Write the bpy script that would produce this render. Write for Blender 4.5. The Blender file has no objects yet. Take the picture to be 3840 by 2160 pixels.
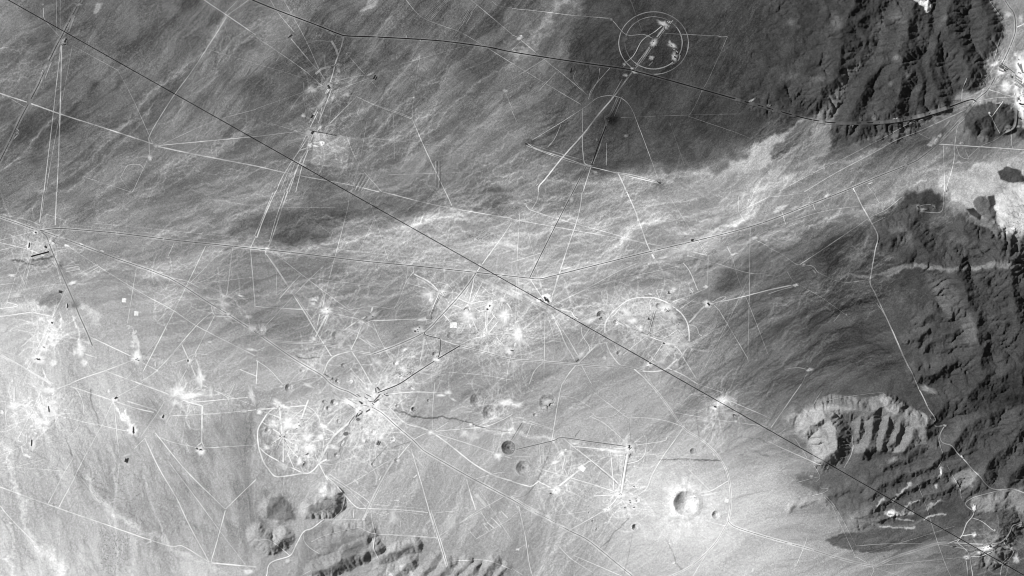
import bpy, math, random
import numpy as np
random.seed(7)
RNG = np.random.default_rng(11)

# ------------------------------------------------------------------ camera, sky, sun, exposure
S = 4.2                      # metres for one pixel of the 3840 x 2160 photograph (a 390 m crater gives the scale)
CAM_H = 60000.0
scene = bpy.context.scene
col = scene.collection
cam_d = bpy.data.cameras.new('camera')
cam = bpy.data.objects.new('camera', cam_d)
col.objects.link(cam)
cam.location = (0.0, 0.0, CAM_H + 60.0)
cam_d.sensor_width = 36.0
cam_d.lens = 36.0 * CAM_H / (3840 * S)
cam_d.clip_start = 100.0
cam_d.clip_end = 400000.0
scene.camera = cam

SUN_EL, SUN_AZ = math.radians(37.0), math.radians(158.0)      # azimuth counter-clockwise from +x: the light comes from the upper left
world = bpy.data.worlds.new('World')
scene.world = world
world.use_nodes = True
wn = world.node_tree
bg = wn.nodes['Background']
sky = wn.nodes.new('ShaderNodeTexSky')
sky.sky_type = 'NISHITA'
sky.sun_disc = False
sky.sun_elevation = SUN_EL
sky.sun_rotation = math.pi / 2 - SUN_AZ
bw = wn.nodes.new('ShaderNodeRGBToBW')                         # panchromatic film: the sky counts as its luminance
wn.links.new(sky.outputs['Color'], bw.inputs['Color'])
wn.links.new(bw.outputs['Val'], bg.inputs['Color'])
bg.inputs['Strength'].default_value = 0.05
sun_d = bpy.data.lights.new('sun', 'SUN')
sun_d.energy = 4.6
sun_d.angle = math.radians(0.53)
sun_d.color = (1.0, 1.0, 1.0)
sun = bpy.data.objects.new('sun', sun_d)
col.objects.link(sun)
sd = (math.cos(SUN_EL) * math.cos(SUN_AZ), math.cos(SUN_EL) * math.sin(SUN_AZ), math.sin(SUN_EL))
from mathutils import Vector
sun.rotation_euler = Vector(sd).to_track_quat('Z', 'Y').to_euler()
scene.cycles.filter_width = 1.0                                 # a crisp scan
scene.view_settings.view_transform = 'Standard'
scene.view_settings.look = 'None'
scene.view_settings.gamma = 1.0
scene.view_settings.exposure = 0.85
scene.view_settings.use_curve_mapping = False
KFLAT = 1.62                 # scene-linear value of a level white sheet under this light and exposure

# ------------------------------------------------------------------ helpers: picture places and tones
def T(r, c, pts):            # places read off the 4 x 3 sheet of enlargements
    return [(c * 960 + p[0] / 2.0125, r * 720 + p[1] / 2.0125) + tuple(p[2:]) for p in pts]
def F(pts):
    return [(p[0] * 1.4907, p[1] * 1.4907) + tuple(p[2:]) for p in pts]
def Z(x0, y0, s, pts):
    return [(x0 + p[0] / s, y0 + p[1] / s) + tuple(p[2:]) for p in pts]
ZC = (3600, 180, 4.529)      # camp
ZX = (1200, 1380, 6.04)      # crossroads yards
ZW = (960, 1500, 4.83)       # wheel of spokes
ZN = (1560, 1040, 4.83)      # northern craters
ZM = (0, 780, 4.528)         # western crossroads
ZB = (3600, 1980, 9.06)      # south-eastern camp
ZS = (2440, 1780, 6.04)      # great crater
def lin(t):
    t = np.clip(np.asarray(t, dtype=np.float64), 2, 253) / 255.0
    return np.where(t <= 0.04045, t / 12.92, ((t + 0.055) / 1.055) ** 2.4)
def albedo(t):
    return np.clip(lin(t) / KFLAT, 0.004, 0.85).astype(np.float32)
def wx(px): return (np.asarray(px, dtype=np.float64) - 1920.0) * S
def wy(py): return (1080.0 - np.asarray(py, dtype=np.float64)) * S

# ------------------------------------------------------------------ the working grid
CELL = 3.1
PX0, PY0 = -180.0, -130.0
NX, NY = 1356, 782
gx = PX0 + CELL * np.arange(NX)
gy = PY0 + CELL * np.arange(NY)
X, Y = np.meshgrid(gx, gy)

def hash2(ix, iy, seed):
    h = (ix.astype(np.int64) * 374761393 + iy.astype(np.int64) * 668265263 + seed * 974634777) & 0x7fffffff
    h = ((h ^ (h >> 13)) * 1274126177) & 0x7fffffff
    h = h ^ (h >> 16)
    return (h & 0xffff) / 65535.0
def vnoise(x, y, seed):
    ix = np.floor(x); iy = np.floor(y)
    fx = x - ix; fy = y - iy
    fx = fx * fx * fx * (fx * (fx * 6 - 15) + 10); fy = fy * fy * fy * (fy * (fy * 6 - 15) + 10)
    a = hash2(ix, iy, seed); b = hash2(ix + 1, iy, seed); c = hash2(ix, iy + 1, seed); d = hash2(ix + 1, iy + 1, seed)
    return (a + (b - a) * fx + (c - a) * fy + (a - b - c + d) * fx * fy) * 2 - 1
def fbm(x, y, size, oct=4, seed=0, gain=0.5):
    out = 0; amp = 1; tot = 0; f = 1.0 / size
    for o in range(oct):
        out = out + amp * vnoise(x * f + o * 17.3, y * f - o * 9.1, seed + o)
        tot += amp; amp *= gain; f *= 2.03
    return out / tot
def smooth(t): t = np.clip(t, 0, 1); return t * t * (3 - 2 * t)
def table(tab, xs, ys, x, y):            # smooth interpolation in a table of values
    tab = np.asarray(tab, float)
    u = np.clip((x - xs[0]) / (xs[1] - xs[0]), 0, tab.shape[1] - 1.001)
    v = np.clip((y - ys[0]) / (ys[1] - ys[0]), 0, tab.shape[0] - 1.001)
    i = u.astype(int); j = v.astype(int); fu = u - i; fv = v - j
    fu = fu * 0.4 + smooth(fu) * 0.6; fv = fv * 0.4 + smooth(fv) * 0.6
    return (tab[j, i] * (1 - fu) + tab[j, i + 1] * fu) * (1 - fv) + (tab[j + 1, i] * (1 - fu) + tab[j + 1, i + 1] * fu) * fv
def bil(A, px, py):
    u = np.clip((np.asarray(px, float) - PX0) / CELL, 0, NX - 1.001)
    v = np.clip((np.asarray(py, float) - PY0) / CELL, 0, NY - 1.001)
    i = u.astype(int); j = v.astype(int); fu = u - i; fv = v - j
    return (A[j, i] * (1 - fu) + A[j, i + 1] * fu) * (1 - fv) + (A[j + 1, i] * (1 - fu) + A[j + 1, i + 1] * fu) * fv
def window(pts, m):
    xs = [p[0] for p in pts]; ys = [p[1] for p in pts]
    i0 = max(0, int((min(xs) - m - PX0) / CELL)); i1 = min(NX, int((max(xs) + m - PX0) / CELL) + 2)
    j0 = max(0, int((min(ys) - m - PY0) / CELL)); j1 = min(NY, int((max(ys) + m - PY0) / CELL) + 2)
    return slice(j0, max(j1, j0 + 1)), slice(i0, max(i1, i0 + 1))
def seg_dist(pts, x, y):                 # distance to a polyline and the place along it (0..1)
    best = np.full(x.shape, 1e9); par = np.zeros(x.shape)
    n = max(1, len(pts) - 1)
    if len(pts) == 1: return np.hypot(x - pts[0][0], y - pts[0][1]), par
    for k in range(n):
        ax, ay = pts[k][:2]; bx, by = pts[k + 1][:2]
        dx, dy = bx - ax, by - ay
        t = np.clip(((x - ax) * dx + (y - ay) * dy) / (dx * dx + dy * dy + 1e-9), 0, 1)
        d = np.hypot(x - ax - t * dx, y - ay - t * dy)
        m = d < best
        best = np.where(m, d, best); par = np.where(m, (k + t) / n, par)
    return best, par
WARPX = fbm(X, Y, 60, 4, 301); WARPY = fbm(X, Y, 60, 4, 401)
FINEX = fbm(X, Y, 17, 3, 311, 0.6); FINEY = fbm(X, Y, 17, 3, 411, 0.6)
def poly_sd(pts, x, y):                  # signed distance to a polygon, negative inside
    d, _ = seg_dist(list(pts) + [pts[0]], x, y)
    inside = np.zeros(x.shape, bool)
    n = len(pts)
    for k in range(n):
        ax, ay = pts[k][:2]; bx, by = pts[(k + 1) % n][:2]
        c = ((ay > y) != (by > y)) & (x < (bx - ax) * (y - ay) / ((by - ay) if abs(by - ay) > 1e-9 else 1e-9) + ax)
        inside ^= c
    return np.where(inside, -d, d)
def poly_mask(pts, soft=8, warp=8):
    s = window(pts, soft * 2 + warp * 2)
    f = min(warp, 9) * 1.1
    sd_ = poly_sd(pts, X[s] + WARPX[s] * warp * 1.7 + FINEX[s] * f, Y[s] + WARPY[s] * warp * 1.7 + FINEY[s] * f)
    return s, smooth(0.5 - sd_ / (2.0 * max(soft, 0.5)))

# ------------------------------------------------------------------ relief
HT = [[60, 90, 120, 150, 180, 220, 280, 340, 360],
      [30, 50, 70, 90, 115, 145, 180, 220, 260],
      [10, 20, 35, 55, 80, 110, 150, 210, 280],
      [0, 5, 20, 40, 60, 85, 120, 180, 260],
      [24, 48, 66, 74, 76, 84, 104, 150, 200]]
H = table(HT, (0, 480), (0, 540), X, Y)
MTN = np.zeros_like(H)                   # how mountainous a place is, 0..1
def ridge(pts, hgt, w, p=1.0, wig=0.0):
    global H
    s = window(pts, w * 1.3 + wig * 1.5)
    q = max(w * 0.3, wig)
    d, t = seg_dist(pts, X[s] + WARPX[s] * q + FINEX[s] * q * 0.35, Y[s] + WARPY[s] * q + FINEY[s] * q * 0.35)
    f = np.clip(1 - d / w, 0, 1)
    f = f ** p * (1 - 0.25 * f)
    f = f / 0.75
    RID[s] = np.maximum(RID[s], hgt * 0.82 * f)
    MTN[s] = np.maximum(MTN[s], smooth(np.clip(1.25 - d / w, 0, 1) * 1.6))
RID = np.zeros_like(H)
# north-eastern mountains
ridge([(2960, -80), (3000, 60), (2960, 200), (2900, 330)], 110, 130)
ridge([(3060, -100), (3090, 60), (3060, 200), (2990, 330)], 120, 90)
ridge([(3210, -80), (3190, 60), (3150, 150), (3120, 260), (3080, 330)], 240, 125)
ridge([(3190, 60), (3240, 150), (3215, 220)], 170, 65)
ridge([(3150, 130), (3090, 180), (3050, 230)], 150, 60)
ridge([(3420, -60), (3400, 80), (3385, 160), (3360, 230), (3350, 320), (3340, 420)], 250, 110)
ridge([(3360, 230), (3290, 260), (3230, 330), (3180, 440)], 180, 80)
ridge([(3350, 330), (3270, 420), (3220, 480)], 120, 60)
ridge([(3370, 200), (3430, 260), (3450, 340), (3440, 400)], 150, 70)
ridge([(3570, -60), (3540, 60), (3560, 160), (3600, 220), (3625, 270)], 200, 84)
ridge([(3540, 60), (3500, 150), (3480, 260), (3500, 370)], 150, 70)
ridge([(3350, 60), (3330, 130), (3290, 210)], 130, 60)
ridge([(3640, -60), (3670, 40), (3700, 110), (3680, 180)], 130, 66)
ridge([(3672, 768), (3690, 790), (3704, 815)], 60, 36, 0.9, 8)
ridge([(3630, 790), (3655, 812)], 34, 18)
# hills by the camp
ridge([(3650, 462), (3690, 436), (3722, 430), (3755, 452)], 150, 58, 1.0, 14)
ridge([(3690, 436), (3700, 480), (3690, 500)], 90, 34, 1.0, 10)
ridge([(3830, 482), (3880, 490)], 120, 52)
ridge([(3780, 640), (3810, 660)], 40, 40)
# hills of the eastern wash
ridge([(3330, 885), (3400, 860), (3440, 900), (3490, 965)], 130, 75)
ridge([(3410, 870), (3420, 930), (3400, 960)], 90, 50)
ridge([(3600, 870), (3650, 915), (3700, 930), (3760, 965)], 110, 62)
ridge([(3420, 770), (3500, 745)], 50, 60)
# eastern range
ridge([(3730, 985), (3760, 1080), (3800, 1180), (3860, 1260)], 330, 135)
ridge([(3560, 1020), (3620, 1130), (3660, 1240), (3650, 1330), (3690, 1400), (3620, 1500)], 230, 105)
ridge([(3620, 1140), (3560, 1180), (3500, 1172), (3450, 1200)], 120, 40, 1.0, 22)
ridge([(3650, 1215), (3570, 1236), (3500, 1226), (3420, 1262)], 120, 46, 1.0, 24)
ridge([(3560, 1236), (3500, 1270), (3460, 1300)], 70, 30, 1.0, 18)
ridge([(3660, 1290), (3600, 1306), (3520, 1300)], 90, 32, 1.0, 22)
ridge([(3660, 1350), (3590, 1350), (3500, 1392), (3440, 1400)], 125, 50, 1.0, 24)
ridge([(3400, 1140), (3440, 1180), (3470, 1220)], 60, 40)
ridge([(3800, 1390), (3860, 1480), (3840, 1600)], 300, 150)
ridge([(3840, 1480), (3720, 1540), (3600, 1620), (3520, 1690)], 170, 70)
ridge([(3850, 1600), (3760, 1660), (3690, 1730), (3660, 1800)], 180, 75)
ridge([(3850, 1690), (3790, 1760), (3760, 1830)], 150, 65)
ridge([(3700, 1440), (3580, 1500), (3480, 1560)], 120, 60)
ridge([(3580, 1790), (3620, 1770)], 80, 55)
# the pale hill
ridge([(3045, 1590), (3080, 1550), (3115, 1565), (3125, 1620), (3122, 1680), (3090, 1705)], 190, 60, 0.9)
ridge([(3100, 1535), (3200, 1530), (3260, 1545), (3310, 1522), (3370, 1555), (3420, 1570), (3465, 1612)], 165, 48, 0.9)
for a, hg, wd in (([(3240, 1535), (3216, 1590), (3206, 1640)], 96, 26), ([(3285, 1540), (3262, 1600), (3256, 1668), (3236, 1690)], 128, 36), ([(3262, 1600), (3235, 1650)], 80, 22), ([(3345, 1550), (3318, 1610), (3300, 1676)], 120, 30), ([(3385, 1560), (3366, 1620), (3330, 1672)], 100, 24), ([(3430, 1580), (3420, 1650), (3380, 1690)], 132, 38), ([(3420, 1650), (3440, 1680)], 84, 26)):
    ridge(a, hg, wd, 0.85, 15)
ridge([(2965, 1575), (2985, 1560)], 38, 34)
ridge([(3075, 1725), (3090, 1730)], 60, 45)
ridge([(3070, 1600), (3095, 1650), (3085, 1690)], 130, 60, 0.9)
# south-eastern hill
ridge([(3715, 1890), (3745, 1940), (3720, 2000), (3700, 2040)], 190, 100)
ridge([(3800, 1850), (3840, 1900)], 120, 80)
# southern hills
ridge([(1005, 1905), (1055, 1885), (1075, 1925), (1045, 1945)], 48, 42)
ridge([(1160, 1912), (1225, 1912), (1262, 1888), (1252, 1862), (1228, 1850)], 96, 38, 0.6)
ridge([(965, 2005), (1020, 2040), (1062, 2020)], 105, 46, 0.85)
ridge([(1230, 2050), (1300, 2020), (1365, 2000)], 70, 60)
ridge([(1190, 2140), (1290, 2100), (1400, 2060)], 135, 46, 0.75)
ridge([(1290, 2070), (1330, 2055), (1365, 2030)], 110, 36, 0.7)
ridge([(1420, 2090), (1490, 2066), (1552, 2046)], 96, 32, 0.7)
for x0, y0, l, hg, wd in ((1440, 2128, 70, 60, 30), (1500, 2112, 60, 84, 38), (1560, 2130, 90, 70, 30), (1596, 2098, 60, 52, 26), (1640, 2122, 80, 88, 36), (1706, 2112, 70, 60, 28), (1744, 2140, 60, 74, 34), (1800, 2118, 90, 66, 30), (1862, 2140, 60, 48, 28), (1400, 2150, 50, 60, 34)):
    ridge([(x0 + l * 0.6, y0 - 10), (x0 + l * 0.1, y0 + l * 0.4), (x0 - l * 0.5, y0 + l)], hg, wd, 0.85, 14)
# long ribs running down from the south-eastern slopes
for k in range(10):
    x0, y0 = 3850 - k * 22, 1490 + k * 31
    n = 150 + 26 * (k % 3)
    ridge([(x0, y0), (x0 - n, y0 + 62 + 10 * (k % 2)), (x0 - 1.9 * n, y0 + 145), (x0 - 2.4 * n, y0 + 185 + 8 * (k % 3))], 70 + 9 * ((k * 5) % 4), 24 + 3 * (k % 3), 1.0, 24)
for k in range(6):
    ridge([(3480 - 60 * k, 1705 + 26 * k), (3360 - 60 * k, 1760 + 24 * k), (3230 - 55 * k, 1800 + 20 * k)], 30, 22, 1.0, 22)
for k in range(5):
    ridge([(3600 - 30 * k, 1790 + 30 * k), (3440 - 30 * k, 1858 + 22 * k), (3270 - 20 * k, 1892 + 20 * k), (3200 - 10 * k, 1898 + 12 * k)], 30, 20, 1.0, 20)
H = H + RID
ZONE_NE = poly_mask([(2180, -200), (2130, 350), (2200, 640), (2660, 640), (3110, 600), (3690, 310), (3760, 110), (3690, -200)], 160, 60)
for msk, amt in ((ZONE_NE, 0.45), (poly_mask([(3220, 1420), (3900, 1380), (3900, 1980), (3600, 1960), (3150, 1960), (3000, 1800), (3330, 1690)], 60, 40), 0.8),
                 (poly_mask([(3380, 1000), (3900, 940), (3900, 1500), (3400, 1460), (3320, 1180)], 60, 30), 0.7),
                 (poly_mask([(3530, 660), (3900, 560), (3900, 900), (3760, 880), (3560, 740)], 30, 20), 0.5),
                 (poly_mask([(940, 1990), (1500, 1980), (1900, 2090), (1900, 2260), (900, 2260)], 50, 20), 0.6)):
    MTN[msk[0]] = np.maximum(MTN[msk[0]], msk[1] * amt)
rg = 1 - np.abs(fbm(X + WARPX * 30, Y + WARPY * 30, 95, 5, 21, 0.55)) * 2.2
H += MTN * (20 * rg + 14 * fbm(X, Y, 180, 3, 25)) + (0.35 + MTN * 4.0) * fbm(X, Y, 30, 4, 33, 0.55)
# stripes of the big fans: shallow interfluves
def flow_dirs():
    cp = [(200, 200, -.75, .65), (800, 300, -.65, .75), (1500, 300, -.62, .78), (2300, 300, -.6, .8), (2800, 400, -.6, .8), (3200, 350, -.35, .94), (300, 650, -.8, .6),
          (1000, 720, -.93, .36), (1700, 640, -.75, .65), (2400, 730, -.97, .2), (3200, 640, -.87, .5), (3500, 560, -.8, .6), (500, 930, -.99, .15), (1500, 930, -.96, .26), (2300, 930, -.95, .3), (3000, 800, -.85, .5),
          (2700, 1200, -.82, .57), (1900, 1250, -.88, .46), (1200, 1230, -.95, .3), (3000, 1250, -.85, .5), (3300, 1350, -.97, .22), (2700, 1500, -.75, .65), (2400, 1600, -.8, .6), (3300, 1750, -.8, .6),
          (3000, 1950, -.99, .1), (3300, 2050, -.93, .35), (2700, 2050, -.85, .5), (2100, 2050, -.5, .85), (1700, 1850, -.45, .9), (1300, 1750, -.5, .85), (700, 1750, .42, .9), (900, 2000, .15, .98),
          (300, 1800, .38, .92), (400, 2080, .3, .95), (150, 1450, .3, .95), (100, 1150, -.9, .4), (1400, 1480, -.8, .5), (3600, 1200, -.9, .3), (3600, 1700, -.75, .66), (2550, 1880, -.95, .1), (1400, 820, -.98, .2), (2000, 800, -.97, .25), (1900, 950, -.98, .18), (2500, 850, -.97, .22), (1100, 1000, -.98, .2), (2950, 560, -.68, .73), (3050, 450, -.55, .83), (2650, 150, -.62, .78), (2900, 150, -.5, .86)]
    c2 = np.zeros_like(X); s2 = np.zeros_like(X)
    for (px, py, dx, dy) in cp:
        a = 2 * math.atan2(dy, dx)
        w = 1.0 / (((X - px) ** 2 + (Y - py) ** 2) / 1e4 + 0.4) ** 1.6
        c2 += w * math.cos(a); s2 += w * math.sin(a)
    return 0.5 * np.arctan2(s2, c2)
BASE_ANG = flow_dirs() + 0.36 * fbm(X, Y, 120, 3, 77)
ANG = BASE_ANG + 0.45 * fbm(X, Y, 30, 2, 78) + 0.42 * fbm(X, Y, 11, 2, 79)
UX = np.cos(ANG).astype(np.float32); UY = np.sin(ANG).astype(np.float32)
def lic(noise, steps, step):
    acc = noise.astype(np.float32).copy(); wt = 1.0
    for sgn in (1, -1):
        px = ((X - PX0) / CELL).astype(np.float32); py = ((Y - PY0) / CELL).astype(np.float32)
        ux = UX * sgn; uy = UY * sgn
        for k in range(steps):
            px = px + ux * step; py = py + uy * step
            i = np.clip(np.rint(px), 0, NX - 1).astype(np.int32); j = np.clip(np.rint(py), 0, NY - 1).astype(np.int32)
            w = 1.0 - k / (steps + 1.0)
            acc += w * noise[j, i]
            if sgn == 1: wt += 2 * w
            nx, ny = UX[j, i], UY[j, i]
            fl = np.where(nx * ux + ny * uy < 0, -1, 1).astype(np.float32)
            ux = nx * fl; uy = ny * fl
    return acc / wt
def unit(a):
    a = a - a.mean(); return a / (a.std() + 1e-9)
L1 = unit(lic(RNG.standard_normal(X.shape), 7, 1.0))
L2 = unit(lic(fbm(X, Y, 11, 2, 501), 17, 2.2))
L3 = unit(lic(fbm(X, Y, 40, 2, 502), 14, 5.0))
FAN = np.clip(1 - MTN * 1.4, 0, 1)
H += FAN * (0.5 * L1 + 1.1 * L2 + 1.5 * L3)

# running water: receivers, drained area, incision (implicit stream power)
def receivers(h, dx):
    ny, nx = h.shape
    best = np.zeros_like(h); rec = np.arange(h.size).reshape(h.shape).copy(); dist = np.full(h.shape, dx)
    idx = np.arange(h.size).reshape(h.shape)
    for dj in (-1, 0, 1):
        for di in (-1, 0, 1):
            if dj == 0 and di == 0: continue
            d = dx * math.hypot(di, dj)
            a = (slice(max(0, -dj), ny - max(0, dj)), slice(max(0, -di), nx - max(0, di)))
            b = (slice(max(0, dj), ny - max(0, -dj)), slice(max(0, di), nx - max(0, -di)))
            sl = (h[a] - h[b]) / d
            m = sl > best[a]
            best[a] = np.where(m, sl, best[a]); rec[a] = np.where(m, idx[b], rec[a]); dist[a] = np.where(m, d, dist[a])
    return rec.ravel(), dist.ravel()
def drained(h, rec):
    order = np.argsort(h.ravel())[::-1].tolist()
    r = rec.tolist(); acc = [1.0] * len(r)
    for i in order:
        j = r[i]
        if j != i: acc[j] += acc[i]
    return np.array(acc), order
def incise(h, kmap, dx, n):
    for it in range(n):
        rec, dist = receivers(h, dx)
        acc, order = drained(h, rec)
        f = (kmap.ravel() * np.sqrt(acc) / dist)
        hl = h.ravel().tolist(); r = rec.tolist(); fl = f.tolist()
        for i in reversed(order):
            j = r[i]
            if j != i: hl[i] = (hl[i] + fl[i] * hl[j]) / (1 + fl[i])
        h = np.array(hl).reshape(h.shape)
        q = h.copy()                                          # a little creep on the slopes
        q[1:-1, 1:-1] = h[1:-1, 1:-1] * 0.92 + 0.02 * (h[:-2, 1:-1] + h[2:, 1:-1] + h[1:-1, :-2] + h[1:-1, 2:])
        h = q
    return h
H2 = H[::2, ::2].copy()
D2 = incise(H2.copy(), (0.03 + 1.15 * MTN[::2, ::2]), CELL * S * 2, 10) - H2
ii = np.clip(np.arange(NX) / 2.0, 0, H2.shape[1] - 1.001); jj = np.clip(np.arange(NY) / 2.0, 0, H2.shape[0] - 1.001)
i0 = ii.astype(int); j0 = jj.astype(int); fi = (ii - i0)[None, :]; fj = (jj - j0)[:, None]
H += (D2[j0][:, i0] * (1 - fi) + D2[j0][:, i0 + 1] * fi) * (1 - fj) + (D2[j0 + 1][:, i0] * (1 - fi) + D2[j0 + 1][:, i0 + 1] * fi) * fj
H = incise(H, 0.02 + 0.5 * MTN, CELL * S, 2)
rec, _ = receivers(H, CELL * S)
ACC, _o = drained(H, rec)
ACC = ACC.reshape(H.shape)
LA = np.log10(ACC)
GUL = smooth((LA - 1.35) / 1.5)                               # 0..1 along drainage lines
H -= GUL * (1.2 + 2.0 * MTN)
def box_blur(A, r):
    for ax in (0, 1):
        P = np.pad(A, [(r + 1, r) if ax == k else (0, 0) for k in (0, 1)], mode='edge').cumsum(ax)
        n = A.shape[ax]
        A = (np.take(P, range(2 * r + 1, 2 * r + 1 + n), ax) - np.take(P, range(0, n), ax)) / (2 * r + 1)
    return A
H += MTN * (0.28 * (H - box_blur(box_blur(H, 9), 9)) + 0.5 * (H - box_blur(H, 2)))      # steeper small spurs

# ------------------------------------------------------------------ tone of the ground (soil, varnish, scrub), as an sRGB grey of a level, sunlit sheet
TT = [[150, 105, 100, 102, 122, 108, 106, 100, 96, 108, 64, 66, 62, 64, 74, 66, 150],
      [120, 106, 106, 112, 110, 98, 105, 108, 112, 98, 74, 70, 64, 62, 62, 66, 175],
      [100, 95, 108, 115, 114, 108, 110, 118, 122, 98, 84, 78, 80, 80, 68, 105, 100],
      [106, 114, 126, 126, 136, 118, 120, 126, 122, 130, 144, 149, 144, 130, 132, 150, 185],
      [152, 156, 146, 144, 130, 134, 152, 164, 166, 160, 160, 155, 122, 78, 64, 72, 92],
      [200, 186, 175, 160, 145, 150, 152, 156, 156, 156, 160, 140, 94, 80, 86, 76, 52],
      [220, 207, 198, 188, 176, 176, 174, 160, 156, 162, 170, 142, 114, 99, 86, 70, 44],
      [216, 203, 196, 182, 176, 176, 180, 180, 180, 180, 180, 180, 162, 110, 76, 66, 54],
      [208, 202, 188, 178, 162, 176, 172, 170, 170, 184, 202, 212, 190, 140, 86, 80, 98],
      [216, 215, 198, 188, 178, 166, 165, 162, 165, 170, 194, 196, 186, 172, 150, 108, 100]]
TT[7][9:13] = [t - 5 for t in TT[7][9:13]]; TT[8][9:13] = [t - 8 for t in TT[8][9:13]]
G = table(TT, (0, 240), (0, 240), X + WARPX * 40, Y + WARPY * 40)
def tone(pts, t, soft=8, warp=8, amt=1.0, add=False):
    s, m = poly_mask(pts, soft, warp)
    m = m * amt
    G[s] = G[s] + t * m if add else G[s] * (1 - m) + t * m
def streak(pts, w, d, soft=0.6, jag=0.6):                     # a soft band of other soil along a line
    s = window(pts, w * 3 + 20)
    dd, t = seg_dist(pts, X[s] + (WARPX[s] + FINEX[s]) * w * jag, Y[s] + (WARPY[s] + FINEY[s]) * w * jag)
    ww = np.interp(t, np.linspace(0, 1, len(pts)), [p[2] if len(p) > 2 else w for p in pts]) * 0.5
    G[s] += d * smooth((ww * (1 + soft) - dd) / (ww * 2 * soft))
def blob(x, y, rx, ry, d, ang=0.0, p=1.0):
    s = window([(x - max(rx, ry) * 1.2, y - max(rx, ry) * 1.2), (x + max(rx, ry) * 1.2, y + max(rx, ry) * 1.2)], 4)
    a = math.radians(ang); dx = X[s] - x + WARPX[s] * rx * .3; dy = Y[s] - y + WARPY[s] * ry * .3
    u = (dx * math.cos(a) + dy * math.sin(a)) / rx; v = (-dx * math.sin(a) + dy * math.cos(a)) / ry
    G[s] += d * smooth(1 - np.hypot(u, v)) ** p
tone([(2150, 250), (2300, 250), (2300, 640), (2120, 655), (1960, 600), (1990, 470)], 84, 80, 20, 0.55)
# north-east: dark volcanic ground west of the mountains
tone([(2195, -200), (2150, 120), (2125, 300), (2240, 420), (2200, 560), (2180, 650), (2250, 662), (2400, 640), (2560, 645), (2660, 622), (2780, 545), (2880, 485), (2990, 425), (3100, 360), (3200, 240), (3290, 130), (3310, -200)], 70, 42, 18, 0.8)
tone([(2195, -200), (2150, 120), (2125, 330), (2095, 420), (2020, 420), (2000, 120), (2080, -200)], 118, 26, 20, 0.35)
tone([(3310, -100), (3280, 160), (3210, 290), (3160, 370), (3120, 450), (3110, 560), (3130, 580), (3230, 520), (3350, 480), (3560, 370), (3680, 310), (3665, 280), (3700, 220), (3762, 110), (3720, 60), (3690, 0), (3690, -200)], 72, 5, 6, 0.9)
tone([(3300, 40), (3262, 150), (3218, 230), (3170, 262), (3130, 330), (3070, 420), (2960, 490), (2880, 520), (2800, 575), (2700, 640), (2760, 662), (2900, 658), (3060, 622), (3108, 565), (3116, 460), (3150, 370), (3212, 270), (3254, 190), (3296, 90)], 122, 10, 16, 0.85)
tone([(2680, 650), (2760, 600), (2850, 545), (2960, 490), (3060, 425), (3040, 470), (2950, 540), (2880, 610), (2800, 662)], 190, 10, 18, 0.75)
tone([(2980, 620), (3040, 520), (3090, 440), (3116, 470), (3108, 565), (3060, 622)], 136, 12, 16, 0.7)
tone([(2990, 470), (3060, 430), (3040, 500), (2960, 560), (2890, 600), (2880, 580), (2940, 520)], 84, 7, 8, 0.8)
tone([(2570, 660), (2700, 640), (2860, 645), (3000, 650), (3120, 600), (3100, 640), (2950, 690), (2750, 690)], 160, 16, 10, 0.5)
for b in ((3130, 100, 40, 60, 34), (3350, 225, 25, 22, 46), (3535, 75, 24, 30, 30), (2960, 90, 30, 26, 30), (2990, 105, 18, 14, 34), (3360, 70, 60, 50, 24), (3390, 290, 20, 20, 34), (3330, 320, 14, 18, 34),
          (3710, 160, 22, 26, 26), (2960, 290, 70, 30, 26), (3060, 300, 60, 20, 26)):
    blob(*b)
tone(T(0, 3, [(1070, 15), (1120, -30), (1180, -10), (1215, 50), (1200, 92), (1170, 108), (1140, 52)]), 245, 2, 5)
tone([(3690, -200), (3692, 0), (3722, 60), (3764, 110), (3702, 222), (3668, 280), (3686, 312), (3640, 350), (3560, 375), (3900, 420), (3900, -200)], 138, 5, 5, 0.85)
tone([(3610, 440), (3640, 402), (3700, 386), (3780, 392), (3803, 440), (3765, 498), (3720, 512), (3650, 508), (3612, 478)], 72, 5, 8, 0.92)
tone([(3788, 495), (3830, 445), (3900, 430), (3900, 545), (3830, 532)], 72, 5, 8, 0.92)
tone([(3790, 200), (3850, 190), (3900, 190), (3900, 500), (3825, 480), (3805, 400), (3790, 330), (3810, 270)], 205, 8, 10, 0.8)
# wash below the mountains, pale badlands
tone([(3520, 655), (3600, 642), (3700, 605), (3840, 575), (3900, 560), (3900, 905), (3800, 900), (3745, 880), (3705, 842), (3640, 800), (3580, 762), (3530, 742), (3512, 700)], 184, 10, 14, 0.85)
tone([(3720, 740), (3790, 690), (3900, 700), (3900, 890), (3770, 880), (3700, 820)], 212, 14, 20, 0.8)
for _k in range(16):
    _x, _y = 3730 + 11 * (_k % 8) + 13 * (_k // 8), 700 + 23 * ((_k * 5) % 8)
    streak([(_x, _y), (_x + 14, _y + 10), (_x + 22, _y + 26), (_x + 38, _y + 34)], 3, -36, 0.9, 3.0)
tone([(3640, 752), (3660, 738), (3690, 742), (3712, 762), (3737, 800), (3727, 832), (3692, 832), (3660, 804), (3640, 776)], 98, 3, 7, 0.92)
tone([(3613, 787), (3640, 780), (3671, 810), (3666, 827), (3630, 806)], 64, 2, 3)
tone([(3698, 736), (3720, 732), (3728, 768), (3708, 778)], 66, 2, 3)
tone([(3735, 650), (3770, 625), (3820, 640), (3840, 680), (3790, 690), (3745, 675)], 74, 3, 4)
tone([(3620, 835), (3700, 860), (3735, 905), (3690, 890), (3640, 860)], 66, 4, 4)
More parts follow.
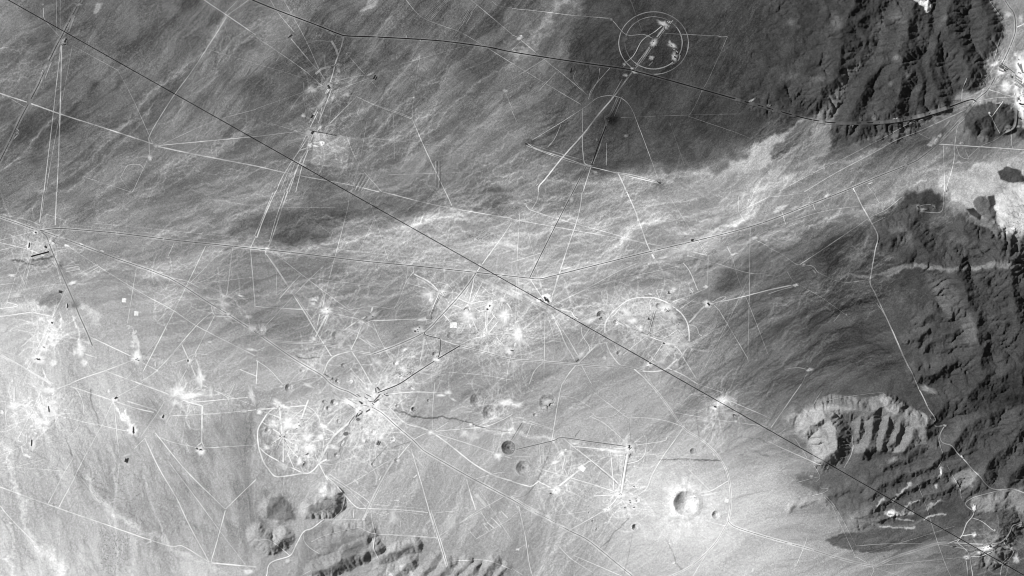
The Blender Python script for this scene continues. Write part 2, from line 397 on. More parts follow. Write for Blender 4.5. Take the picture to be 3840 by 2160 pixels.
s_, m_ = poly_mask([(3520, 655), (3600, 642), (3700, 605), (3840, 575), (3900, 560), (3900, 905), (3800, 900), (3745, 880), (3705, 842), (3640, 800), (3580, 762), (3530, 742), (3512, 700)], 6, 10)
G[s_] += m_ * (34 * fbm(X[s_] + WARPX[s_] * 20, Y[s_], 44, 4, 611, 0.6) + 24 * (np.abs(fbm(X[s_], Y[s_], 20, 3, 612)) - 0.25)) * (G[s_] > 120)
# dark fans on the east side
tone(T(1, 3, [(980, 100), (1030, 20), (1240, 8), (1310, 90), (1312, 130), (1460, 200), (1560, 300), (1700, 370), (1822, 420), (1822, 490), (1650, 530), (1100, 560), (830, 612), (640, 602), (280, 540), (450, 400), (640, 270), (800, 180)]), 76, 9, 14, 0.9)
tone(T(1, 3, [(1000, 90), (1040, 25), (1240, 12), (1308, 92), (1280, 130), (1100, 100)]), 60, 4, 6, 0.8)
tone(T(1, 3, [(900, 290), (1010, 240), (1100, 300), (1080, 420), (960, 400)]), 108, 10, 10, 0.6)
tone(T(1, 3, [(1320, 380), (1420, 320), (1530, 380), (1400, 420)]), 108, 10, 8, 0.6)
tone(T(1, 3, [(620, 625), (830, 635), (950, 580), (1100, 530), (1300, 568), (1450, 580), (1600, 545), (1700, 522), (1960, 550), (1960, 585), (1700, 562), (1400, 606), (1100, 575), (900, 645), (760, 668)]), 128, 5, 8, 0.9)
tone(T(1, 3, [(20, 1035), (200, 930), (420, 800), (620, 680), (760, 680), (840, 830), (650, 920), (500, 1010), (380, 1075)]), 82, 10, 12, 0.9)
tone(T(1, 2, [(1540, 700), (1640, 590), (1760, 520), (1932, 430), (2150, 380), (2400, 560), (2300, 760), (2100, 900), (1932, 1000), (1800, 900), (1760, 780)]), 104, 16, 22, 0.75)
tone(T(1, 3, [(1280, 600), (1380, 590), (1420, 760), (1520, 880), (1700, 900), (1932, 760), (1932, 1449), (1700, 1449), (1560, 1150), (1380, 900)]), 74, 20, 16, 0.7)
tone(T(1, 3, [(1190, 620), (1300, 640), (1400, 760), (1480, 900), (1580, 1100), (1500, 1180), (1380, 960), (1250, 800)]), 112, 14, 14, 0.5)
# the pale hill; its dark right slope mixes scrub and painted shade
tone(T(2, 3, [(190, 400), (270, 190), (400, 95), (650, 88), (800, 90), (840, 70), (1000, 150), (1080, 165), (1180, 230), (1205, 350), (1180, 450), (1000, 500), (800, 505), (620, 520), (560, 625), (440, 575), (340, 585), (325, 480)]), 128, 4, 6, 0.9)
tone(T(2, 3, [(130, 260), (190, 212), (245, 225), (240, 280), (170, 315)]), 160, 3, 3, 0.9)
tone(T(2, 3, [(200, 380), (280, 200), (400, 150), (560, 170), (640, 180), (540, 260), (500, 420), (480, 560), (340, 585), (325, 480)]), 168, 8, 6, 0.8)
tone(T(2, 3, [(820, 95), (900, 100), (985, 180), (970, 230), (870, 190)]), 168, 4, 5, 0.9)
tone(T(2, 3, [(1000, 200), (1080, 165), (1180, 230), (1200, 320), (1100, 330), (1040, 270)]), 150, 5, 5, 0.8)
tone(T(2, 3, [(520, 300), (600, 230), (690, 200), (640, 280), (640, 400), (632, 500), (585, 615), (510, 600), (500, 480)]), 104, 8, 8, 0.8)
# south-east: dark dissected slopes, white scarps, dark apron
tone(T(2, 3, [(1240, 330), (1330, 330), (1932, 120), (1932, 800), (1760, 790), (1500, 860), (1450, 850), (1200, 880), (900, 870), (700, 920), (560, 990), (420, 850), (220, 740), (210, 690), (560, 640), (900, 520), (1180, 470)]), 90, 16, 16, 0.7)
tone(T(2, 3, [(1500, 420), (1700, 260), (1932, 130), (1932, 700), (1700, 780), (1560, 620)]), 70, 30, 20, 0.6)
tone(T(2, 3, [(415, 1170), (560, 1120), (850, 1108), (1000, 1100), (1250, 1040), (1370, 1050), (1335, 1120), (1220, 1180), (1030, 1232), (800, 1278), (700, 1278), (580, 1242), (480, 1208)]), 90, 4, 8, 0.95)
for q, w in (([(890, 965), (960, 960), (1020, 945), (1080, 900)], 12), ([(910, 975), (1000, 972), (1090, 955)], 9), ([(822, 912), (850, 880), (870, 850)], 7), ([(910, 890), (950, 870)], 6), ([(960, 855), (1000, 820), (1060, 770), (1072, 735)], 9), ([(1190, 925), (1240, 895), (1290, 870)], 9),
             ([(1262, 775), (1275, 700), (1300, 640)], 7), ([(1040, 1080), (1100, 1070)], 9), ([(1180, 1015), (1260, 980), (1330, 975)], 6), ([(930, 1012), (1000, 1015), (1100, 1018)], 5), ([(840, 1075), (900, 1080), (1010, 1085)], 5), ([(1090, 885), (1140, 875)], 6), ([(1290, 700), (1290, 640)], 5)):
    streak(T(2, 3, q), w, 84, 0.9, 1.2)
tone(T(2, 3, [(1370, 720), (1400, 670), (1500, 630), (1560, 680), (1520, 760), (1430, 790)]), 145, 6, 6, 0.8)
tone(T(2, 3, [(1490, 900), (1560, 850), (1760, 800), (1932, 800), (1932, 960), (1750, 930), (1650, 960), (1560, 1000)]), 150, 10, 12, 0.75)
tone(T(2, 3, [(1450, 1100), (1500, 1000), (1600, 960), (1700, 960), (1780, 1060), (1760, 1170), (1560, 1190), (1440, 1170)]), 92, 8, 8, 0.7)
tone(T(2, 3, [(1710, 960), (1850, 920), (1870, 1000), (1800, 1080), (1760, 1120), (1720, 1080)]), 92, 8, 8, 0.7)  # right slope: trees and painted shade in one darker tone
# centre: dark varnished islands between the washes
tone(T(1, 1, [(0, 180), (250, 150), (600, 135), (800, 110), (790, 150), (650, 250), (560, 345), (500, 382), (200, 382), (60, 345), (-160, 330), (-240, 290), (-100, 240)]), 100, 10, 16, 0.85)
tone(F([(830, 500), (930, 490), (1050, 495), (1200, 470), (1330, 465), (1250, 520), (1050, 530), (900, 525)]), 104, 14, 18, 0.6)
tone(F([(560, 520), (700, 490), (900, 480), (1100, 495), (1000, 530), (800, 540), (640, 560)]), 116, 14, 20, 0.45)
tone(F([(640, 690), (800, 670), (1000, 680), (1180, 700), (1100, 760), (1080, 830), (900, 850), (760, 870), (640, 820), (620, 740)]), 130, 30, 30, 0.4)
tone(F([(1480, 700), (1700, 650), (1860, 640), (1760, 710), (1600, 740)]), 124, 20, 24, 0.45)
tone(F([(900, 560), (1200, 540), (1500, 540), (1500, 600), (1200, 640), (950, 620)]), 168, 30, 30, 0.4)
tone(F([(1300, 880), (1500, 900), (1650, 950), (1560, 1010), (1400, 1030), (1300, 980)]), 164, 30, 24, 0.4)
tone(F([(1110, 870), (1290, 900), (1400, 940), (1340, 1000), (1180, 1030), (1100, 960)]), 140, 24, 24, 0.4)
# west: pale silt
tone(F([(0, 760), (130, 770), (300, 790), (330, 860), (180, 900), (0, 880)]), 198, 20, 24, 0.5)
tone(F([(0, 880), (180, 900), (250, 950), (200, 1040), (0, 1080)]), 206, 30, 24, 0.4)
tone(F([(500, 1080), (620, 1030), (640, 1200), (560, 1320), (470, 1280), (440, 1130)]), 158, 30, 20, 0.45)
tone(T(1, 0, [(270, 800), (440, 745), (470, 800), (420, 850), (290, 850)]), 135, 6, 6, 0.7)
tone(T(1, 0, [(240, 500), (380, 480), (400, 530), (250, 560)]), 112, 5, 8, 0.6)
tone(T(1, 0, [(0, 830), (150, 850), (270, 800), (290, 850), (420, 880), (250, 900), (60, 905), (0, 880)]), 225, 5, 8, 0.7)
tone(T(1, 0, [(560, 830), (650, 850), (760, 920), (750, 1020), (700, 1000), (640, 900), (580, 880)]), 224, 6, 8, 0.7)
tone(T(2, 0, [(740, 860), (900, 960), (1010, 1060), (1050, 1180), (1040, 1449), (990, 1449), (1000, 1250), (880, 1110), (780, 980)]), 205, 10, 10, 0.6)
tone(T(2, 0, [(1270, 1300), (1400, 1330), (1600, 1400), (1700, 1449), (1280, 1449)]), 208, 8, 10, 0.6)
tone(T(0, 0, [(-60, 130), (60, 120), (200, 150), (260, 230), (120, 270), (-60, 260)]), 150, 24, 16, 0.5)
tone(T(0, 0, [(1650, 100), (1932, 0), (2200, -40), (2150, 120), (1900, 300), (1700, 420), (1500, 520), (1560, 330)]), 124, 20, 20, 0.6)
tone(T(0, 0, [(560, 700), (760, 620), (900, 600), (850, 720), (620, 860), (420, 1000), (300, 1250), (100, 1400), (0, 1400), (0, 1250), (300, 1000)]), 88, 20, 24, 0.5)
# southern hills: rock tones, with shade painted into the darker cliff sides
tone(T(2, 1, [(90, 880), (180, 850), (250, 900), (295, 980), (270, 1030), (100, 1020)]), 118, 5, 6, 0.8)
tone(T(2, 1, [(480, 800), (560, 745), (640, 790), (670, 850), (600, 840), (540, 860), (500, 860)]), 215, 6, 8, 0.9)
tone(T(2, 1, [(385, 935), (480, 900), (560, 850), (610, 880), (600, 920), (520, 950), (420, 965)]), 128, 3, 5, 0.85)
tone(T(2, 1, [(560, 840), (590, 850), (625, 890), (660, 900), (620, 960), (560, 970), (400, 970), (385, 955), (520, 950), (600, 915), (608, 880)]), 116, 6, 8, 0.7)
tone(T(2, 1, [(150, 1210), (200, 1160), (260, 1170), (250, 1230), (180, 1250), (80, 1220), (120, 1210)]), 116, 10, 8, 0.7)
tone(T(2, 1, [(360, 1120), (500, 1050), (760, 1090), (850, 1180), (880, 1300), (700, 1400), (560, 1449), (320, 1449), (340, 1250)]), 138, 10, 10, 0.6)
tone(T(2, 1, [(640, 1250), (700, 1220), (780, 1180), (835, 1215), (790, 1270), (740, 1330), (650, 1310)]), 112, 8, 9, 0.7)
tone(T(2, 1, [(560, 1400), (640, 1340), (780, 1325), (900, 1290), (880, 1330), (760, 1390), (600, 1425)]), 118, 8, 9, 0.7)
tone(T(2, 1, [(940, 1300), (1050, 1270), (1180, 1200), (1195, 1215), (1120, 1270), (1060, 1300), (960, 1315)]), 118, 7, 8, 0.7)
tone(T(2, 1, [(1095, 1360), (1130, 1350), (1150, 1400), (1190, 1420), (1180, 1449), (1100, 1449)]), 215, 3, 5, 0.8)
tone(T(2, 1, [(980, 1400), (1020, 1410), (1040, 1449), (980, 1449)]), 220, 3, 5, 0.8)
# great crater: pale ejecta with rays
dx, dy = X - 2572, Y - 1886
rr = np.hypot(dx, dy); th = np.arctan2(dy, dx)
ray = 0.5 + 0.7 * fbm(np.cos(th) * 5 + 20, np.sin(th) * 5, 0.55, 4, 61) + 0.9 * fbm(X, Y, 24, 4, 62)
reach = 200 * (1 + 0.35 * np.cos(th - 2.6) + 0.12 * np.cos(th + 1.7))
ej = smooth(1.12 - rr / reach) * np.clip(ray + 0.3 * smooth(1.6 - rr / 62.0), 0, 1.2)
G += ej * (240 - G) * 0.62
G += 15 * smooth(1.25 - rr / 420)
EJ = ej
# washes: broad pale sand
WASH = [(T(2, 0, [(20, 400, 8), (60, 640, 12), (100, 770, 16), (170, 880, 18), (180, 1050, 20), (250, 1180, 24), (330, 1280, 34), (440, 1380, 44), (480, 1449, 50)]), 20, 34),
        (T(2, 0, [(640, 680), (720, 830), (850, 980), (1020, 1080), (1200, 1160), (1300, 1250), (1500, 1330), (1700, 1430)]), 15, 26), (T(2, 0, [(1090, 700), (1130, 870), (1180, 1000), (1220, 1100), (1270, 1200)]), 6, 24),
        (T(2, 0, [(60, 1060), (110, 1180), (90, 1290), (30, 1320), (0, 1310)]), 7, 24), (T(2, 0, [(30, 1320), (90, 1380), (100, 1449)]), 7, 24), (T(2, 0, [(890, 1449), (880, 1250), (860, 980), (880, 800), (860, 640)]), 7, 24),
        (T(1, 1, [(-60, 420), (200, 470), (500, 400), (700, 380), (900, 310), (1050, 280), (1150, 265), (1330, 210), (1560, 165), (1932, 80)]), 8, 22), (T(1, 1, [(560, 810), (700, 780), (900, 800), (1100, 770), (1250, 690)]), 8, 22),
        (T(1, 1, [(0, 790), (200, 740), (420, 650), (700, 610), (920, 580), (1010, 560)]), 8, 16), (T(0, 1, [(860, 1120), (880, 1040), (930, 960), (1000, 900), (1080, 800), (1180, 740)]), 6, 18), (T(0, 1, [(1090, 1270), (1200, 1040), (1360, 980), (1420, 860), (1700, 600), (1932, 480)]), 6, 18),
        (T(0, 1, [(830, 1200), (1000, 1080), (1170, 920), (1280, 880)]), 6, 14), (T(0, 1, [(640, 910), (900, 780), (1000, 680), (1100, 560), (1240, 420)]), 6, 16), (T(0, 0, [(0, 1300), (150, 1190), (330, 960), (470, 850), (640, 700)]), 8, 16),
        (T(0, 0, [(300, 1449), (560, 1300), (900, 980), (1040, 840), (1120, 700), (1240, 640), (1390, 520), (1540, 400), (1620, 280), (1700, 130)]), 9, 20), (T(0, 0, [(500, 1449), (750, 1230), (980, 1010), (1100, 890), (1160, 780)]), 7, 16),
        (T(0, 2, [(0, 440), (60, 380), (150, 290), (250, 170), (330, 80), (420, 0)]), 24, 26), (T(0, 2, [(0, 1449), (200, 1360), (480, 1380), (640, 1390), (900, 1350), (1300, 1300), (1500, 1320)]), 8, 16),
        (T(1, 2, [(640, 250), (700, 200), (860, 190), (1000, 130), (1100, 90), (1400, 60)]), 4, 18), (T(1, 2, [(0, 85), (150, 60), (350, 30), (600, 0)]), 7, 18), (T(1, 2, [(0, 330), (400, 300), (900, 250), (1400, 170), (1900, 60)]), 10, 10),
        (T(1, 3, [(0, 380), (150, 330), (300, 260), (480, 190), (700, 130), (950, 60)]), 10, 20), (T(0, 3, [(-100, 1449), (300, 1280), (700, 1190), (1000, 1010), (1300, 880), (1600, 760)]), 16, 18), (T(0, 3, [(0, 1300), (250, 1230), (600, 1100), (900, 1000), (1300, 800)]), 10, 14),
        (T(2, 1, [(1620, 315), (1780, 345), (1932, 370)]), 14, 36), (T(2, 2, [(-10, 350), (120, 385), (300, 420)]), 14, 36), (T(2, 2, [(450, 440), (600, 480), (800, 510)]), 12, 24), (T(2, 2, [(200, 1449), (270, 1200), (300, 1060), (230, 880), (180, 760)]), 9, 20),
        (T(1, 0, [(0, 770), (400, 700), (640, 690), (760, 670), (900, 680), (1060, 760), (1120, 735), (1300, 800), (1480, 850)]), 3, 20), (T(1, 0, [(1090, 1010), (1300, 780), (1400, 640), (1540, 560)]), 3, 0),
        (T(2, 3, [(620, 1010), (900, 1080), (1100, 1050), (1250, 980)]), 5, 20), (T(2, 3, [(0, 870), (300, 880), (600, 950)]), 18, 10), (T(1, 0, [(1180, 320), (1300, 230), (1330, 200), (1470, 160), (1490, 100), (1600, 60), (1800, 80), (1932, 110)]), 5, 16)]
for q, w, d in WASH:
    up = min(p[1] for p in q) < 1000 and d < 30
    streak(q, w * (2.6 if up else 1.2), d * (0.75 if up else 1.0), 1.0, 0.8)
    if up: streak(q, w * 0.8, d * 1.0, 0.7, 1.2)
# plumes of drill mud and runoff
for q, w, d in ((T(2, 0, [(862, 150, 6), (900, 240, 10), (950, 270, 22), (985, 340, 26)]), 15, 70), (T(2, 0, [(930, 190, 4), (945, 250, 12), (970, 300, 14)]), 8, 60), (T(1, 0, [(980, 1025, 4), (1010, 1090, 18), (1025, 1160, 26), (1030, 1230, 30)]), 20, 44), (T(1, 0, [(440, 895, 3), (465, 980, 9), (462, 1050, 6)]), 8, 44),
                (T(1, 0, [(560, 940, 4), (580, 1040, 8), (590, 1150, 9)]), 8, 44), (T(1, 0, [(1470, 1230, 3), (1490, 1310, 8), (1515, 1390, 14)]), 8, 44), (T(1, 0, [(390, 1010, 10), (400, 1080, 14), (380, 1150, 18), (440, 1130, 6)]), 10, 34), (T(1, 0, [(330, 1340, 4), (350, 1400, 8), (375, 1449, 6)]), 6, 44)):
    streak(q, w, d, 0.5, 1.2)
# dark drainage cracks, ditches, scrub along creeks
for q, w, d in ((T(2, 1, [(960, 150), (1010, 190), (1090, 215), (1190, 240), (1330, 268), (1400, 250), (1560, 275), (1640, 300), (1720, 330)]), 5, -62), (T(2, 1, [(1700, 325), (1800, 345), (1932, 362)]), 4, -45), (T(1, 1, [(310, 1240), (380, 1255), (480, 1250)]), 5, -60),
                (T(2, 2, [(1115, 570), (1250, 565), (1400, 570), (1585, 577)]), 4, -62), (T(2, 2, [(660, 1240), (735, 1180), (760, 1125), (820, 1080), (880, 1010)]), 4, -36), (T(2, 2, [(735, 1180), (700, 1250)]), 3, -26), (T(2, 2, [(1170, 1180), (1220, 1280), (1240, 1350), (1280, 1400)]), 4, -36),
                (T(2, 2, [(1590, 1230), (1620, 1290), (1615, 1380)]), 3, -24), (T(2, 0, [(680, 40), (690, 160), (735, 260), (745, 330)]), 4, -40), (T(2, 0, [(485, 395), (520, 470), (545, 550)]), 4, -40), (T(2, 0, [(400, 270), (412, 330)]), 3, -34), (T(2, 0, [(1330, 160), (1390, 240)]), 4, -34),
                (T(2, 0, [(0, 380), (490, 650), (700, 760), (900, 870)]), 5, -18), (T(2, 2, [(1440, 480), (1500, 390), (1530, 300), (1560, 200)]), 4, -30), (T(2, 2, [(1390, 200), (1400, 330), (1410, 420)]), 4, -26), (T(1, 0, [(90, 505), (170, 520), (250, 540)]), 8, -50), (T(1, 0, [(250, 500), (330, 510), (400, 490)]), 7, -40),
                (T(2, 2, [(1620, 520), (1640, 440), (1720, 400), (1860, 410), (1932, 450)]), 3, -22), (T(2, 2, [(1740, 530), (1800, 500), (1932, 540)]), 8, -20), (T(1, 2, [(640, 1240), (700, 1200), (760, 1230)]), 3, 20), (T(2, 2, [(1650, 868), (1780, 835), (1932, 800)]), 2.5, -26), (T(2, 2, [(480, 390), (510, 350)]), 4, -50)):
    streak(q, w, d, 0.5, 0.9)
for b in (T(0, 2, [(740, 900)])[0] + (48, 42, -34), T(0, 2, [(110, 1080)])[0] + (40, 24, -26), T(0, 2, [(1110, 1380)])[0] + (34, 26, -40), T(2, 0, [(1130, 200)])[0] + (100, 96, -20), T(1, 0, [(560, 850)])[0] + (26, 20, -60), T(1, 0, [(455, 550)])[0] + (12, 26, -50)):
    blob(*b)
tone(T(0, 1, [(440, 995), (715, 1035), (685, 1272), (415, 1240)]), 26, 2, 0.5, 1, True)          # cleared square field
tone(T(0, 1, [(935, 1268), (990, 1272), (985, 1300), (935, 1298)]), 20, 2, 0.5, 1, True)
tone(T(0, 1, [(835, 0), (930, 0), (900, 60), (820, 95), (795, 90), (830, 50)]), 48, 4, 5, 1, True)
tone(T(0, 0, [(705, 105), (700, 85), (740, 20), (775, 18), (760, 50), (725, 100)]), 52, 4, 4, 1, True)
tone(T(2, 1, [(640, 130), (720, 95), (790, 150), (770, 190), (700, 150)]), 30, 4, 4, 1, True)
for q in ([(620, 200), (650, 160), (750, 220), (720, 270)], [(560, 60), (700, 60), (800, 130), (780, 140), (640, 70)], [(810, 430), (890, 440), (880, 490), (800, 490)], [(640, 150), (660, 150), (750, 210), (745, 225)]):
    tone(T(2, 1, q), -16, 2, 1, 1, True)                                                           # ploughed plots
tone(F([(820, 960), (930, 930), (1000, 950), (1080, 1000), (980, 1060), (860, 1090), (700, 1180), (650, 1150), (660, 1040), (760, 1000)]), 184, 30, 20, 0.45)
tone(F([(1530, 790), (1600, 755), (1680, 770), (1735, 830), (1720, 900), (1640, 935), (1560, 900), (1520, 840)]), 158, 10, 8, 0.5)
tone(F([(1070, 740), (1160, 740), (1280, 760), (1290, 800), (1200, 850), (1080, 840)]), 156, 14, 12, 0.4)

# fine structure of the ground
wv = np.clip((X - 250) / 300, 0, 1)
light_zone = smooth((G - 150) / 40)
dark_zone = smooth((125 - G) / 45)
isl = np.tanh(1.9 * (L2 * 0.75 + L3 * 0.8)) * 8.5              # varnished islands with crisp edges between sandier washes
G += FAN * (3.2 * np.clip(L1, -3, 3) + isl + 2.2 * np.clip(L3, -2, 2)) * (0.6 + 0.4 * (1 - light_zone)) * (1 - 0.65 * EJ.clip(0, 1))
brd = np.exp(-((L2 + 0.3) / 0.15) ** 2) * smooth((L3 + 0.9) / 1.2)     # thin pale braided threads
band = smooth((Y + 0.12 * X - 0) / 250) * smooth((1150 - Y - 0.03 * X) / 250) * (1 - dark_zone * 0.6)
G += FAN * brd * 13 * band
fl_ = 1.25 * L2 + 0.55 * L3                                       # crisp wriggling threads: sand in the washes, scrub along the gullies
g1, g2 = np.gradient(fl_); gm = np.hypot(g1, g2) + 0.02
def threads(shift, w, seed):
    q = fl_ + shift; q = np.abs(q - np.round(q)) / gm
    return np.exp(-(q / w) ** 2) * smooth(fbm(X, Y, 80, 3, seed) * 2.2 + 0.55)
TH1, TH2 = threads(0.0, 0.75, 881), threads(0.5, 0.7, 882)
topn = smooth((420 - Y + 0.1 * X * (X < 2000)) / 300)
G += (FAN * (-14 * GUL) * smooth((Y - 1350) / 300) - FAN * 15 * GUL * np.maximum(dark_zone, topn * 0.7) + FAN * 14 * GUL * band * (1 - topn)) * (1 - EJ.clip(0, 1))
low_left = smooth((Y - 1420) / 200) * smooth((1500 - X) / 500)
G += np.clip(1 - MTN * 0.9, 0, 1) * (1 - EJ.clip(0, 1)) * (TH1 * (16 * band * (1 - 0.5 * topn) + 10 * topn * (1 - dark_zone) + 6 * dark_zone + 4 * low_left) - TH2 * (11 * topn + 12 * dark_zone + 12 * low_left + 5))
# long braided channels: streamlines of the same slopes, each with its own meander
def splat(parts):
    px = np.concatenate([q[0] for q in parts]); py = np.concatenate([q[1] for q in parts]); w = np.concatenate([q[2] for q in parts])
    u = (px - PX0) / CELL; v = (py - PY0) / CELL
    ok = (u > 1) & (u < NX - 3) & (v > 1) & (v < NY - 3)
    u = u[ok]; v = v[ok]; w = w[ok]
    i = u.astype(int); j = v.astype(int); fu = u - i; fv = v - j
    buf = 0
    for di, dj, q in ((0, 0, (1 - fu) * (1 - fv)), (1, 0, fu * (1 - fv)), (0, 1, (1 - fu) * fv), (1, 1, fu * fv)):
        buf = buf + np.bincount((j + dj) * NX + i + di, w * q, NX * NY)
    return buf.reshape(NY, NX)
CB, SB = np.cos(2 * BASE_ANG), np.sin(2 * BASE_ANG)
def streamlines(n, steps, x0, x1, y0, y1, meander, seed, step=2.4):
    parts = []; r = np.random.default_rng(seed)
    cx_ = r.uniform(x0, x1, n // 5 + 1); cy_ = r.uniform(y0, y1, n // 5 + 1); pick = r.integers(0, len(cx_), n)   # sheaves of channels
    px = cx_[pick] + r.normal(0, 26, n); py = cy_[pick] + r.normal(0, 26, n); ph = r.uniform(0, 1000, n); ox = px * 0 - 1; oy = px * 0 + 0.2
    wt = r.uniform(0.35, 1.0, n)
    for k in range(steps):
        a = 0.5 * np.arctan2(bil(SB, px, py), bil(CB, px, py)) + meander * 1.1 * vnoise(ph + k * 0.11, ph * 0.37, seed) + meander * 1.5 * vnoise(ph + k * 0.36, ph * 0.7, seed + 1) + 0.5 * vnoise(px / 60, py / 60, 5)
        ux = np.cos(a); uy = np.sin(a)
        fl = np.where(ux * ox + uy * oy < 0, -1.0, 1.0); ux *= fl; uy *= fl
        fade = min(1.0, k / 12.0, (steps - k) / 25.0)
        parts.append((px, py, wt * fade * step / CELL))
        px = px + ux * step; py = py + uy * step; ox, oy = ux, uy
    return np.clip(splat(parts), 0, 1.6)
S1 = streamlines(330, 300, 0, 3900, -60, 620, 0.85, 31)            # northern fans
S2 = streamlines(260, 340, 600, 3900, 560, 1000, 0.8, 32)          # the axial wash
S3 = streamlines(200, 220, 900, 3300, 950, 1700, 0.8, 33)
S4 = streamlines(420, 150, 0, 1100, 1420, 2200, 0.9, 34)           # gullied south-western plain
S5 = streamlines(240, 200, 2100, 3200, -80, 560, 0.75, 35)
S6 = streamlines(220, 160, 1100, 2300, 1700, 2200, 0.8, 36)
S7 = streamlines(160, 220, 2700, 3700, 900, 1500, 0.5, 37)
not_mtn = np.clip(1 - MTN * 1.2, 0, 1) * (1 - EJ.clip(0, 1))
G += not_mtn * (S1 * (24 * (1 - dark_zone) + 5 * dark_zone) + box_blur(S2, 1) * 12 + S2 * 17 + box_blur(streamlines(46, 420, 1700, 3700, 600, 900, 0.7, 46), 1) * 16 + streamlines(46, 420, 1700, 3700, 600, 900, 0.7, 46) * 12 - box_blur(streamlines(60, 260, 1200, 3500, 640, 980, 0.7, 47), 1) * 20 + S3 * 15 - S4 * 15 - S5 * 20 * dark_zone + S6 * 15 - S7 * 15 + streamlines(70, 110, 2960, 3150, 330, 470, 0.5, 43) * 34 - streamlines(50, 110, 2960, 3150, 330, 470, 0.5, 44) * 26 + streamlines(90, 150, 2400, 3150, -80, 350, 0.5, 45) * 16)
G += not_mtn * (box_blur(streamlines(34, 330, 100, 3600, 0, 900, 0.45, 41), 2) * 34 + box_blur(streamlines(24, 200, 100, 1000, 1500, 2160, 0.45, 42), 2) * 40)
# wheel marks, scraped soil and dust round the busy sites
def scribble(hubs, seed):
    parts = []; r = np.random.default_rng(seed)
    for hx, hy, rad, n in hubs:
        n = int(n * 1.7)
        px = hx + r.normal(0, rad * 0.5, n); py = hy + r.normal(0, rad * 0.5, n); a = r.uniform(0, 6.28, n); cv = r.normal(0, 0.03, n); w = r.uniform(0.3, 1.0, n); ln = r.integers(14, 60, n)
        for k in range(60):
            live = k < ln
            parts.append((px[live], py[live], w[live]))
            a = a + cv + r.normal(0, 0.02, n); px = px + np.cos(a) * 2.6; py = py + np.sin(a) * 2.6
    return np.clip(splat(parts), 0, 1.4)
HUBS = [(1060, 1600, 70, 34), (1130, 1690, 60, 34), (1190, 1590, 60, 34), (1740, 1150, 60, 60), (1850, 1180, 60, 60), (1790, 1240, 60, 40), (2380, 1180, 70, 60), (2500, 1160, 60, 60), (2520, 1280, 70, 50), (2300, 1200, 60, 40), (1950, 1080, 50, 30), (1390, 1520, 110, 70), (1520, 1380, 70, 50), (170, 1240, 70, 60), (130, 1540, 90, 60), (1260, 1250, 80, 40), (700, 1490, 60, 30), (1230, 1170, 60, 30), (1640, 1110, 50, 34), (2110, 1180, 70, 44), (1950, 1260, 50, 34), (2700, 1520, 60, 44), (2340, 1700, 60, 40),
        (1850, 1540, 80, 44), (2330, 1880, 70, 34), (2100, 1780, 70, 34), (120, 930, 90, 60), (1400, 1640, 100, 60), (1230, 330, 60, 40), (1190, 520, 50, 34), (3770, 280, 70, 50), (3730, 2050, 60, 60), (1900, 1340, 70, 34), (1640, 1340, 60, 34), (620, 1130, 60, 20), (840, 1140, 50, 24), (1170, 1360, 60, 30), (2500, 330, 1, 0)]
G += scribble(HUBS, 51) * 27
for hx, hy, rad, n in HUBS:
    if n: blob(hx, hy, rad * 1.8, rad * 1.6, 5 + n * 0.07)
spk = fbm(X, Y, 7, 2, 93, 0.7)
G += 3.2 * fbm(X, Y, 150, 5, 91) * 2 + (3.4 * RNG.standard_normal(X.shape) + 4 * spk) * (1 - 0.5 * low_left) + MTN * 15 * fbm(X, Y, 34, 5, 95, 0.6)
G = np.clip(G, 26, 250)
# hummocks thrown out round the great crater
H += 4.5 * smooth(1.0 - np.abs(rr - 66) / 60) * fbm(X, Y, 12, 3, 97) + 7 * smooth(1 - np.abs(rr - 50) / 34)
# sealed and graded roads, and the added diagonal, are cut and filled: the ground is evened out along them
NORTH = F([(624, -4), (700, 27), (800, 65), (850, 85), (875, 91), (950, 94), (1100, 103), (1225, 119), (1290, 132), (1450, 157), (1570, 174), (1600, 181), (1700, 208), (1880, 259), (1990, 290), (2050, 304), (2110, 311), (2200, 310), (2250, 305), (2310, 293), (2380, 272), (2436, 253), (2452, 257)])
DIAG = [(-60, -52), (31, 0), (1000, 547), (2000, 1111), (2900, 1622), (3840, 2157), (3900, 2191)]
MTROAD = T(2, 3, [(1325, 310), (1292, 370), (1290, 410), (1310, 440), (1370, 460), (1420, 520), (1480, 580), (1530, 640), (1580, 690), (1620, 740), (1680, 785), (1765, 790)])
SEROAD = T(2, 3, [(1932, 820), (1830, 785), (1765, 790), (1600, 830), (1520, 860), (1482, 905), (1540, 960), (1530, 1000), (1490, 1050), (1460, 1130), (1420, 1190)])
SECAMP = T(2, 3, [(560, 1320), (780, 1370), (850, 1350), (950, 1305), (1100, 1255), (1280, 1200), (1400, 1195), (1560, 1200), (1700, 1195), (1760, 1170), (1810, 1110), (1830, 1060), (1900, 1040)])
HB = box_blur(box_blur(H, 4), 4)
for q in (NORTH, DIAG, MTROAD, SEROAD, SECAMP):
    for k in range(len(q) - 1):
        s = window(q[k:k + 2], 26)
        d_, _t = seg_dist(q[k:k + 2], X[s], Y[s])
        m_ = smooth((9 - d_) / 6)
        H[s] = H[s] * (1 - m_) + HB[s] * m_
RELIEF = np.zeros_like(H)
for dj in (-1, 0, 1):
    for di in (-1, 0, 1):
        RELIEF = np.maximum(RELIEF, np.abs(np.roll(np.roll(H, dj, 0), di, 1) - H))
def zat(px, py): return bil(H, px, py)
def gat(px, py): return bil(G, px, py)

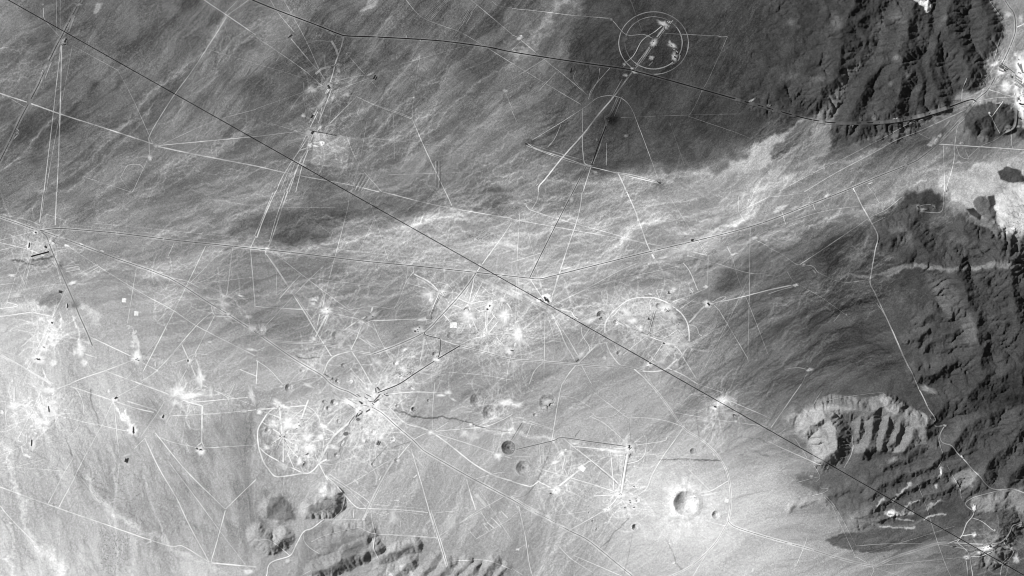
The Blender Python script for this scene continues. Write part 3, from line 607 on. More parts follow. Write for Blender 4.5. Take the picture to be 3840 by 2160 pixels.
# ------------------------------------------------------------------ materials
def earth_material(name, grain=1.0):
    m = bpy.data.materials.new(name); m.use_nodes = True
    n = m.node_tree; n.nodes.clear()
    out = n.nodes.new('ShaderNodeOutputMaterial'); b = n.nodes.new('ShaderNodeBsdfDiffuse')
    b.inputs['Roughness'].default_value = 0.35
    at = n.nodes.new('ShaderNodeAttribute'); at.attribute_name = 'albedo'
    geo = n.nodes.new('ShaderNodeNewGeometry')
    def noise(scale, det, rough, lo, hi):
        t = n.nodes.new('ShaderNodeTexNoise'); t.inputs['Scale'].default_value = scale; t.inputs['Detail'].default_value = det; t.inputs['Roughness'].default_value = rough
        n.links.new(geo.outputs['Position'], t.inputs['Vector'])
        r = n.nodes.new('ShaderNodeMapRange'); r.inputs['From Min'].default_value = 0.3; r.inputs['From Max'].default_value = 0.7; r.inputs['To Min'].default_value = lo; r.inputs['To Max'].default_value = hi
        n.links.new(t.outputs['Fac'], r.inputs['Value'])
        return r.outputs['Result']
    a = noise(0.035, 5, 0.65, 1 - 0.2 * grain, 1 + 0.2 * grain)      # patches of scrub
    c = noise(0.11, 3, 0.6, 1 - 0.3 * grain, 1 + 0.3 * grain)          # single bushes and stones
    m1 = n.nodes.new('ShaderNodeMath'); m1.operation = 'MULTIPLY'; n.links.new(a, m1.inputs[0]); n.links.new(c, m1.inputs[1])
    m2 = n.nodes.new('ShaderNodeMath'); m2.operation = 'MULTIPLY'; n.links.new(at.outputs['Fac'], m2.inputs[0]); n.links.new(m1.outputs[0], m2.inputs[1])
    n.links.new(m2.outputs[0], b.inputs['Color']); n.links.new(b.outputs[0], out.inputs['Surface'])
    return m
EARTH = earth_material('desert_soil')
GRADED = earth_material('graded_earth', 0.5)

def mesh_obj(name, verts, faces, mat, parent=None, alb=None, smooth_=True):
    me = bpy.data.meshes.new(name)
    verts = np.asarray(verts, np.float32); faces = np.asarray(faces, np.int32)
    nv, nf, k = len(verts), len(faces), faces.shape[1]
    me.vertices.add(nv); me.vertices.foreach_set('co', verts.ravel())
    me.loops.add(nf * k); me.loops.foreach_set('vertex_index', faces.ravel())
    me.polygons.add(nf); me.polygons.foreach_set('loop_start', np.arange(0, nf * k, k, dtype=np.int32))
    me.polygons.foreach_set('use_smooth', np.full(nf, smooth_, bool))
    me.update(calc_edges=True)
    if alb is not None:
        at = me.attributes.new('albedo', 'FLOAT', 'POINT'); at.data.foreach_set('value', np.asarray(alb, np.float32))
    me.materials.append(mat)
    o = bpy.data.objects.new(name, me); col.objects.link(o)
    if parent is not None: o.parent = parent
    return o
def tag(o, label=None, cat=None, group=None, kind=None):
    if label: o['label'] = label
    if cat: o['category'] = cat
    if group: o['group'] = group
    if kind: o['kind'] = kind
    return o

# ------------------------------------------------------------------ craters (data first: the ground is cut open where they are)
CRATERS = []
def crater(x, y, r, label, depth=None, dark=0, bright=0, floor=0, rim=0.0, name='crater'):
    CRATERS.append((x, y, r, label, depth if depth is not None else r * S * 0.32, dark, bright, floor, rim, name))
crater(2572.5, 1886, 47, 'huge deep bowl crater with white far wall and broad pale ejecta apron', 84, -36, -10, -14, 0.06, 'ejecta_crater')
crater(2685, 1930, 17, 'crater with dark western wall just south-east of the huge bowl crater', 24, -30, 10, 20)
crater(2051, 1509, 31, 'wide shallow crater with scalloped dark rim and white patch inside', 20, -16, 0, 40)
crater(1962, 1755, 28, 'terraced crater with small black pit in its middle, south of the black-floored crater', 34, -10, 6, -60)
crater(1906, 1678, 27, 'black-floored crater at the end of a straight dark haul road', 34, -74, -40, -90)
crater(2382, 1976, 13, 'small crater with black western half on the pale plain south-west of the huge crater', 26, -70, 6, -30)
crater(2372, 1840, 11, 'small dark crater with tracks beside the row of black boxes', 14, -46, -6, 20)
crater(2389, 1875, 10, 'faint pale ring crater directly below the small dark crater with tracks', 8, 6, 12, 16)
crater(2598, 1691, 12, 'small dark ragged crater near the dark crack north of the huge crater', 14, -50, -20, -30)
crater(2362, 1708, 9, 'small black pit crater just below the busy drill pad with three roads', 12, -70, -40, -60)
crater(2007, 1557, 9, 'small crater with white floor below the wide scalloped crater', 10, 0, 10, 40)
crater(2210, 1922, 5, 'topmost of three tiny craters in a line west of the huge crater', 7, -30, 20, 30)
crater(2223, 1954, 6, 'middle of three tiny craters in a line west of the huge crater', 8, -40, 20, 30)
crater(2238, 1986, 6, 'lowest of three tiny craters in a line west of the huge crater', 7, -30, 10, 20)
crater(1084, 1455, 17, 'concentric crater with white floor north of the wheel of roads', 22, -8, 10, 44)
crater(1253, 1510, 15, 'dark-walled crater with white floor, upper of a pair west of the crossroads yards', 20, -20, 16, 44)
crater(1233, 1532, 12, 'crater with dark crescent wall, lower of a pair west of the crossroads yards', 17, -26, 16, 40)
crater(1216, 1507, 9, 'grey crater with a dark track leaving it, beside the pair with white floors', 11, -40, -10, -10)
crater(1020, 1587, 11, 'small white-rimmed crater in the upper left of the wheel of roads', 13, 0, 24, 24)
crater(1005, 1614, 13, 'white-floored crater at the western edge of the wheel of roads', 15, 14, 34, 54)
crater(997, 1679, 12, 'white disc crater at the south-western edge of the wheel of roads', 8, 44, 50, 60)
crater(1156, 1691, 21, 'terraced white crater at the eastern side of the wheel of roads', 34, 0, 44, 60)
crater(1146, 1743, 16, 'faint grey crater at the end of the long dark spoke', 14, -24, -6, -12)
crater(1263, 1708, 12, 'white-floored crater with twin dark tracks, alone east of the wheel of roads', 14, 0, 30, 54)
crater(1400, 1741, 9, 'small ring crater with a white centre at the end of a straight dark track', 11, -6, 20, 40)
crater(1489, 1728, 12, 'ragged white-centred crater below the big crossroads', 12, -10, 24, 44)
crater(1270, 1579, 9, 'small white crater south of the ploughed plots', 9, 10, 34, 44)
crater(1551, 1534, 10, 'small crater with black western wall beside the dark creek', 18, -90, 10, -20)
crater(1489, 1522, 7, 'tiny crater with dark centre east of the crossroads yards', 9, -20, 20, -40)
crater(1787, 1500, 26, 'wide terraced crater with a small dark pit, upper of two overlapping', 26, -14, 2, -10)
crater(1838, 1549, 30, 'wide terraced crater with white floor, lower of two overlapping', 28, -14, 6, 40)
crater(1608, 1502, 7, 'tiny pitted crater midway between the creek and the light track', 8, -30, 14, 20)
crater(1544, 1455, 11, 'pale crater with short dark streak north of the creek', 9, -4, 14, 30)
crater(1400, 1621, 9, 'white ragged crater beside the ploughed patch', 8, 16, 30, 40)
crater(1474, 1649, 8, 'small light ring crater near the light road junction', 7, 0, 20, 30)
crater(1812, 1257, 12, 'round ring crater with trailers inside at a meeting of tracks', 6, -8, 0, -4)
crater(1688, 1257, 13, 'round grey crater with dark radial lines', 9, -30, -10, -20)
crater(1752, 1162, 13, 'dark-rimmed crater with white centre above a large white apron', 13, -36, -6, 60)
crater(1631, 1329, 11, 'crater with white centre beside the black road', 12, -16, 10, 40)
crater(1484, 1363, 11, 'white-floored crater with dark debris trails north of the crossroads yards', 12, -10, 34, 54)
crater(1288, 1371, 10, 'dark-speckled crater north-west of the crossroads yards', 9, -40, 10, 20)
crater(1266, 1430, 11, 'dark crescent crater with white floor beside the paved road', 15, -34, 24, 54)
crater(1313, 1428, 11, 'round white flat crater with dark speckled rim', 7, 30, 40, 50)
crater(1266, 1259, 22, 'wide grey disturbed crater on the dark plain', 12, -16, -4, -10)
crater(1380, 1192, 8, 'small white crater at the end of a broad graded strip', 7, 10, 20, 30)
crater(980, 1237, 20, 'white scarred crater beside the paved road on the western plain', 9, 30, 40, 50)
crater(1134, 1388, 11, 'faint grey ring crater west of the paved road', 6, -14, 0, 0)
crater(2254, 1182, 18, 'dark oval crater west of the great ring road', 20, -56, -24, 20)
crater(2469, 1147, 12, 'crater with dark concentric rings inside the top of the great ring road', 11, -30, 0, 10)
crater(2310, 1209, 11, 'white-centred crater inside the western edge of the great ring road', 10, -14, 20, 40)
crater(2322, 1324, 11, 'crater with dark arc inside the south-western part of the great ring road', 11, -30, 20, 34)
crater(2556, 1291, 16, 'faint wide crater inside the eastern edge of the great ring road', 8, -10, 4, 10)
crater(2163, 1194, 9, 'faint grey crater beside the white apron west of the great ring road', 7, -16, 0, 10)
crater(184, 1544, 22, 'white-floored crater with a black strip pointing into it, on the western plain', 16, 10, 34, 50)
crater(52, 1529, 13, 'white patchy crater with a broad track running into it at the western edge', 9, 10, 24, 36)
crater(10, 1227, 15, 'faint ring crater cut by the western edge of the picture', 7, -8, 0, 20)
crater(2440, 1345, 9, 'tiny white crater in the southern part of the great ring road', 6, 0, 20, 40)
crater(2752, 1559, 7, 'small dark crater beside the diagonal black line', 10, -70, 20, 30)

# ------------------------------------------------------------------ ground sheet, split where hills and mountains stand on it
HILLS = [('mountain', 'dark dissected mountains with pale crests in the north-east', [(2880, -130), (2860, 120), (2840, 300), (2960, 420), (3075, 400), (3150, 260), (3230, 190), (3290, 60), (3300, -130)]),
         ('mountain', 'dark smooth mountain block between the bright canyon and the camp', [(3320, -130), (3290, 150), (3215, 290), (3165, 370), (3125, 450), (3112, 560), (3230, 520), (3350, 480), (3560, 370), (3680, 310), (3665, 280), (3700, 220), (3762, 110), (3720, 60), (3690, -130)]),
         ('hill', 'dark oval hill with a track loop just south-west of the camp', [(3610, 440), (3640, 402), (3700, 386), (3780, 392), (3803, 440), (3765, 498), (3720, 512), (3650, 508), (3612, 478)]),
         ('hill', 'pale ridge hill with black ravines and slopes on the right', T(2, 3, [(190, 390), (270, 200), (400, 115), (650, 108), (800, 110), (840, 80), (990, 160), (1090, 160), (1190, 225), (1215, 350), (1190, 460), (1000, 510), (800, 515), (630, 530), (570, 635), (430, 590), (330, 595), (315, 480)])),
         ('hill', 'dark twin hills north of the winding eastern wash', T(1, 3, [(620, 560), (660, 280), (900, 220), (1080, 200), (1260, 330), (1500, 280), (1700, 370), (1822, 420), (1822, 490), (1650, 528), (1100, 540), (900, 570)])),
         ('mountain', 'dark rugged range along the eastern edge with fluted slopes', T(1, 3, [(1060, 820), (1180, 640), (1370, 600), (1650, 545), (1740, 540), (2290, 520), (2290, 1449), (1260, 1449), (1260, 1200), (1160, 1060), (1040, 960)])),
         ('hill', 'dark ribbed slopes falling from the eastern edge in the south-east', T(2, 3, [(1210, 340), (1330, 320), (1700, 10), (2290, 10), (2290, 790), (1760, 785), (1500, 855), (1450, 845), (1200, 875), (1190, 600), (1190, 460)])),
         ('hill', 'rounded grey hill with black right-hand slope near the south-eastern camp', T(2, 3, [(1440, 1170), (1450, 1060), (1560, 960), (1700, 930), (1860, 910), (1932, 960), (1870, 1030), (1780, 1120), (1740, 1170), (1560, 1190)])),
         ('hill', 'hook-shaped pale mesa with a dark cliff round its south-east side', T(2, 1, [(375, 960), (380, 930), (470, 890), (490, 830), (560, 820), (620, 860), (660, 900), (630, 970), (560, 1000), (430, 1000)])),
         ('hill', 'small grey hill west of the hook-shaped mesa', T(2, 1, [(80, 1000), (90, 880), (180, 840), (260, 900), (300, 990), (260, 1040), (110, 1030)])),
         ('hill', 'low bright hill with black eastern slope in the far south', T(2, 1, [(-20, 1240), (-10, 1120), (80, 1130), (180, 1150), (280, 1160), (250, 1240), (180, 1270), (60, 1260)])),
         ('hill', 'broad southern ridge with long black cliffs', T(2, 1, [(350, 1449), (360, 1200), (500, 1100), (760, 1090), (870, 1180), (920, 1290), (900, 1340), (760, 1410), (640, 1449)])),
         ('hill', 'tilted pale ridge with a black cliff, right of the broad southern ridge', T(2, 1, [(930, 1300), (960, 1230), (1080, 1200), (1200, 1190), (1200, 1220), (1120, 1280), (1050, 1320)])),
         ('hill', 'row of cut-off pale spurs along the bottom edge', T(2, 1, [(980, 1449), (1000, 1390), (1200, 1330), (1500, 1370), (1850, 1390), (1880, 1449), (1880, 1700), (980, 1700)]))]
LAB = np.zeros((NY - 1, NX - 1), np.int16)
cxg = gx[:-1] + CELL / 2; cyg = gy[:-1] + CELL / 2
CX, CY = np.meshgrid(cxg, cyg)
for k, (nm, lb, pts) in enumerate(HILLS):
    s = window(pts, 20); s = (slice(s[0].start, min(s[0].stop, NY - 1)), slice(s[1].start, min(s[1].stop, NX - 1)))
    LAB[s] = np.where(poly_sd(pts, CX[s] + WARPX[s] * 9, CY[s] + WARPY[s] * 9) < 0, k + 1, LAB[s])
for c in CRATERS:
    s = window([(c[0], c[1])], c[2] + 6); s = (slice(s[0].start, min(s[0].stop, NY - 1)), slice(s[1].start, min(s[1].stop, NX - 1)))
    LAB[s] = np.where(np.hypot(CX[s] - c[0], CY[s] - c[1]) < c[2] - 0.5, -1, LAB[s])
PADN = 6
gxe = np.concatenate([gx[0] - np.array([30000, 14000, 6000, 2500, 900, 250.]), gx, gx[-1] + np.array([250., 900, 2500, 6000, 14000, 30000])])
gye = np.concatenate([gy[0] - np.array([30000, 14000, 6000, 2500, 900, 250.]), gy, gy[-1] + np.array([250., 900, 2500, 6000, 14000, 30000])])
He = np.pad(H, PADN, mode='edge'); Ge = np.pad(G, PADN, mode='edge'); LABe = np.pad(LAB, PADN, mode='constant')
XE, YE = np.meshgrid(wx(gxe), wy(gye))
VERT = np.stack([XE, YE, He], -1).reshape(-1, 3).astype(np.float32)
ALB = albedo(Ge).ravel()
nxe = NX + 2 * PADN; nye = NY + 2 * PADN
VID = np.arange(nxe * nye).reshape(nye, nxe)
QUAD = np.stack([VID[1:, :-1], VID[1:, 1:], VID[:-1, 1:], VID[:-1, :-1]], -1)
for k in range(len(HILLS) + 1):
    q = QUAD[LABe == k]
    if len(q) == 0: continue
    used = np.unique(q); remap = np.zeros(len(VERT), np.int32); remap[used] = np.arange(len(used))
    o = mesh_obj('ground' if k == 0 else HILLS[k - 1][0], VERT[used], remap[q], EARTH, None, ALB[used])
    tag(o, 'wide desert plain of alluvial fans and braided washes' if k == 0 else HILLS[k - 1][1], None, None, 'structure')
del VERT, QUAD, VID

# ------------------------------------------------------------------ crater bowls
def ring_mesh(name, c, r0, r1, nr, na, parent, root, seed):
    x, y, r, label, depth, dark, bright, floor, rim, _ = c
    rs = np.linspace(r0, r1, nr); an = np.linspace(0, 2 * math.pi, na, endpoint=False)
    R, A = np.meshgrid(rs, an, indexing='ij')
    wob = 1 + 0.05 * fbm(np.cos(A) * 2 + seed, np.sin(A) * 2, 0.8, 3, seed)
    px = x + np.cos(A) * R * r * wob; py = y + np.sin(A) * R * r * wob
    inner = np.clip(R, 0, 1)
    if rim > 0:
        prof = -depth * (1 - np.clip((inner - 0.12) / 0.88, 0, 1)) ** 1.05
        lip = rim * r * S * np.exp(-((R - 1) / 0.22) ** 2)
    else:
        prof = -depth * (1 - smooth(np.clip((inner - 0.22) / 0.78, 0, 1)) * 0.55 - 0.45 * np.clip((inner - 0.1) / 0.9, 0, 1))
        lip = 0.012 * r * S * np.exp(-((R - 1) / 0.2) ** 2)
    base = zat(px, py); level = zat(np.array([x]), np.array([y]))[0]
    zz = base * np.clip(R - 0.2, 0, 1) ** 2 + level * (1 - np.clip(R - 0.2, 0, 1) ** 2)
    zz = np.where(R >= 1, base, zz * 0.5 + base * 0.5)
    z = zz + prof + lip + (1.0 + 0.35 * bil(RELIEF, px, py)) * (R < 1.32)
    z = np.where(R >= 1.37, base - 2.0, z)
    z += np.where(R < 1.02, 0.035 * depth * fbm(px, py, max(3.0, r * 0.25), 3, seed + 5), 0)
    gully = fbm(np.cos(A) * 9 + seed, np.sin(A) * 9, 1.0, 3, seed + 9) * np.clip(1 - np.abs(R - 0.85) / 0.25, 0, 1)
    z += gully * 0.06 * depth
    if rim == 0: z += 0.03 * depth * np.sin(R * 15 + 2.5 * fbm(px, py, r * 0.6, 2, seed + 11)) * (R < 1)      # slump terraces
    g = gat(px, py)
    patch = np.clip(0.5 + 0.9 * fbm(np.cos(A) * 1.5 + seed, np.sin(A) * 1.5, 1.0, 2, seed + 21), 0, 1)     # wall tone differs at random round the bowl
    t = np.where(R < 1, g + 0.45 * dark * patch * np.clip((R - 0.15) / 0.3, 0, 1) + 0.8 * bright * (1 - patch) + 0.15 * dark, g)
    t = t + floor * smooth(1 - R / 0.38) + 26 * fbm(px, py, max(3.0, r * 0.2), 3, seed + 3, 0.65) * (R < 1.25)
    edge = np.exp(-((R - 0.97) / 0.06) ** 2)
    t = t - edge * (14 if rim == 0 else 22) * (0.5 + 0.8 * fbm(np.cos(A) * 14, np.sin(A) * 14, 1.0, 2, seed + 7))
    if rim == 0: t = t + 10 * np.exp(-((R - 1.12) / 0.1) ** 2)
    t = np.where(R > 1.3, g, t)
    v = np.stack([wx(px), wy(py), z], -1).reshape(-1, 3)
    idx = np.arange(nr * na).reshape(nr, na)
    f = np.stack([idx[:-1], np.roll(idx, -1, 1)[:-1], np.roll(idx, -1, 1)[1:], idx[1:]], -1).reshape(-1, 4)[:, ::-1]
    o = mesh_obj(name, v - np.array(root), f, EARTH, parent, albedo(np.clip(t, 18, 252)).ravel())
    return o
for k, c in enumerate(CRATERS):
    c = c[:4] + (c[4] * (1.35 if c[8] == 0 else 1.0),) + c[5:]
    root_at = (float(wx(c[0])), float(wy(c[1])), float(zat(np.array([c[0]]), np.array([c[1]]))[0]))
    e = bpy.data.objects.new(c[9], None); col.objects.link(e); e.location = root_at
    tag(e, c[3], 'crater', 'craters on the plain')
    na = 96 if c[2] > 30 else 56 if c[2] > 12 else 36
    if c[2] >= 9:
        ring_mesh('rim', c, 0.9, 1.4, 11, na, e, root_at, 100 + k)
        ring_mesh('wall', c, 0.3, 0.9, 12 if c[2] < 30 else 26, na, e, root_at, 100 + k)
        ring_mesh('floor', c, 0.01, 0.3, 6, na, e, root_at, 100 + k)
    else:
        ring_mesh('bowl', c, 0.01, 1.4, 16, na, e, root_at, 100 + k)

# ------------------------------------------------------------------ roads, tracks and graded ground
LAYER = [0]
def resample(pts, step, curve):
    p = np.array([q[:2] for q in pts], float)
    if curve and len(p) > 2:
        pp = np.vstack([2 * p[0] - p[1], p, 2 * p[-1] - p[-2]]); out = []
        for k in range(1, len(pp) - 2):
            n = max(2, int(np.hypot(*(pp[k + 1] - pp[k])) / step)); t = np.linspace(0, 1, n, endpoint=False)[:, None]
            a, b, c, d = pp[k - 1], pp[k], pp[k + 1], pp[k + 2]
            out.append(0.5 * (2 * b + (c - a) * t + (2 * a - 5 * b + 4 * c - d) * t ** 2 + (3 * b - a - 3 * c + d) * t ** 3))
        return np.vstack(out + [p[-1:]])
    out = []
    for k in range(len(p) - 1):
        n = max(1, int(np.hypot(*(p[k + 1] - p[k])) / step)); t = np.linspace(0, 1, n, endpoint=False)[:, None]
        out.append(p[k] + (p[k + 1] - p[k]) * t)
    return np.vstack(out + [p[-1:]])
def ribbon(name, pts, w, d=None, tone_=None, feather=0.7, curve=True, parent=None, lift=0.0, wobble=0.35, mottle=7.0, closed=False, mat=None):
    if closed: pts = list(pts) + [pts[0]]
    c = resample(pts, 3.4, curve)
    n = len(c); LAYER[0] += 1; k = LAYER[0]
    tg = np.gradient(c, axis=0); tg /= (np.hypot(tg[:, 0], tg[:, 1])[:, None] + 1e-9)
    nr = np.stack([-tg[:, 1], tg[:, 0]], -1)
    s = np.cumsum(np.r_[0, np.hypot(*np.diff(c, axis=0).T)])
    c = c + nr * (wobble * fbm(s, s * 0 + k * 3.7, 22, 3, 700 + k))[:, None]
    hw = w * 0.5 * (1 + 0.18 * fbm(s, s * 0 + k, 30, 2, 900 + k))
    fe = feather * np.maximum(0.5 * w, 0.9)
    offs = np.stack([-hw - fe, -hw, hw, hw + fe], 1)
    P = c[:, None, :] + nr[:, None, :] * offs[:, :, None]
    px, py = P[..., 0], P[..., 1]
    z = zat(px, py) + np.array([0.15, 0.5, 0.5, 0.15]) + 0.4 * bil(RELIEF, px, py) + 0.0016 * k + lift
    zc = z.max(1, keepdims=True); z = np.where(zc - z > 6, zc - 6, z)
    g = gat(px, py)
    t = g.copy()
    mot = mottle * fbm(s, s * 0 + k * 1.3, 14, 3, 800 + k)[:, None]
    mid = (g[:, 1:3] + d * (0.9 + 0.75 * fbm(s, s * 0 + k * 2.1, 75, 2, 1000 + k)).clip(0.45, 1.3)[:, None] if d is not None else np.full((n, 2), float(tone_))) + mot
    t[:, 1:3] = np.clip(mid, 10, 248)
    v = np.stack([wx(px), wy(py), z], -1).reshape(-1, 3)
    i = np.arange(n * 4).reshape(n, 4)
    f = np.stack([i[:-1, :-1], i[1:, :-1], i[1:, 1:], i[:-1, 1:]], -1).reshape(-1, 4)
    return mesh_obj(name, v, f, mat or GRADED, parent, albedo(t).ravel())
def track(pts, w, d, curve=True, label=None, name='dirt_track'):
    o = ribbon(name, pts, w * (0.7 if w > 3 else 0.84), d=d * (1.28 if d > 0 else 0.95), curve=curve); o['kind'] = 'structure'
    if label: o['label'] = label
    return o
def paved(pts, w, tone_, shoulder, d, label, curve=True, name='road', wob=0.12, up=1.0):
    o = ribbon(name, pts, shoulder, d=d, curve=curve, feather=0.6, wobble=wob, mottle=9, lift=0.3)
    o['kind'] = 'structure'; o['label'] = label
    ribbon('carriageway', pts, w, tone_=tone_, curve=curve, feather=0.15, wobble=wob * 0.5, mottle=3, parent=o, lift=up)
    return o
# -- sealed roads
paved(NORTH, 3.2, 30, 9, 16, 'black new asphalt road curving across the whole northern edge to the camp', up=3.5)
paved(DIAG, 2.4, 24, 3.4, 0, 'dead straight thin black line crossing the whole scene diagonally', False, 'road', 0.0, 3.0)  # straight black mark added as a draped ribbon, too straight for a real road
WEST = T(1, 0, [(-60, 165), (0, 190), (130, 235), (270, 285), (330, 300), (500, 360), (700, 435), (870, 500), (1000, 545), (1130, 590), (1230, 630), (1280, 650), (1400, 720), (1560, 825), (1700, 910), (1800, 975), (1932, 1060)]) + T(1, 1, [(100, 1130), (250, 1235), (370, 1310), (490, 1380), (560, 1445)]) + \
    T(2, 1, [(630, 35), (700, 60), (800, 120), (860, 165), (950, 220), (1050, 310), (1180, 420), (1250, 490), (1310, 530), (1450, 610), (1600, 695), (1750, 775), (1932, 872)]) + T(2, 2, [(130, 945), (280, 1020), (430, 1105), (560, 1170), (690, 1270), (780, 1345), (910, 1449), (960, 1490)])
paved(WEST, 2.0, 104, 9, 30, 'long paved road running from the western crossroads down to the southern edge')
EAST = T(1, 0, [(300, 292), (380, 280), (450, 275), (560, 282), (900, 312), (1300, 362), (1600, 393), (1932, 428)]) + T(1, 1, [(300, 460), (800, 520), (1200, 558), (1600, 600), (1932, 636)]) + T(1, 2, [(130, 650), (210, 655), (300, 635), (600, 560), (1000, 460), (1400, 365), (1700, 290), (1932, 218)]) + \
    T(1, 3, [(300, 100), (555, 0)]) + T(0, 3, [(800, 1345), (1060, 1240), (1150, 1190), (1280, 1080), (1430, 920), (1560, 760), (1640, 690), (1700, 590), (1780, 430), (1830, 310), (1850, 230), (1840, 120), (1800, 60), (1755, -10)])
paved(EAST, 2.1, 78, 8, 26, 'long paved road from the western crossroads through the valley to the camp')
paved(T(1, 0, [(310, 300), (350, 340), (380, 420), (430, 540), (490, 680), (560, 840), (600, 940), (650, 1050), (695, 1160)]), 3.4, 132, 10, 12, 'grey runway-like road running south from the western crossroads')
paved(T(1, 1, [(1668, 600), (1600, 700), (1520, 800), (1400, 930), (1280, 1050), (1100, 1140), (950, 1200), (880, 1225)]), 2.4, 118, 9, 36, 'curving paved road from the valley road down past the northern craters')
paved(T(1, 1, [(880, 1225), (720, 1195), (500, 1150), (250, 1135), (110, 1118)]), 1.6, 150, 6, 36, 'pale road westward from the northern craters to the paved road')
paved(T(1, 1, [(1272, 1055), (1270, 1068), (1290, 1082), (1380, 1106), (1390, 1120), (1388, 1200), (1375, 1250)]), 2.6, 70, 4, 12, 'short black S-shaped road below the northern craters')
paved(T(1, 1, [(1540, 1160), (1375, 1258), (1200, 1370), (1080, 1449)]) + T(2, 1, [(960, 50), (900, 75), (860, 110), (832, 134)]), 3.4, 66, 6, 18, 'black road into the crossroads yards from the north-east')
paved(T(1, 1, [(1540, 1160), (1750, 1215), (1932, 1262)]) + T(1, 2, [(240, 1280), (470, 1300), (680, 1320), (800, 1312), (920, 1330), (985, 1350)]), 1.6, 120, 6, 30, 'thin grey road eastward below the northern craters to the great ring road')
paved(T(2, 2, [(0, 502), (300, 430), (380, 405), (600, 435), (860, 470)]), 2.6, 110, 5, 12, 'grey road to the drill pad with three roads')
RINGE = T(2, 2, [(1040, -10), (1150, 130), (1290, 325), (1400, 400), (1480, 460), (1560, 550), (1620, 660), (1645, 780), (1650, 900), (1630, 1030), (1600, 1090), (1540, 1190), (1450, 1290), (1330, 1385), (1200, 1449), (1140, 1480)])
paved(RINGE, 1.4, 150, 6.2, 32, 'wide curved road arcing round the east side of the huge crater')
paved(T(2, 2, [(1630, 1035), (1690, 1080), (1932, 1157)]) + T(2, 3, [(300, 1240), (560, 1320), (780, 1370), (850, 1350), (950, 1305), (1100, 1255), (1280, 1200), (1400, 1195)]), 1.7, 130, 8, 30, 'paved road from the huge crater east to the south-eastern camp')
paved(T(0, 0, [(620, -10), (595, 30), (540, 130), (480, 250), (430, 340), (360, 480), (290, 640), (220, 770), (150, 900), (80, 1050), (-20, 1250)]), 2.6, 70, 12, 30, 'dark-cored road with scraped sides in the north-western corner', False)
paved(T(0, 2, [(560, 1255), (460, 1449)]) + T(1, 2, [(330, 250), (200, 510), (133, 648)]), 2.6, 88, 7, 24, 'straight dark road from the northern junction to the valley road', False)
paved(T(0, 2, [(800, 735), (742, 860), (702, 890), (710, 930), (690, 1000), (640, 1150), (598, 1250)]), 2.2, 70, 7, 40, 'crooked dark-cored road past the dark burnt patch')
paved(T(1, 2, [(1485, 815), (1475, 480), (1405, 370)]), 1.4, 110, 5, 30, 'short road from the valley road to the white pad with black building', False)
paved(Z(*ZC, [(660, 280), (740, 330), (880, 430), (1087, 600), (1200, 690)]), 3.0, 96, 6, 14, 'grey street running diagonally through the camp')
paved(Z(*ZC, [(880, 430), (875, 560), (900, 760), (920, 850), (915, 1050), (905, 1200), (880, 1330), (820, 1390), (700, 1449)]), 2.0, 140, 7, 40, 'street along the west side of the camp')
paved(T(2, 1, [(832, 134), (790, 190), (745, 240), (700, 300)]), 2.2, 120, 8, 22, 'street through the crossroads yards to the south-west')
# -- pale wide graded roads
track(T(1, 3, [(650, -4), (700, 100), (750, 190), (818, 330), (800, 450), (775, 600), (765, 690), (800, 760), (850, 870), (920, 1020), (1000, 1200), (1060, 1330), (1115, 1449)]) +
      T(2, 3, [(1170, 110), (1200, 180), (1250, 260), (1232, 290), (1260, 315), (1325, 310)]), 4.2, 66, True, 'white graded road winding down the eastern plain to the ribbed slopes', 'graded_road')
track(MTROAD, 3.8, 66, True, 'white mountain road zigzagging through the ribbed slopes', 'graded_road')
track(SEROAD, 3.0, 56, True, 'pale road round the grey hill above the south-eastern camp', 'graded_road')
track(T(2, 3, [(1400, 1195), (1560, 1200), (1700, 1195), (1760, 1170), (1810, 1110), (1830, 1060), (1900, 1040)]), 4, 56, True, 'pale road through the south-eastern camp', 'graded_road')
RW = T(1, 2, [(700, 1060), (705, 990), (740, 930), (800, 870), (880, 815), (960, 797), (1060, 797), (1150, 825), (1220, 870), (1280, 920), (1320, 985), (1335, 1060), (1330, 1150), (1290, 1220), (1230, 1290), (1150, 1340), (1060, 1355), (985, 1350), (920, 1330), (840, 1318), (790, 1280), (740, 1210), (705, 1130)])
track(RW, 4.6, 46, True, 'great ring road, an almost round white loop in the middle of the plain', 'ring_road')
WHEEL = Z(*ZW, [(340, 130), (210, 240), (110, 390), (40, 520), (25, 650), (45, 850), (90, 1000), (140, 1130), (230, 1260), (310, 1360), (400, 1390), (600, 1370), (850, 1330), (950, 1325), (1050, 1260), (1140, 1150)])
track(WHEEL, 5, 56, True, 'white rounded perimeter road of the wheel of roads', 'ring_road')
def ellipse(cx, cy, rx, ry, a0=0, a1=360, n=40):
    return [(cx + rx * math.cos(math.radians(a0 + (a1 - a0) * k / n)), cy + ry * math.sin(math.radians(a0 + (a1 - a0) * k / n))) for k in range(n + 1)]
track(T(0, 2, ellipse(1066, 330, 262, 235)), 3.6, 60, True, 'outer of two concentric white rings on the dark northern fan', 'ring_road')
track(T(0, 2, ellipse(1066, 328, 215, 196, -38, 132)), 4.0, 72, True, 'lower arc of the inner concentric ring on the dark northern fan', 'ring_road')
track(T(0, 2, ellipse(1066, 328, 215, 196, 132, 322)), 2.4, 42, True, 'upper arc of the inner concentric ring on the dark northern fan', 'ring_road')
TR = []
def many(r, c, items): TR.extend((T(r, c, p), w, d) for p, w, d in items)
def manyz(zz, items): TR.extend((Z(*zz, p), w, d) for p, w, d in items)
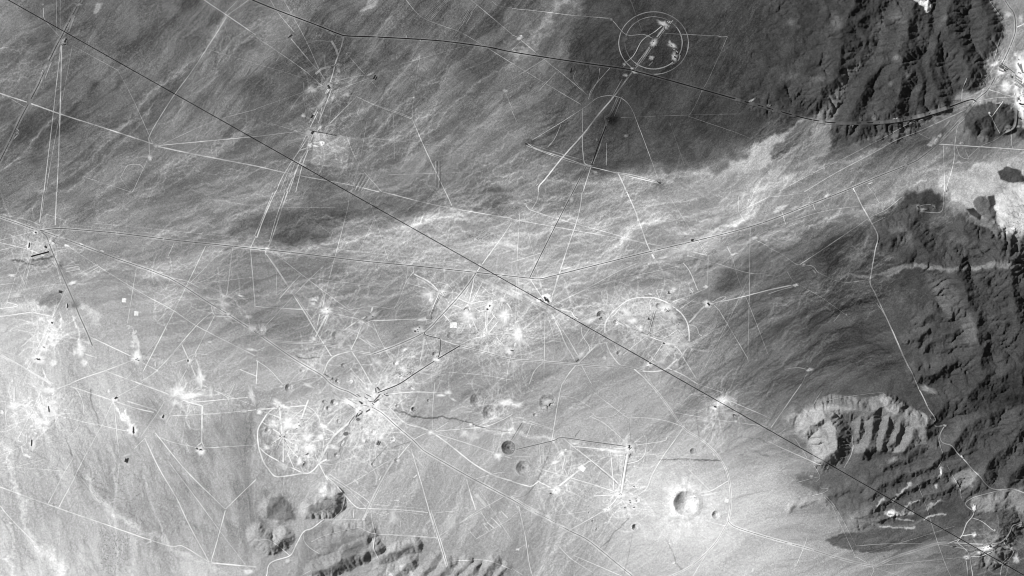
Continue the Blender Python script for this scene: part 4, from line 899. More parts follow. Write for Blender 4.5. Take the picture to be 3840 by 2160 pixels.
many(0, 0, [([(-40, 692), (215, 775), (455, 860), (800, 970), (1170, 1092)], 4.4, 56), ([(1170, 1100), (1450, 1160), (1932, 1253)], 4.6, 46), ([(1170, 1100), (1500, 1070), (1932, 1030)], 3, 42), ([(1230, 1085), (1600, 920), (1932, 825)], 1.6, 30),
            ([(465, 340), (460, 600), (452, 860), (440, 1200), (428, 1449)], 4.6, 52), ([(460, 340), (430, 600), (400, 860), (360, 1200), (330, 1449)], 3.4, 48), ([(545, 350), (500, 600), (460, 800)], 2, 30), ([(450, 870), (390, 1180), (345, 1449)], 2.2, 36), ([(1690, 100), (1540, 0)], 2.6, 48),
            ([(1690, 100), (1932, 265)], 2.6, 44), ([(1720, 120), (1560, 370), (1440, 550), (1300, 740), (1140, 1000), (1125, 1080), (1130, 1170)], 3, 42), ([(890, 530), (1000, 740), (1130, 1030), (1165, 1100)], 1.7, 34), ([(540, 340), (890, 530)], 1.4, 26), ([(1110, 1210), (1000, 1449)], 2.2, 36),
            ([(1080, 1270), (1060, 1245), (1010, 1240), (960, 1252), (920, 1320), (915, 1350), (990, 1449)], 1.8, 32), ([(650, 1340), (900, 1420), (990, 1449)], 1.8, 30), ([(1560, 370), (1932, 480)], 1.3, 24), ([(330, 60), (340, 150), (460, 285)], 2.2, 40), ([(425, 0), (430, 250)], 1.8, 30), ([(455, 0), (455, 250)], 1.8, 30),
            ([(1880, 0), (1720, 115)], 2.2, 34), ([(0, 365), (220, 335)], 1.7, 28), ([(1800, 0), (1700, 100)], 4, 34), ([(400, 400), (340, 500), (310, 560)], 5, 44), ([(385, 470), (340, 590)], 4, 40), ([(320, 590), (270, 720)], 3, 44), ([(120, 960), (140, 1000), (100, 1050)], 4, 50), ([(560, 120), (520, 240)], 6, 36), ([(40, 720), (190, 810)], 1.6, 30)])
many(0, 1, [([(0, 278), (350, 520), (500, 650)], 2, 36), ([(0, 485), (200, 540), (500, 640)], 1.4, 28), ([(262, 290), (430, 490), (470, 530), (520, 600)], 4, 44), ([(110, 0), (170, 100), (290, 245)], 2, 36), ([(210, 0), (370, 290), (480, 530), (510, 590)], 2, 34), ([(665, 280), (640, 370), (600, 480), (580, 560), (550, 650)], 4.4, 50),
            ([(635, 262), (655, 290), (645, 340)], 2.4, 44), ([(560, 660), (410, 960)], 3, 52), ([(575, 660), (540, 760), (470, 930)], 3, 48), ([(545, 670), (440, 870)], 3, 50), ([(535, 680), (400, 930)], 2.4, 40), ([(520, 700), (480, 900)], 2, 40), ([(440, 990), (400, 1100), (320, 1250), (250, 1449)], 3.4, 50), ([(420, 1000), (220, 1300), (150, 1449)], 3.4, 46),
            ([(395, 1130), (350, 1250), (300, 1449)], 3, 52), ([(380, 1020), (260, 1260), (180, 1449)], 2.4, 38), ([(340, 1200), (230, 1449)], 4, 46), ([(290, 1240), (210, 1449)], 2, 40), ([(760, 730), (520, 970)], 3, 40), ([(760, 730), (890, 790), (1020, 840), (1180, 900)], 3.2, 36), ([(900, 790), (1020, 830), (1180, 890)], 1.6, 30), ([(1180, 900), (1190, 740), (1240, 420)], 1.7, 24),
            ([(1180, 900), (1270, 1110), (1350, 1280), (1430, 1449)], 2.6, 42), ([(880, 560), (620, 610), (0, 820)], 1.5, 26), ([(890, 580), (580, 690)], 1.6, 28), ([(1130, 0), (1250, 130), (1430, 205), (1530, 240), (1690, 330), (1932, 480)], 2.2, 40), ([(1620, 0), (1932, 262)], 2.6, 44), ([(1040, 870), (1045, 1200)], 1.7, 28), ([(660, 960), (770, 1230), (950, 1449)], 1.7, 30),
            ([(1000, 1320), (1370, 1308), (1700, 1295)], 1.7, 28), ([(0, 1253), (300, 1320), (680, 1390), (932, 1449)], 3.6, 44), ([(980, 520), (1400, 400), (1600, 345)], 1.4, 22), ([(680, 400), (820, 560)], 1.8, 30), ([(870, 610), (910, 660)], 1.8, 28), ([(570, 310), (600, 360), (620, 420)], 9, 46), ([(450, 560), (500, 520), (560, 505), (625, 490)], 9, 40), ([(290, 1215), (380, 1255)], 7, 50),
            ([(380, 330), (460, 310), (560, 315)], 1.8, 26), ([(360, 620), (360, 730), (380, 860)], 1.6, 24), ([(0, 1030), (340, 990)], 1.6, 28), ([(110, 930), (380, 1010)], 1.6, 24), ([(410, 1078), (500, 1078)], 2, 60), ([(1560, 0), (1420, 20), (1250, 30)], 1.2, 0), ([(330, 1135), (400, 1110)], 3, 54), ([(840, 900), (790, 1180), (720, 1449)], 1.6, 24), ([(1780, 10), (1830, 50), (1932, 62)], 1.8, 28),
            ([(1670, 40), (1520, 240), (1480, 300)], 1.8, 30), ([(1880, 690), (1932, 820)], 1.8, 30), ([(1860, 690), (1700, 700)], 1.2, 22), ([(840, 1040), (1210, 1080), (1600, 1130)], 1.2, 18)])
many(0, 2, [([(0, 265), (60, 300), (240, 450), (380, 560), (570, 720)], 2.2, 44), ([(1190, 165), (1080, 300), (960, 480), (880, 580), (760, 740), (640, 880), (540, 1010), (380, 1190), (260, 1340), (205, 1405), (200, 1449)], 5, 60), ([(1175, 165), (1060, 320), (930, 500)], 2.4, 70), ([(1210, 160), (1090, 310), (975, 480)], 2.4, 60),
            ([(545, 1000), (530, 1050), (540, 1200), (555, 1240), (600, 1252)], 3.6, 56), ([(530, 820), (530, 1000)], 1.7, 40), ([(110, 1080), (190, 1125), (390, 1190), (560, 1250), (700, 1285), (800, 1310), (1110, 1385)], 3.2, 62), ([(110, 1100), (390, 1205), (600, 1265)], 1.8, 56), ([(120, 1085), (380, 1165), (560, 1215), (620, 1220)], 1.7, 44), ([(700, 1290), (900, 1320), (1090, 1370)], 1.6, 46),
            ([(150, 1060), (380, 920), (550, 810), (660, 735), (795, 733), (890, 805), (960, 970), (1050, 1210), (1100, 1350)], 2, 52), ([(800, 1310), (830, 1370), (865, 1449)], 4.6, 46), ([(595, 1260), (535, 1449)], 3.4, 46), ([(0, 68), (215, 90), (440, 118), (690, 140), (750, 155), (860, 265), (990, 265), (1070, 300)], 2, 46), ([(1150, 257), (1550, 278), (1560, 285), (1620, 282)], 2, 42),
            ([(1620, 285), (1570, 400), (1480, 600), (1430, 690), (1380, 800), (1330, 880)], 1.7, 36), ([(890, 0), (930, 110), (980, 240)], 1.7, 34), ([(1330, 880), (1680, 1000), (1790, 1045)], 1.4, 32), ([(820, 890), (1330, 870), (1720, 862)], 1.3, 30), ([(1190, 930), (1300, 1250)], 1.5, 30), ([(660, 520), (650, 600), (610, 680), (580, 740)], 2, 52), ([(740, 515), (690, 570), (600, 680), (575, 750)], 1.8, 48),
            ([(1140, 190), (1080, 240), (980, 310), (930, 400), (900, 440), (850, 480), (840, 510)], 2.4, 70), ([(480, 540), (465, 600), (545, 695)], 1.8, 40), ([(0, 480), (200, 600), (350, 690), (520, 790)], 1.7, 36), ([(0, 840), (40, 930)], 1.6, 30), ([(330, 550), (200, 690)], 1.6, 30), ([(260, 440), (180, 490), (0, 600)], 4, 26), ([(715, 1080), (710, 1250)], 2, 46), ([(370, 940), (320, 1050), (270, 1110)], 2, 40),
            ([(0, 640), (180, 600)], 1.5, 28), ([(1210, 370), (1250, 400)], 4, 80), ([(1200, 490), (1250, 460), (1265, 420)], 5, 60), ([(740, 760), (830, 600)], 2.4, 40), ([(770, 880), (830, 730)], 2, 44), ([(60, 320), (0, 380)], 2, 50), ([(1060, 470), (1030, 500)], 2, 50)])
many(0, 3, [([(90, 1440), (330, 1310), (600, 1180), (770, 1090), (860, 1045), (1100, 910), (1190, 870)], 1.7, 34), ([(270, 1449), (500, 1310), (800, 1150), (960, 1060), (1150, 985), (1400, 870)], 3.4, 34), ([(1270, 1090), (1500, 1105), (1700, 1118), (1932, 1135)], 2.8, 50), ([(1315, 1100), (1320, 1300), (1320, 1449)], 3.0, 44),
            ([(1395, 1100), (1390, 1230), (1330, 1449)], 2, 40), ([(1400, 1100), (1420, 960), (1470, 900)], 2, 40), ([(1820, 980), (1830, 1110), (1870, 1130)], 2, 56), ([(1650, 680), (1850, 740)], 3, 66), ([(1932, 180), (1860, 215)], 3, 60), ([(1560, 770), (1700, 745), (1850, 740)], 1.7, 44), ([(1480, 600), (1455, 680), (1450, 770)], 2, 66),
            ([(1760, 220), (1720, 340), (1690, 460)], 1.8, 48), ([(1760, 770), (1700, 845), (1670, 885), (1640, 860)], 1.8, 80), ([(1670, 890), (1735, 1010)], 1.6, 70), ([(1770, 20), (1820, 90), (1870, 160), (1932, 220)], 2, 30), ([(1640, 0), (1700, 90), (1760, 160)], 1.8, 30), ([(1600, 720), (1590, 640), (1660, 560), (1760, 380)], 1.8, 36), ([(1130, 1010), (1230, 1060)], 1.4, 40),
            ([(1930, 480), (1860, 600), (1840, 700)], 2.4, 20), ([(1470, 790), (1250, 870), (1000, 960)], 1.8, 30), ([(1540, 800), (1400, 870), (1180, 970)], 1.6, 26), ([(1410, 1105), (1440, 1180), (1500, 1200), (1480, 1140)], 1.5, 36), ([(1500, 1190), (1590, 1110), (1700, 1060), (1800, 990)], 1.8, 40), ([(630, 1410), (650, 1449)], 3, 60), ([(740, 1400), (780, 1449)], 1.6, 40)])
many(1, 0, [([(425, 0), (415, 250)], 4.6, 46), ([(325, 0), (297, 230)], 3.4, 44), ([(340, 0), (312, 180)], 2.2, 36), ([(-30, 372), (270, 292)], 3, 40), ([(-20, 444), (240, 380), (300, 378)], 2.2, 38), ([(-20, 378), (200, 430), (330, 480)], 3, 40), ([(210, 350), (60, 800), (20, 880)], 1.8, 30), ([(240, 440), (110, 820)], 1.8, 30), ([(250, 420), (200, 640), (120, 830)], 2, 32),
            ([(500, 400), (740, 560), (1080, 770), (1300, 890), (1500, 1020), (1932, 1240)], 2.6, 34), ([(1030, 565), (1000, 740), (960, 990)], 2, 34), ([(1550, 410), (1400, 720), (1220, 1080), (1080, 1350)], 3.4, 38), ([(1690, 425), (1400, 720)], 2, 32), ([(1755, 420), (1710, 780)], 3.4, 32), ([(1890, 430), (1925, 870)], 3, 36), ([(1932, 330), (1890, 420)], 3, 40),
            ([(1600, 905), (1480, 1010), (1200, 1330), (1060, 1430)], 2.6, 38), ([(1620, 930), (1480, 1200), (1350, 1449)], 2.6, 38), ([(670, 1090), (1000, 1245)], 3, 38), ([(790, 1350), (1000, 1270)], 3.6, 42), ([(790, 1350), (640, 1400), (530, 1445)], 3.6, 36), ([(790, 1350), (1060, 1449)], 4, 42), ([(-40, 1220), (150, 1310), (380, 1449)], 6, 34), ([(-40, 1200), (120, 1290), (400, 1449)], 2, 36),
            ([(400, 940), (330, 1080), (200, 1340)], 3.4, 36), ([(500, 730), (390, 950)], 3, 36), ([(250, 910), (400, 942)], 3, 40), ([(-10, 942), (250, 905)], 3, 36), ([(1310, 390), (1260, 500)], 2, 32), ([(1370, 1150), (1420, 1260), (1490, 1430)], 4, 36), ([(1560, 1225), (1460, 1225), (1400, 1260), (1320, 1290)], 2, 34), ([(1280, 645), (1400, 670), (1500, 720)], 2, 26),
            ([(1590, 850), (1610, 920), (1650, 940), (1740, 935)], 3.4, 40), ([(480, 213), (1900, 352)], 1.4, 22), ([(478, 240), (1795, 378)], 1.2, 16), ([(330, 1160), (270, 1180), (240, 1250)], 2, 36), ([(360, 1080), (330, 1165)], 4, 40), ([(600, 1200), (660, 1230), (730, 1250)], 4, 44), ([(660, 1290), (690, 1350), (720, 1370)], 2, 30), ([(1060, 1280), (1190, 1350)], 2, 36), ([(1190, 1350), (1080, 1420)], 2, 36),
            ([(1810, 1340), (1932, 1390)], 3, 40), ([(1060, 1449), (1240, 1290), (1400, 1120)], 1.6, 24), ([(0, 700), (120, 690), (190, 740)], 2, 28), ([(345, 170), (345, 240)], 2, 40), ([(480, 210), (345, 165)], 1.6, 30), ([(0, 170), (200, 210), (300, 250)], 2, 30), ([(500, 560), (590, 545)], 2.4, 34), ([(500, 580), (595, 560)], 2.4, 34), ([(495, 600), (600, 575)], 2.4, 34),
            ([(610, 640), (750, 560)], 2.4, 32), ([(590, 620), (740, 545)], 2.4, 32), ([(460, 700), (430, 580), (390, 520)], 2.4, 24), ([(290, 440), (480, 380)], 1.6, 26), ([(0, 880), (130, 860), (50, 830)], 4, 36), ([(1932, 640), (1500, 690)], 1.3, 20), ([(840, 1449), (960, 1400), (1080, 1250), (1200, 1100)], 1.4, 22), ([(1932, 410), (1600, 640), (1430, 700)], 1.3, 22)])
many(1, 1, [([(80, 470), (180, 620), (360, 900), (450, 1050), (520, 1160), (570, 1240)], 3.8, 38), ([(90, 470), (240, 700), (420, 960)], 1.8, 32), ([(75, 475), (70, 430)], 3, 44), ([(160, 540), (150, 780)], 1.7, 28), ([(0, 865), (400, 890)], 3, 30), ([(560, 910), (780, 960)], 2.4, 34), ([(700, 60), (690, 130), (620, 400), (540, 700), (490, 930)], 2.4, 34), ([(860, 70), (900, 200), (1000, 520)], 1.7, 28),
            ([(510, 560), (390, 670), (230, 840), (80, 1000)], 2, 32), ([(330, 630), (180, 800)], 2, 30), ([(160, 480), (420, 680), (660, 860), (800, 950)], 1.8, 30), ([(390, 650), (1000, 720)], 1.3, 24), ([(548, 900), (480, 1030), (440, 1110), (415, 1140)], 6.5, 40), ([(480, 920), (450, 1060)], 3, 36), ([(550, 915), (500, 1050), (470, 1150)], 3, 36), ([(870, 970), (800, 1010), (760, 1100), (715, 1195)], 2.4, 38),
            ([(870, 970), (1000, 967), (1290, 955)], 3, 38), ([(830, 940), (740, 990), (640, 1060)], 5, 40), ([(880, 980), (930, 1100), (1010, 1250)], 2, 30), ([(715, 1195), (780, 1290), (870, 1449)], 3, 36), ([(715, 1200), (600, 1235), (545, 1280), (520, 1340), (490, 1400)], 3, 40), ([(1195, 620), (1310, 680), (1380, 750)], 5, 50), ([(1185, 560), (1190, 610)], 3, 44), ([(1190, 600), (1130, 685), (1085, 800), (1040, 885)], 2, 38),
            ([(1130, 685), (1320, 735)], 2, 36), ([(1150, 560), (1130, 685)], 1.7, 32), ([(1040, 885), (880, 865), (700, 890)], 1.7, 32), ([(1360, 600), (1310, 690)], 1.7, 30), ([(1668, 600), (1710, 540), (1850, 350), (1932, 230)], 3.4, 50), ([(960, 0), (1250, 75), (1490, 125), (1932, 200)], 3.4, 42), ([(1430, 0), (1480, 105)], 2.4, 40), ([(1480, 130), (1460, 330), (1430, 500)], 1.6, -16),
            ([(150, -6), (100, 100), (50, 220), (5, 345)], 4.4, 52), ([(130, 0), (60, 170), (-10, 330)], 2.4, 46), ([(240, -6), (190, 140), (120, 350), (85, 425)], 4.4, 48), ([(220, 0), (150, 200), (100, 380)], 2, 44), ([(130, 115), (600, 120)], 1.6, 26), ([(725, 445), (1700, 552)], 1.4, 22), ([(1118, 515), (1600, 568)], 1.2, 16), ([(60, 370), (430, 410), (720, 445)], 1.4, 20), ([(900, 190), (760, 480)], 1.4, 24),
            ([(580, 300), (560, 350)], 1.4, 30), ([(450, 230), (560, 310)], 1.2, 24), ([(0, 1200), (100, 1160), (150, 1170)], 2, 30), ([(0, 1270), (100, 1340), (200, 1449)], 2.2, 34), ([(10, 1280), (0, 1449)], 3, 40), ([(780, 1100), (900, 1180)], 3, 30), ([(640, 1140), (560, 1100)], 4, 34), ([(880, 870), (860, 940)], 6, 46), ([(620, 870), (700, 900), (780, 950)], 2, 36), ([(200, 1449), (440, 1400), (560, 1410)], 2, 24),
            ([(1440, 1360), (1700, 1380), (1932, 1420)], 2, 26), ([(1240, 1280), (1270, 1090)], 3, 28), ([(700, 1320), (820, 1449)], 2, 34), ([(1010, 1250), (960, 1200), (880, 1300), (720, 1290)], 2, 36), ([(1932, 1190), (1900, 1340), (1890, 1449)], 2.4, 34), ([(1500, 410), (1720, 520)], 1.2, 0), ([(340, 630), (160, 780)], 1.4, 24), ([(1800, 560), (1932, 530)], 1.4, 24)])
manyz(ZN, [([(770, 380), (900, 440), (1010, 470), (1160, 440), (1330, 425), (1500, 425), (1620, 450), (1700, 540), (1730, 640), (1740, 720)], 4, 48), ([(1640, 245), (1560, 470), (1550, 520)], 3, 50), ([(1050, 20), (990, 300), (955, 470)], 2.4, 42), ([(1020, 60), (940, 230), (870, 370)], 2, 38), ([(1045, 80), (980, 400)], 2, 38), ([(1210, 70), (1020, 450)], 2.6, 40), ([(1050, 20), (1310, 270), (1400, 300), (1480, 380)], 1.7, 34),
           ([(650, 490), (760, 530), (860, 580)], 2.6, 44), ([(500, 670), (640, 830)], 2.6, 46), ([(1000, 720), (1060, 850), (1120, 980), (1180, 1020)], 3, 40), ([(1260, 620), (1260, 860), (1285, 1000)], 3, 44), ([(1290, 600), (1285, 1030)], 3, 40), ([(1600, 680), (1480, 810), (1310, 1020)], 4, 44), ([(1420, 700), (1280, 880), (1190, 1010)], 3, 44), ([(1370, 600), (1390, 670), (1480, 770)], 3, 44),
           ([(1180, 1080), (1000, 1120), (800, 1220)], 4, 44), ([(680, 1030), (1060, 1015), (1120, 990)], 2.4, -20), ([(1280, 1060), (1340, 1110), (1500, 1190), (1700, 1310)], 4, 30), ([(1290, 1070), (1500, 1192), (1700, 1312)], 1.2, -60), ([(1220, 1110), (1310, 1260), (1310, 1360)], 1.7, 34), ([(150, 980), (160, 1020), (400, 1110), (700, 1210), (790, 1230)], 3, 34), ([(415, 300), (330, 490), (250, 690)], 3, 54),
           ([(425, 300), (320, 540), (262, 690)], 1.1, -70), ([(455, 310), (340, 540), (280, 690)], 1.0, -60), ([(1070, 0), (1500, 190), (1932, 390)], 16, 20), ([(1060, 10), (1500, 215), (1932, 430)], 2, 24), ([(1080, 0), (1500, 170), (1932, 360)], 1.6, -12), ([(160, 1110), (130, 1300), (100, 1449)], 2.4, 32), ([(170, 1120), (210, 1260), (260, 1340)], 2, 36), ([(0, 0), (160, 90), (400, 240)], 5, 36),
           ([(1110, 330), (1300, 310), (1450, 265), (1580, 270)], 2, 34), ([(1100, 350), (1250, 345), (1400, 330)], 2, 30), ([(1090, 560), (1250, 500), (1360, 440)], 4, 36), ([(1050, 540), (1150, 610), (1250, 600)], 3, 36), ([(320, 120), (430, 95), (560, 130), (640, 200), (670, 290), (660, 400)], 1.6, 34), ([(500, 210), (565, 140)], 2, 46), ([(540, 380), (600, 470)], 2, 30), ([(1300, 1040), (1932, 1000)], 3, 26), ([(1310, 1030), (1932, 900)], 2, 28),
           ([(820, 1000), (890, 850), (800, 830)], 4, 40), ([(740, 1000), (780, 900)], 9, 40), ([(940, 740), (990, 910)], 6, 40), ([(0, 780), (160, 740)], 7, 46), ([(1820, 240), (1800, 920)], 1.8, 26), ([(1780, 1250), (1820, 1100)], 6, 40), ([(1766, 1255), (1800, 1110)], 1.2, -70), ([(660, 820), (300, 800)], 1.6, 28), ([(440, 1130), (760, 1180), (1932, 1300)], 1.5, 22), ([(1600, 1230), (1450, 1080)], 1.6, 30), ([(1310, 1270), (1560, 1120), (1800, 1080)], 1.6, 26)])
many(1, 2, [([(-10, 740), (120, 800), (260, 872)], 9, 24), ([(-10, 755), (260, 885)], 2, 30), ([(250, 900), (245, 1200), (240, 1449)], 2.2, 34), ([(290, 910), (360, 1040), (400, 1140), (480, 1280)], 4, 42), ([(300, 920), (420, 1100), (500, 1240)], 3, 36), ([(240, 900), (130, 1000), (-10, 1095)], 5, 36), ([(230, 900), (60, 1000), (-10, 1040)], 2.4, 34), ([(280, 865), (450, 905)], 5, 40), ([(450, 905), (470, 940), (500, 960)], 4, 40),
            ([(300, 860), (560, 730), (800, 600), (940, 540)], 3, 28), ([(290, 850), (700, 690), (1250, 560)], 2, 26), ([(260, 890), (320, 1130), (310, 1270)], 1.7, 30), ([(270, 870), (290, 840), (350, 620)], 4, 30), ([(135, 655), (230, 800)], 3, 44), ([(210, 660), (240, 790)], 1.7, 28), ([(60, 140), (40, 500), (30, 900)], 2, 32), ([(80, 140), (170, 500), (235, 800)], 1.4, 26), ([(200, 0), (190, 60), (150, 130)], 3.4, 44),
            ([(100, 90), (120, 120), (150, 140), (350, 205), (700, 300), (1000, 390)], 2.6, 40), ([(0, 205), (330, 265), (700, 330), (1000, 385), (1300, 440), (1480, 480)], 3.4, 36), ([(865, 0), (940, 170), (1010, 370), (1050, 460)], 4.6, 54), ([(1055, 470), (1080, 515)], 7, 60), ([(530, 0), (500, 180), (400, 480), (290, 830)], 4, 38), ([(940, 165), (950, 220)], 6, 50),
            ([(1020, 1075), (860, 1010), (790, 965)], 2, -50), ([(1030, 1070), (1060, 960), (1080, 890)], 3.4, 10), ([(1035, 1070), (1066, 960), (1086, 890)], 1.2, -90), ([(1025, 1070), (1052, 960), (1072, 890)], 1.0, -80), ([(1035, 1090), (1140, 1130), (1210, 1150)], 4, 44), ([(1210, 1150), (1260, 1190), (1280, 1220)], 4, 44), ([(1140, 1140), (1100, 1200), (1040, 1290)], 4, 40), ([(1142, 1140), (1104, 1200), (1044, 1290)], 1.2, -60),
            ([(1030, 1085), (1160, 1030), (1300, 1000)], 3, 30), ([(1000, 1080), (740, 1130), (590, 1160)], 2, 28), ([(1015, 1090), (920, 1160), (840, 1230)], 2, 28), ([(1335, 985), (1450, 860)], 6, 50), ([(1510, 840), (1700, 800), (1932, 740)], 3, 54), ([(1510, 830), (1560, 800), (1610, 790), (1590, 815), (1510, 842)], 2, 40), ([(1210, 830), (1300, 795), (1390, 765)], 2.4, 38), ([(1400, 740), (1340, 600), (1290, 535)], 2.6, 38), ([(1390, 760), (1470, 725)], 3, 46),
            ([(1795, 270), (1790, 620), (1785, 960), (1778, 1270)], 2.6, 34), ([(1710, 150), (1740, 200), (1790, 270)], 2, 36), ([(1708, 20), (1708, 150)], 1.5, 30), ([(1720, 145), (1932, 40)], 1.6, 34), ([(1580, 270), (1640, 420), (1700, 640), (1740, 740), (1830, 960), (1932, 1230)], 1.9, 34), ([(1620, 410), (1655, 480)], 4, 44), ([(1320, 480), (1480, 520), (1790, 612), (1932, 608)], 2, 34), ([(1560, 890), (1620, 990), (1780, 1260)], 2.4, 40),
            ([(1515, 845), (1560, 890)], 2.4, 36), ([(1790, 640), (1740, 740), (1600, 1040), (1450, 1330)], 1.4, 28), ([(1170, 1325), (1290, 1380), (1400, 1449)], 4, 40), ([(1290, 1245), (1390, 1410)], 3, 38), ([(920, 1335), (985, 1390), (1045, 1455)], 4.4, 44), ([(480, 1310), (430, 1370), (380, 1449)], 3, 36), ([(235, 1285), (170, 1350), (130, 1449)], 3.4, 42), ([(520, 1300), (600, 1449)], 1.7, 30), ([(700, 1100), (590, 1200), (500, 1290)], 6.5, 28),
            ([(525, 1020), (530, 1080), (580, 1160), (585, 1200)], 2, 38), ([(600, 1010), (500, 1150)], 3, 36), ([(800, 985), (870, 1020)], 6, 40), ([(1405, 372), (1470, 478)], 2, 40), ([(1475, 490), (1520, 455)], 2, 40), ([(1050, 900), (1040, 830), (1060, 800)], 2.4, 44), ([(1110, 800), (1090, 740), (1130, 735)], 1.8, 34), ([(880, 950), (960, 1040)], 3, 36), ([(340, 885), (600, 855), (760, 850)], 2, 30), ([(560, 890), (620, 840)], 1.4, -60), ([(1120, 940), (1160, 970), (1230, 960)], 3, 40),
            ([(1335, 1000), (1390, 1020), (1410, 1070), (1430, 1085)], 2, 40), ([(1340, 1040), (1400, 1070)], 2, 36), ([(820, 870), (760, 940)], 2, 30), ([(1030, 1340), (1060, 1260)], 4, 34), ([(1180, 1320), (1250, 1260)], 5, 30), ([(1400, 370), (1310, 230), (1190, 40)], 1.4, 24), ([(1250, 540), (1480, 490)], 1.4, -20), ([(0, 530), (220, 460)], 2.4, 30), ([(940, 800), (900, 900)], 1.6, 26), ([(1300, 1000), (1150, 1100), (1060, 1090)], 2, 30), ([(790, 1190), (760, 1100), (720, 1090)], 3, 34),
            ([(350, 985), (450, 960), (560, 990), (700, 1000)], 2, 28), ([(130, 1095), (390, 1135)], 1.6, 30), ([(1400, 790), (1270, 880)], 1.8, 32), ([(1830, 360), (1932, 410)], 1.4, 34), ([(1850, 330), (1932, 290)], 1.4, 28)])
many(1, 3, [([(0, 420), (100, 470), (200, 540), (240, 550), (330, 560), (370, 605)], 2, 42), ([(240, 545), (430, 420), (650, 270), (770, 190), (890, 130), (1000, 40)], 2.4, 44), ([(0, 740), (180, 702)], 4.6, 62), ([(0, 770), (70, 745), (180, 715)], 2, 50), ([(370, 605), (550, 680), (760, 662)], 1.7, 34), ([(140, 600), (200, 680), (390, 790), (600, 940)], 1.3, 30), ([(0, 280), (400, 150), (800, 95)], 1.7, 28),
            ([(290, 1370), (250, 1449)], 2.6, 56), ([(300, 1340), (230, 1325), (150, 1330)], 2, 40), ([(1312, 0), (1312, 110), (1298, 148), (1260, 158), (1140, 150)], 3.0, 50), ([(1120, 110), (1170, 100), (1220, 98)], 1.8, 60), ([(1240, 140), (1225, 120), (1240, 95), (1255, 120)], 2, 60), ([(95, 130), (130, 245)], 2.4, 46), ([(330, 80), (352, 140)], 2, 44), ([(790, 5), (830, 80)], 1.6, 36), ([(0, 330), (160, 260), (280, 210)], 1.6, 26),
            ([(0, 40), (100, 30), (260, 10)], 1.4, 28), ([(290, 10), (320, 80)], 1.4, 30), ([(770, 245), (880, 190)], 1.4, 34), ([(490, 980), (560, 890)], 1.2, 28), ([(1800, 900), (1932, 1040)], 1.6, 0), ([(410, 85), (430, 125)], 1.4, 34), ([(600, 960), (700, 1010)], 1.2, 24), ([(815, 840), (880, 940), (990, 1190), (1110, 1440)], 1.6, 40)])
many(2, 0, [([(530, 20), (700, 75), (850, 125), (1010, 180), (1160, 215)], 4, 42), ([(1060, 0), (1250, 70), (1400, 130), (1525, 165)], 4.4, 44), ([(1525, 165), (1520, 440)], 6, 48), ([(1520, 440), (1480, 480), (1500, 520), (1540, 490), (1522, 440)], 4, 50), ([(1300, 240), (1530, 230), (1830, 205), (1932, 195)], 3.4, 44), ([(1440, 140), (1932, 95)], 2.4, 38), ([(1620, 50), (1932, 170)], 2, 36), ([(1530, 485), (1932, 460)], 2, 38),
            ([(330, 0), (260, 160), (210, 260), (130, 420)], 3.4, 40), ([(80, 0), (40, 150), (45, 300), (80, 330)], 1.8, 32), ([(105, 20), (103, 150)], 5, 34), ([(-20, 772), (430, 935), (780, 1055), (1050, 1150), (1290, 1225), (1380, 1225), (1580, 1345)], 3.8, 38), ([(560, 710), (440, 935)], 4, 40), ([(490, 655), (355, 915)], 3.2, 36), ([(750, 340), (600, 620), (560, 710)], 2.4, 32), ([(490, 655), (550, 560)], 2, 32),
            ([(1090, 410), (1200, 640), (1330, 860), (1420, 1050), (1580, 1345)], 3.8, 42), ([(1170, 370), (1400, 650), (1700, 945)], 3, 40), ([(1700, 955), (1640, 1180), (1592, 1345)], 3.4, 44), ([(1700, 945), (1932, 720)], 3, 42), ([(1600, 1350), (1932, 1380)], 5, 48), ([(1280, 600), (1500, 890), (1660, 1110), (1880, 1400)], 2, 34), ([(-10, 912), (90, 1030), (250, 1190)], 3.4, 40), ([(0, 650), (60, 640), (330, 570)], 2, 30),
            ([(750, 310), (900, 345), (980, 360)], 2, 34), ([(850, 130), (760, 330)], 2, 32), ([(860, 150), (880, 400), (895, 470)], 1.7, 30), ([(900, 600), (880, 760)], 1.7, 30), ([(560, 30), (600, 80), (630, 190), (600, 290), (550, 370), (480, 410), (350, 445)], 1.9, 32), ([(530, 0), (460, 25), (390, 48)], 4, 40), ([(260, 165), (300, 180), (480, 250)], 2.4, 34), ([(0, 540), (180, 460), (200, 380)], 1.8, 28),
            ([(1120, 100), (1160, 160), (1240, 300)], 1.2, -20), ([(960, 130), (1180, 200)], 5, 30), ([(1160, 215), (1220, 100)], 1.6, -24), ([(1160, 215), (1100, 330)], 1.6, -24), ([(1060, 400), (1180, 230), (1240, 130)], 3, 22), ([(900, 560), (890, 480), (870, 250)], 1.6, 32), ([(1430, 470), (1400, 450), (1430, 520)], 2, 36), ([(1550, 490), (1520, 230)], 1.6, 26), ([(850, 115), (930, 70), (1060, 0)], 2.4, 34), ([(490, 250), (640, 290), (760, 310)], 1.6, 28),
            ([(1170, 390), (1300, 440), (1480, 480)], 2, 32), ([(1010, 490), (1090, 410)], 2, 26), ([(600, 700), (750, 900), (850, 1100)], 1.3, 20), ([(130, 425), (160, 440)], 3, 44), ([(160, 470), (170, 520), (210, 550)], 4, 46), ([(0, 620), (500, 660)], 1.4, 22), ([(110, 350), (140, 250), (80, 200)], 1.5, 26), ([(1500, 0), (1620, 50), (1720, 110), (1690, 170), (1660, 190)], 1.6, 32), ([(1720, 110), (1770, 0)], 1.8, 30)])
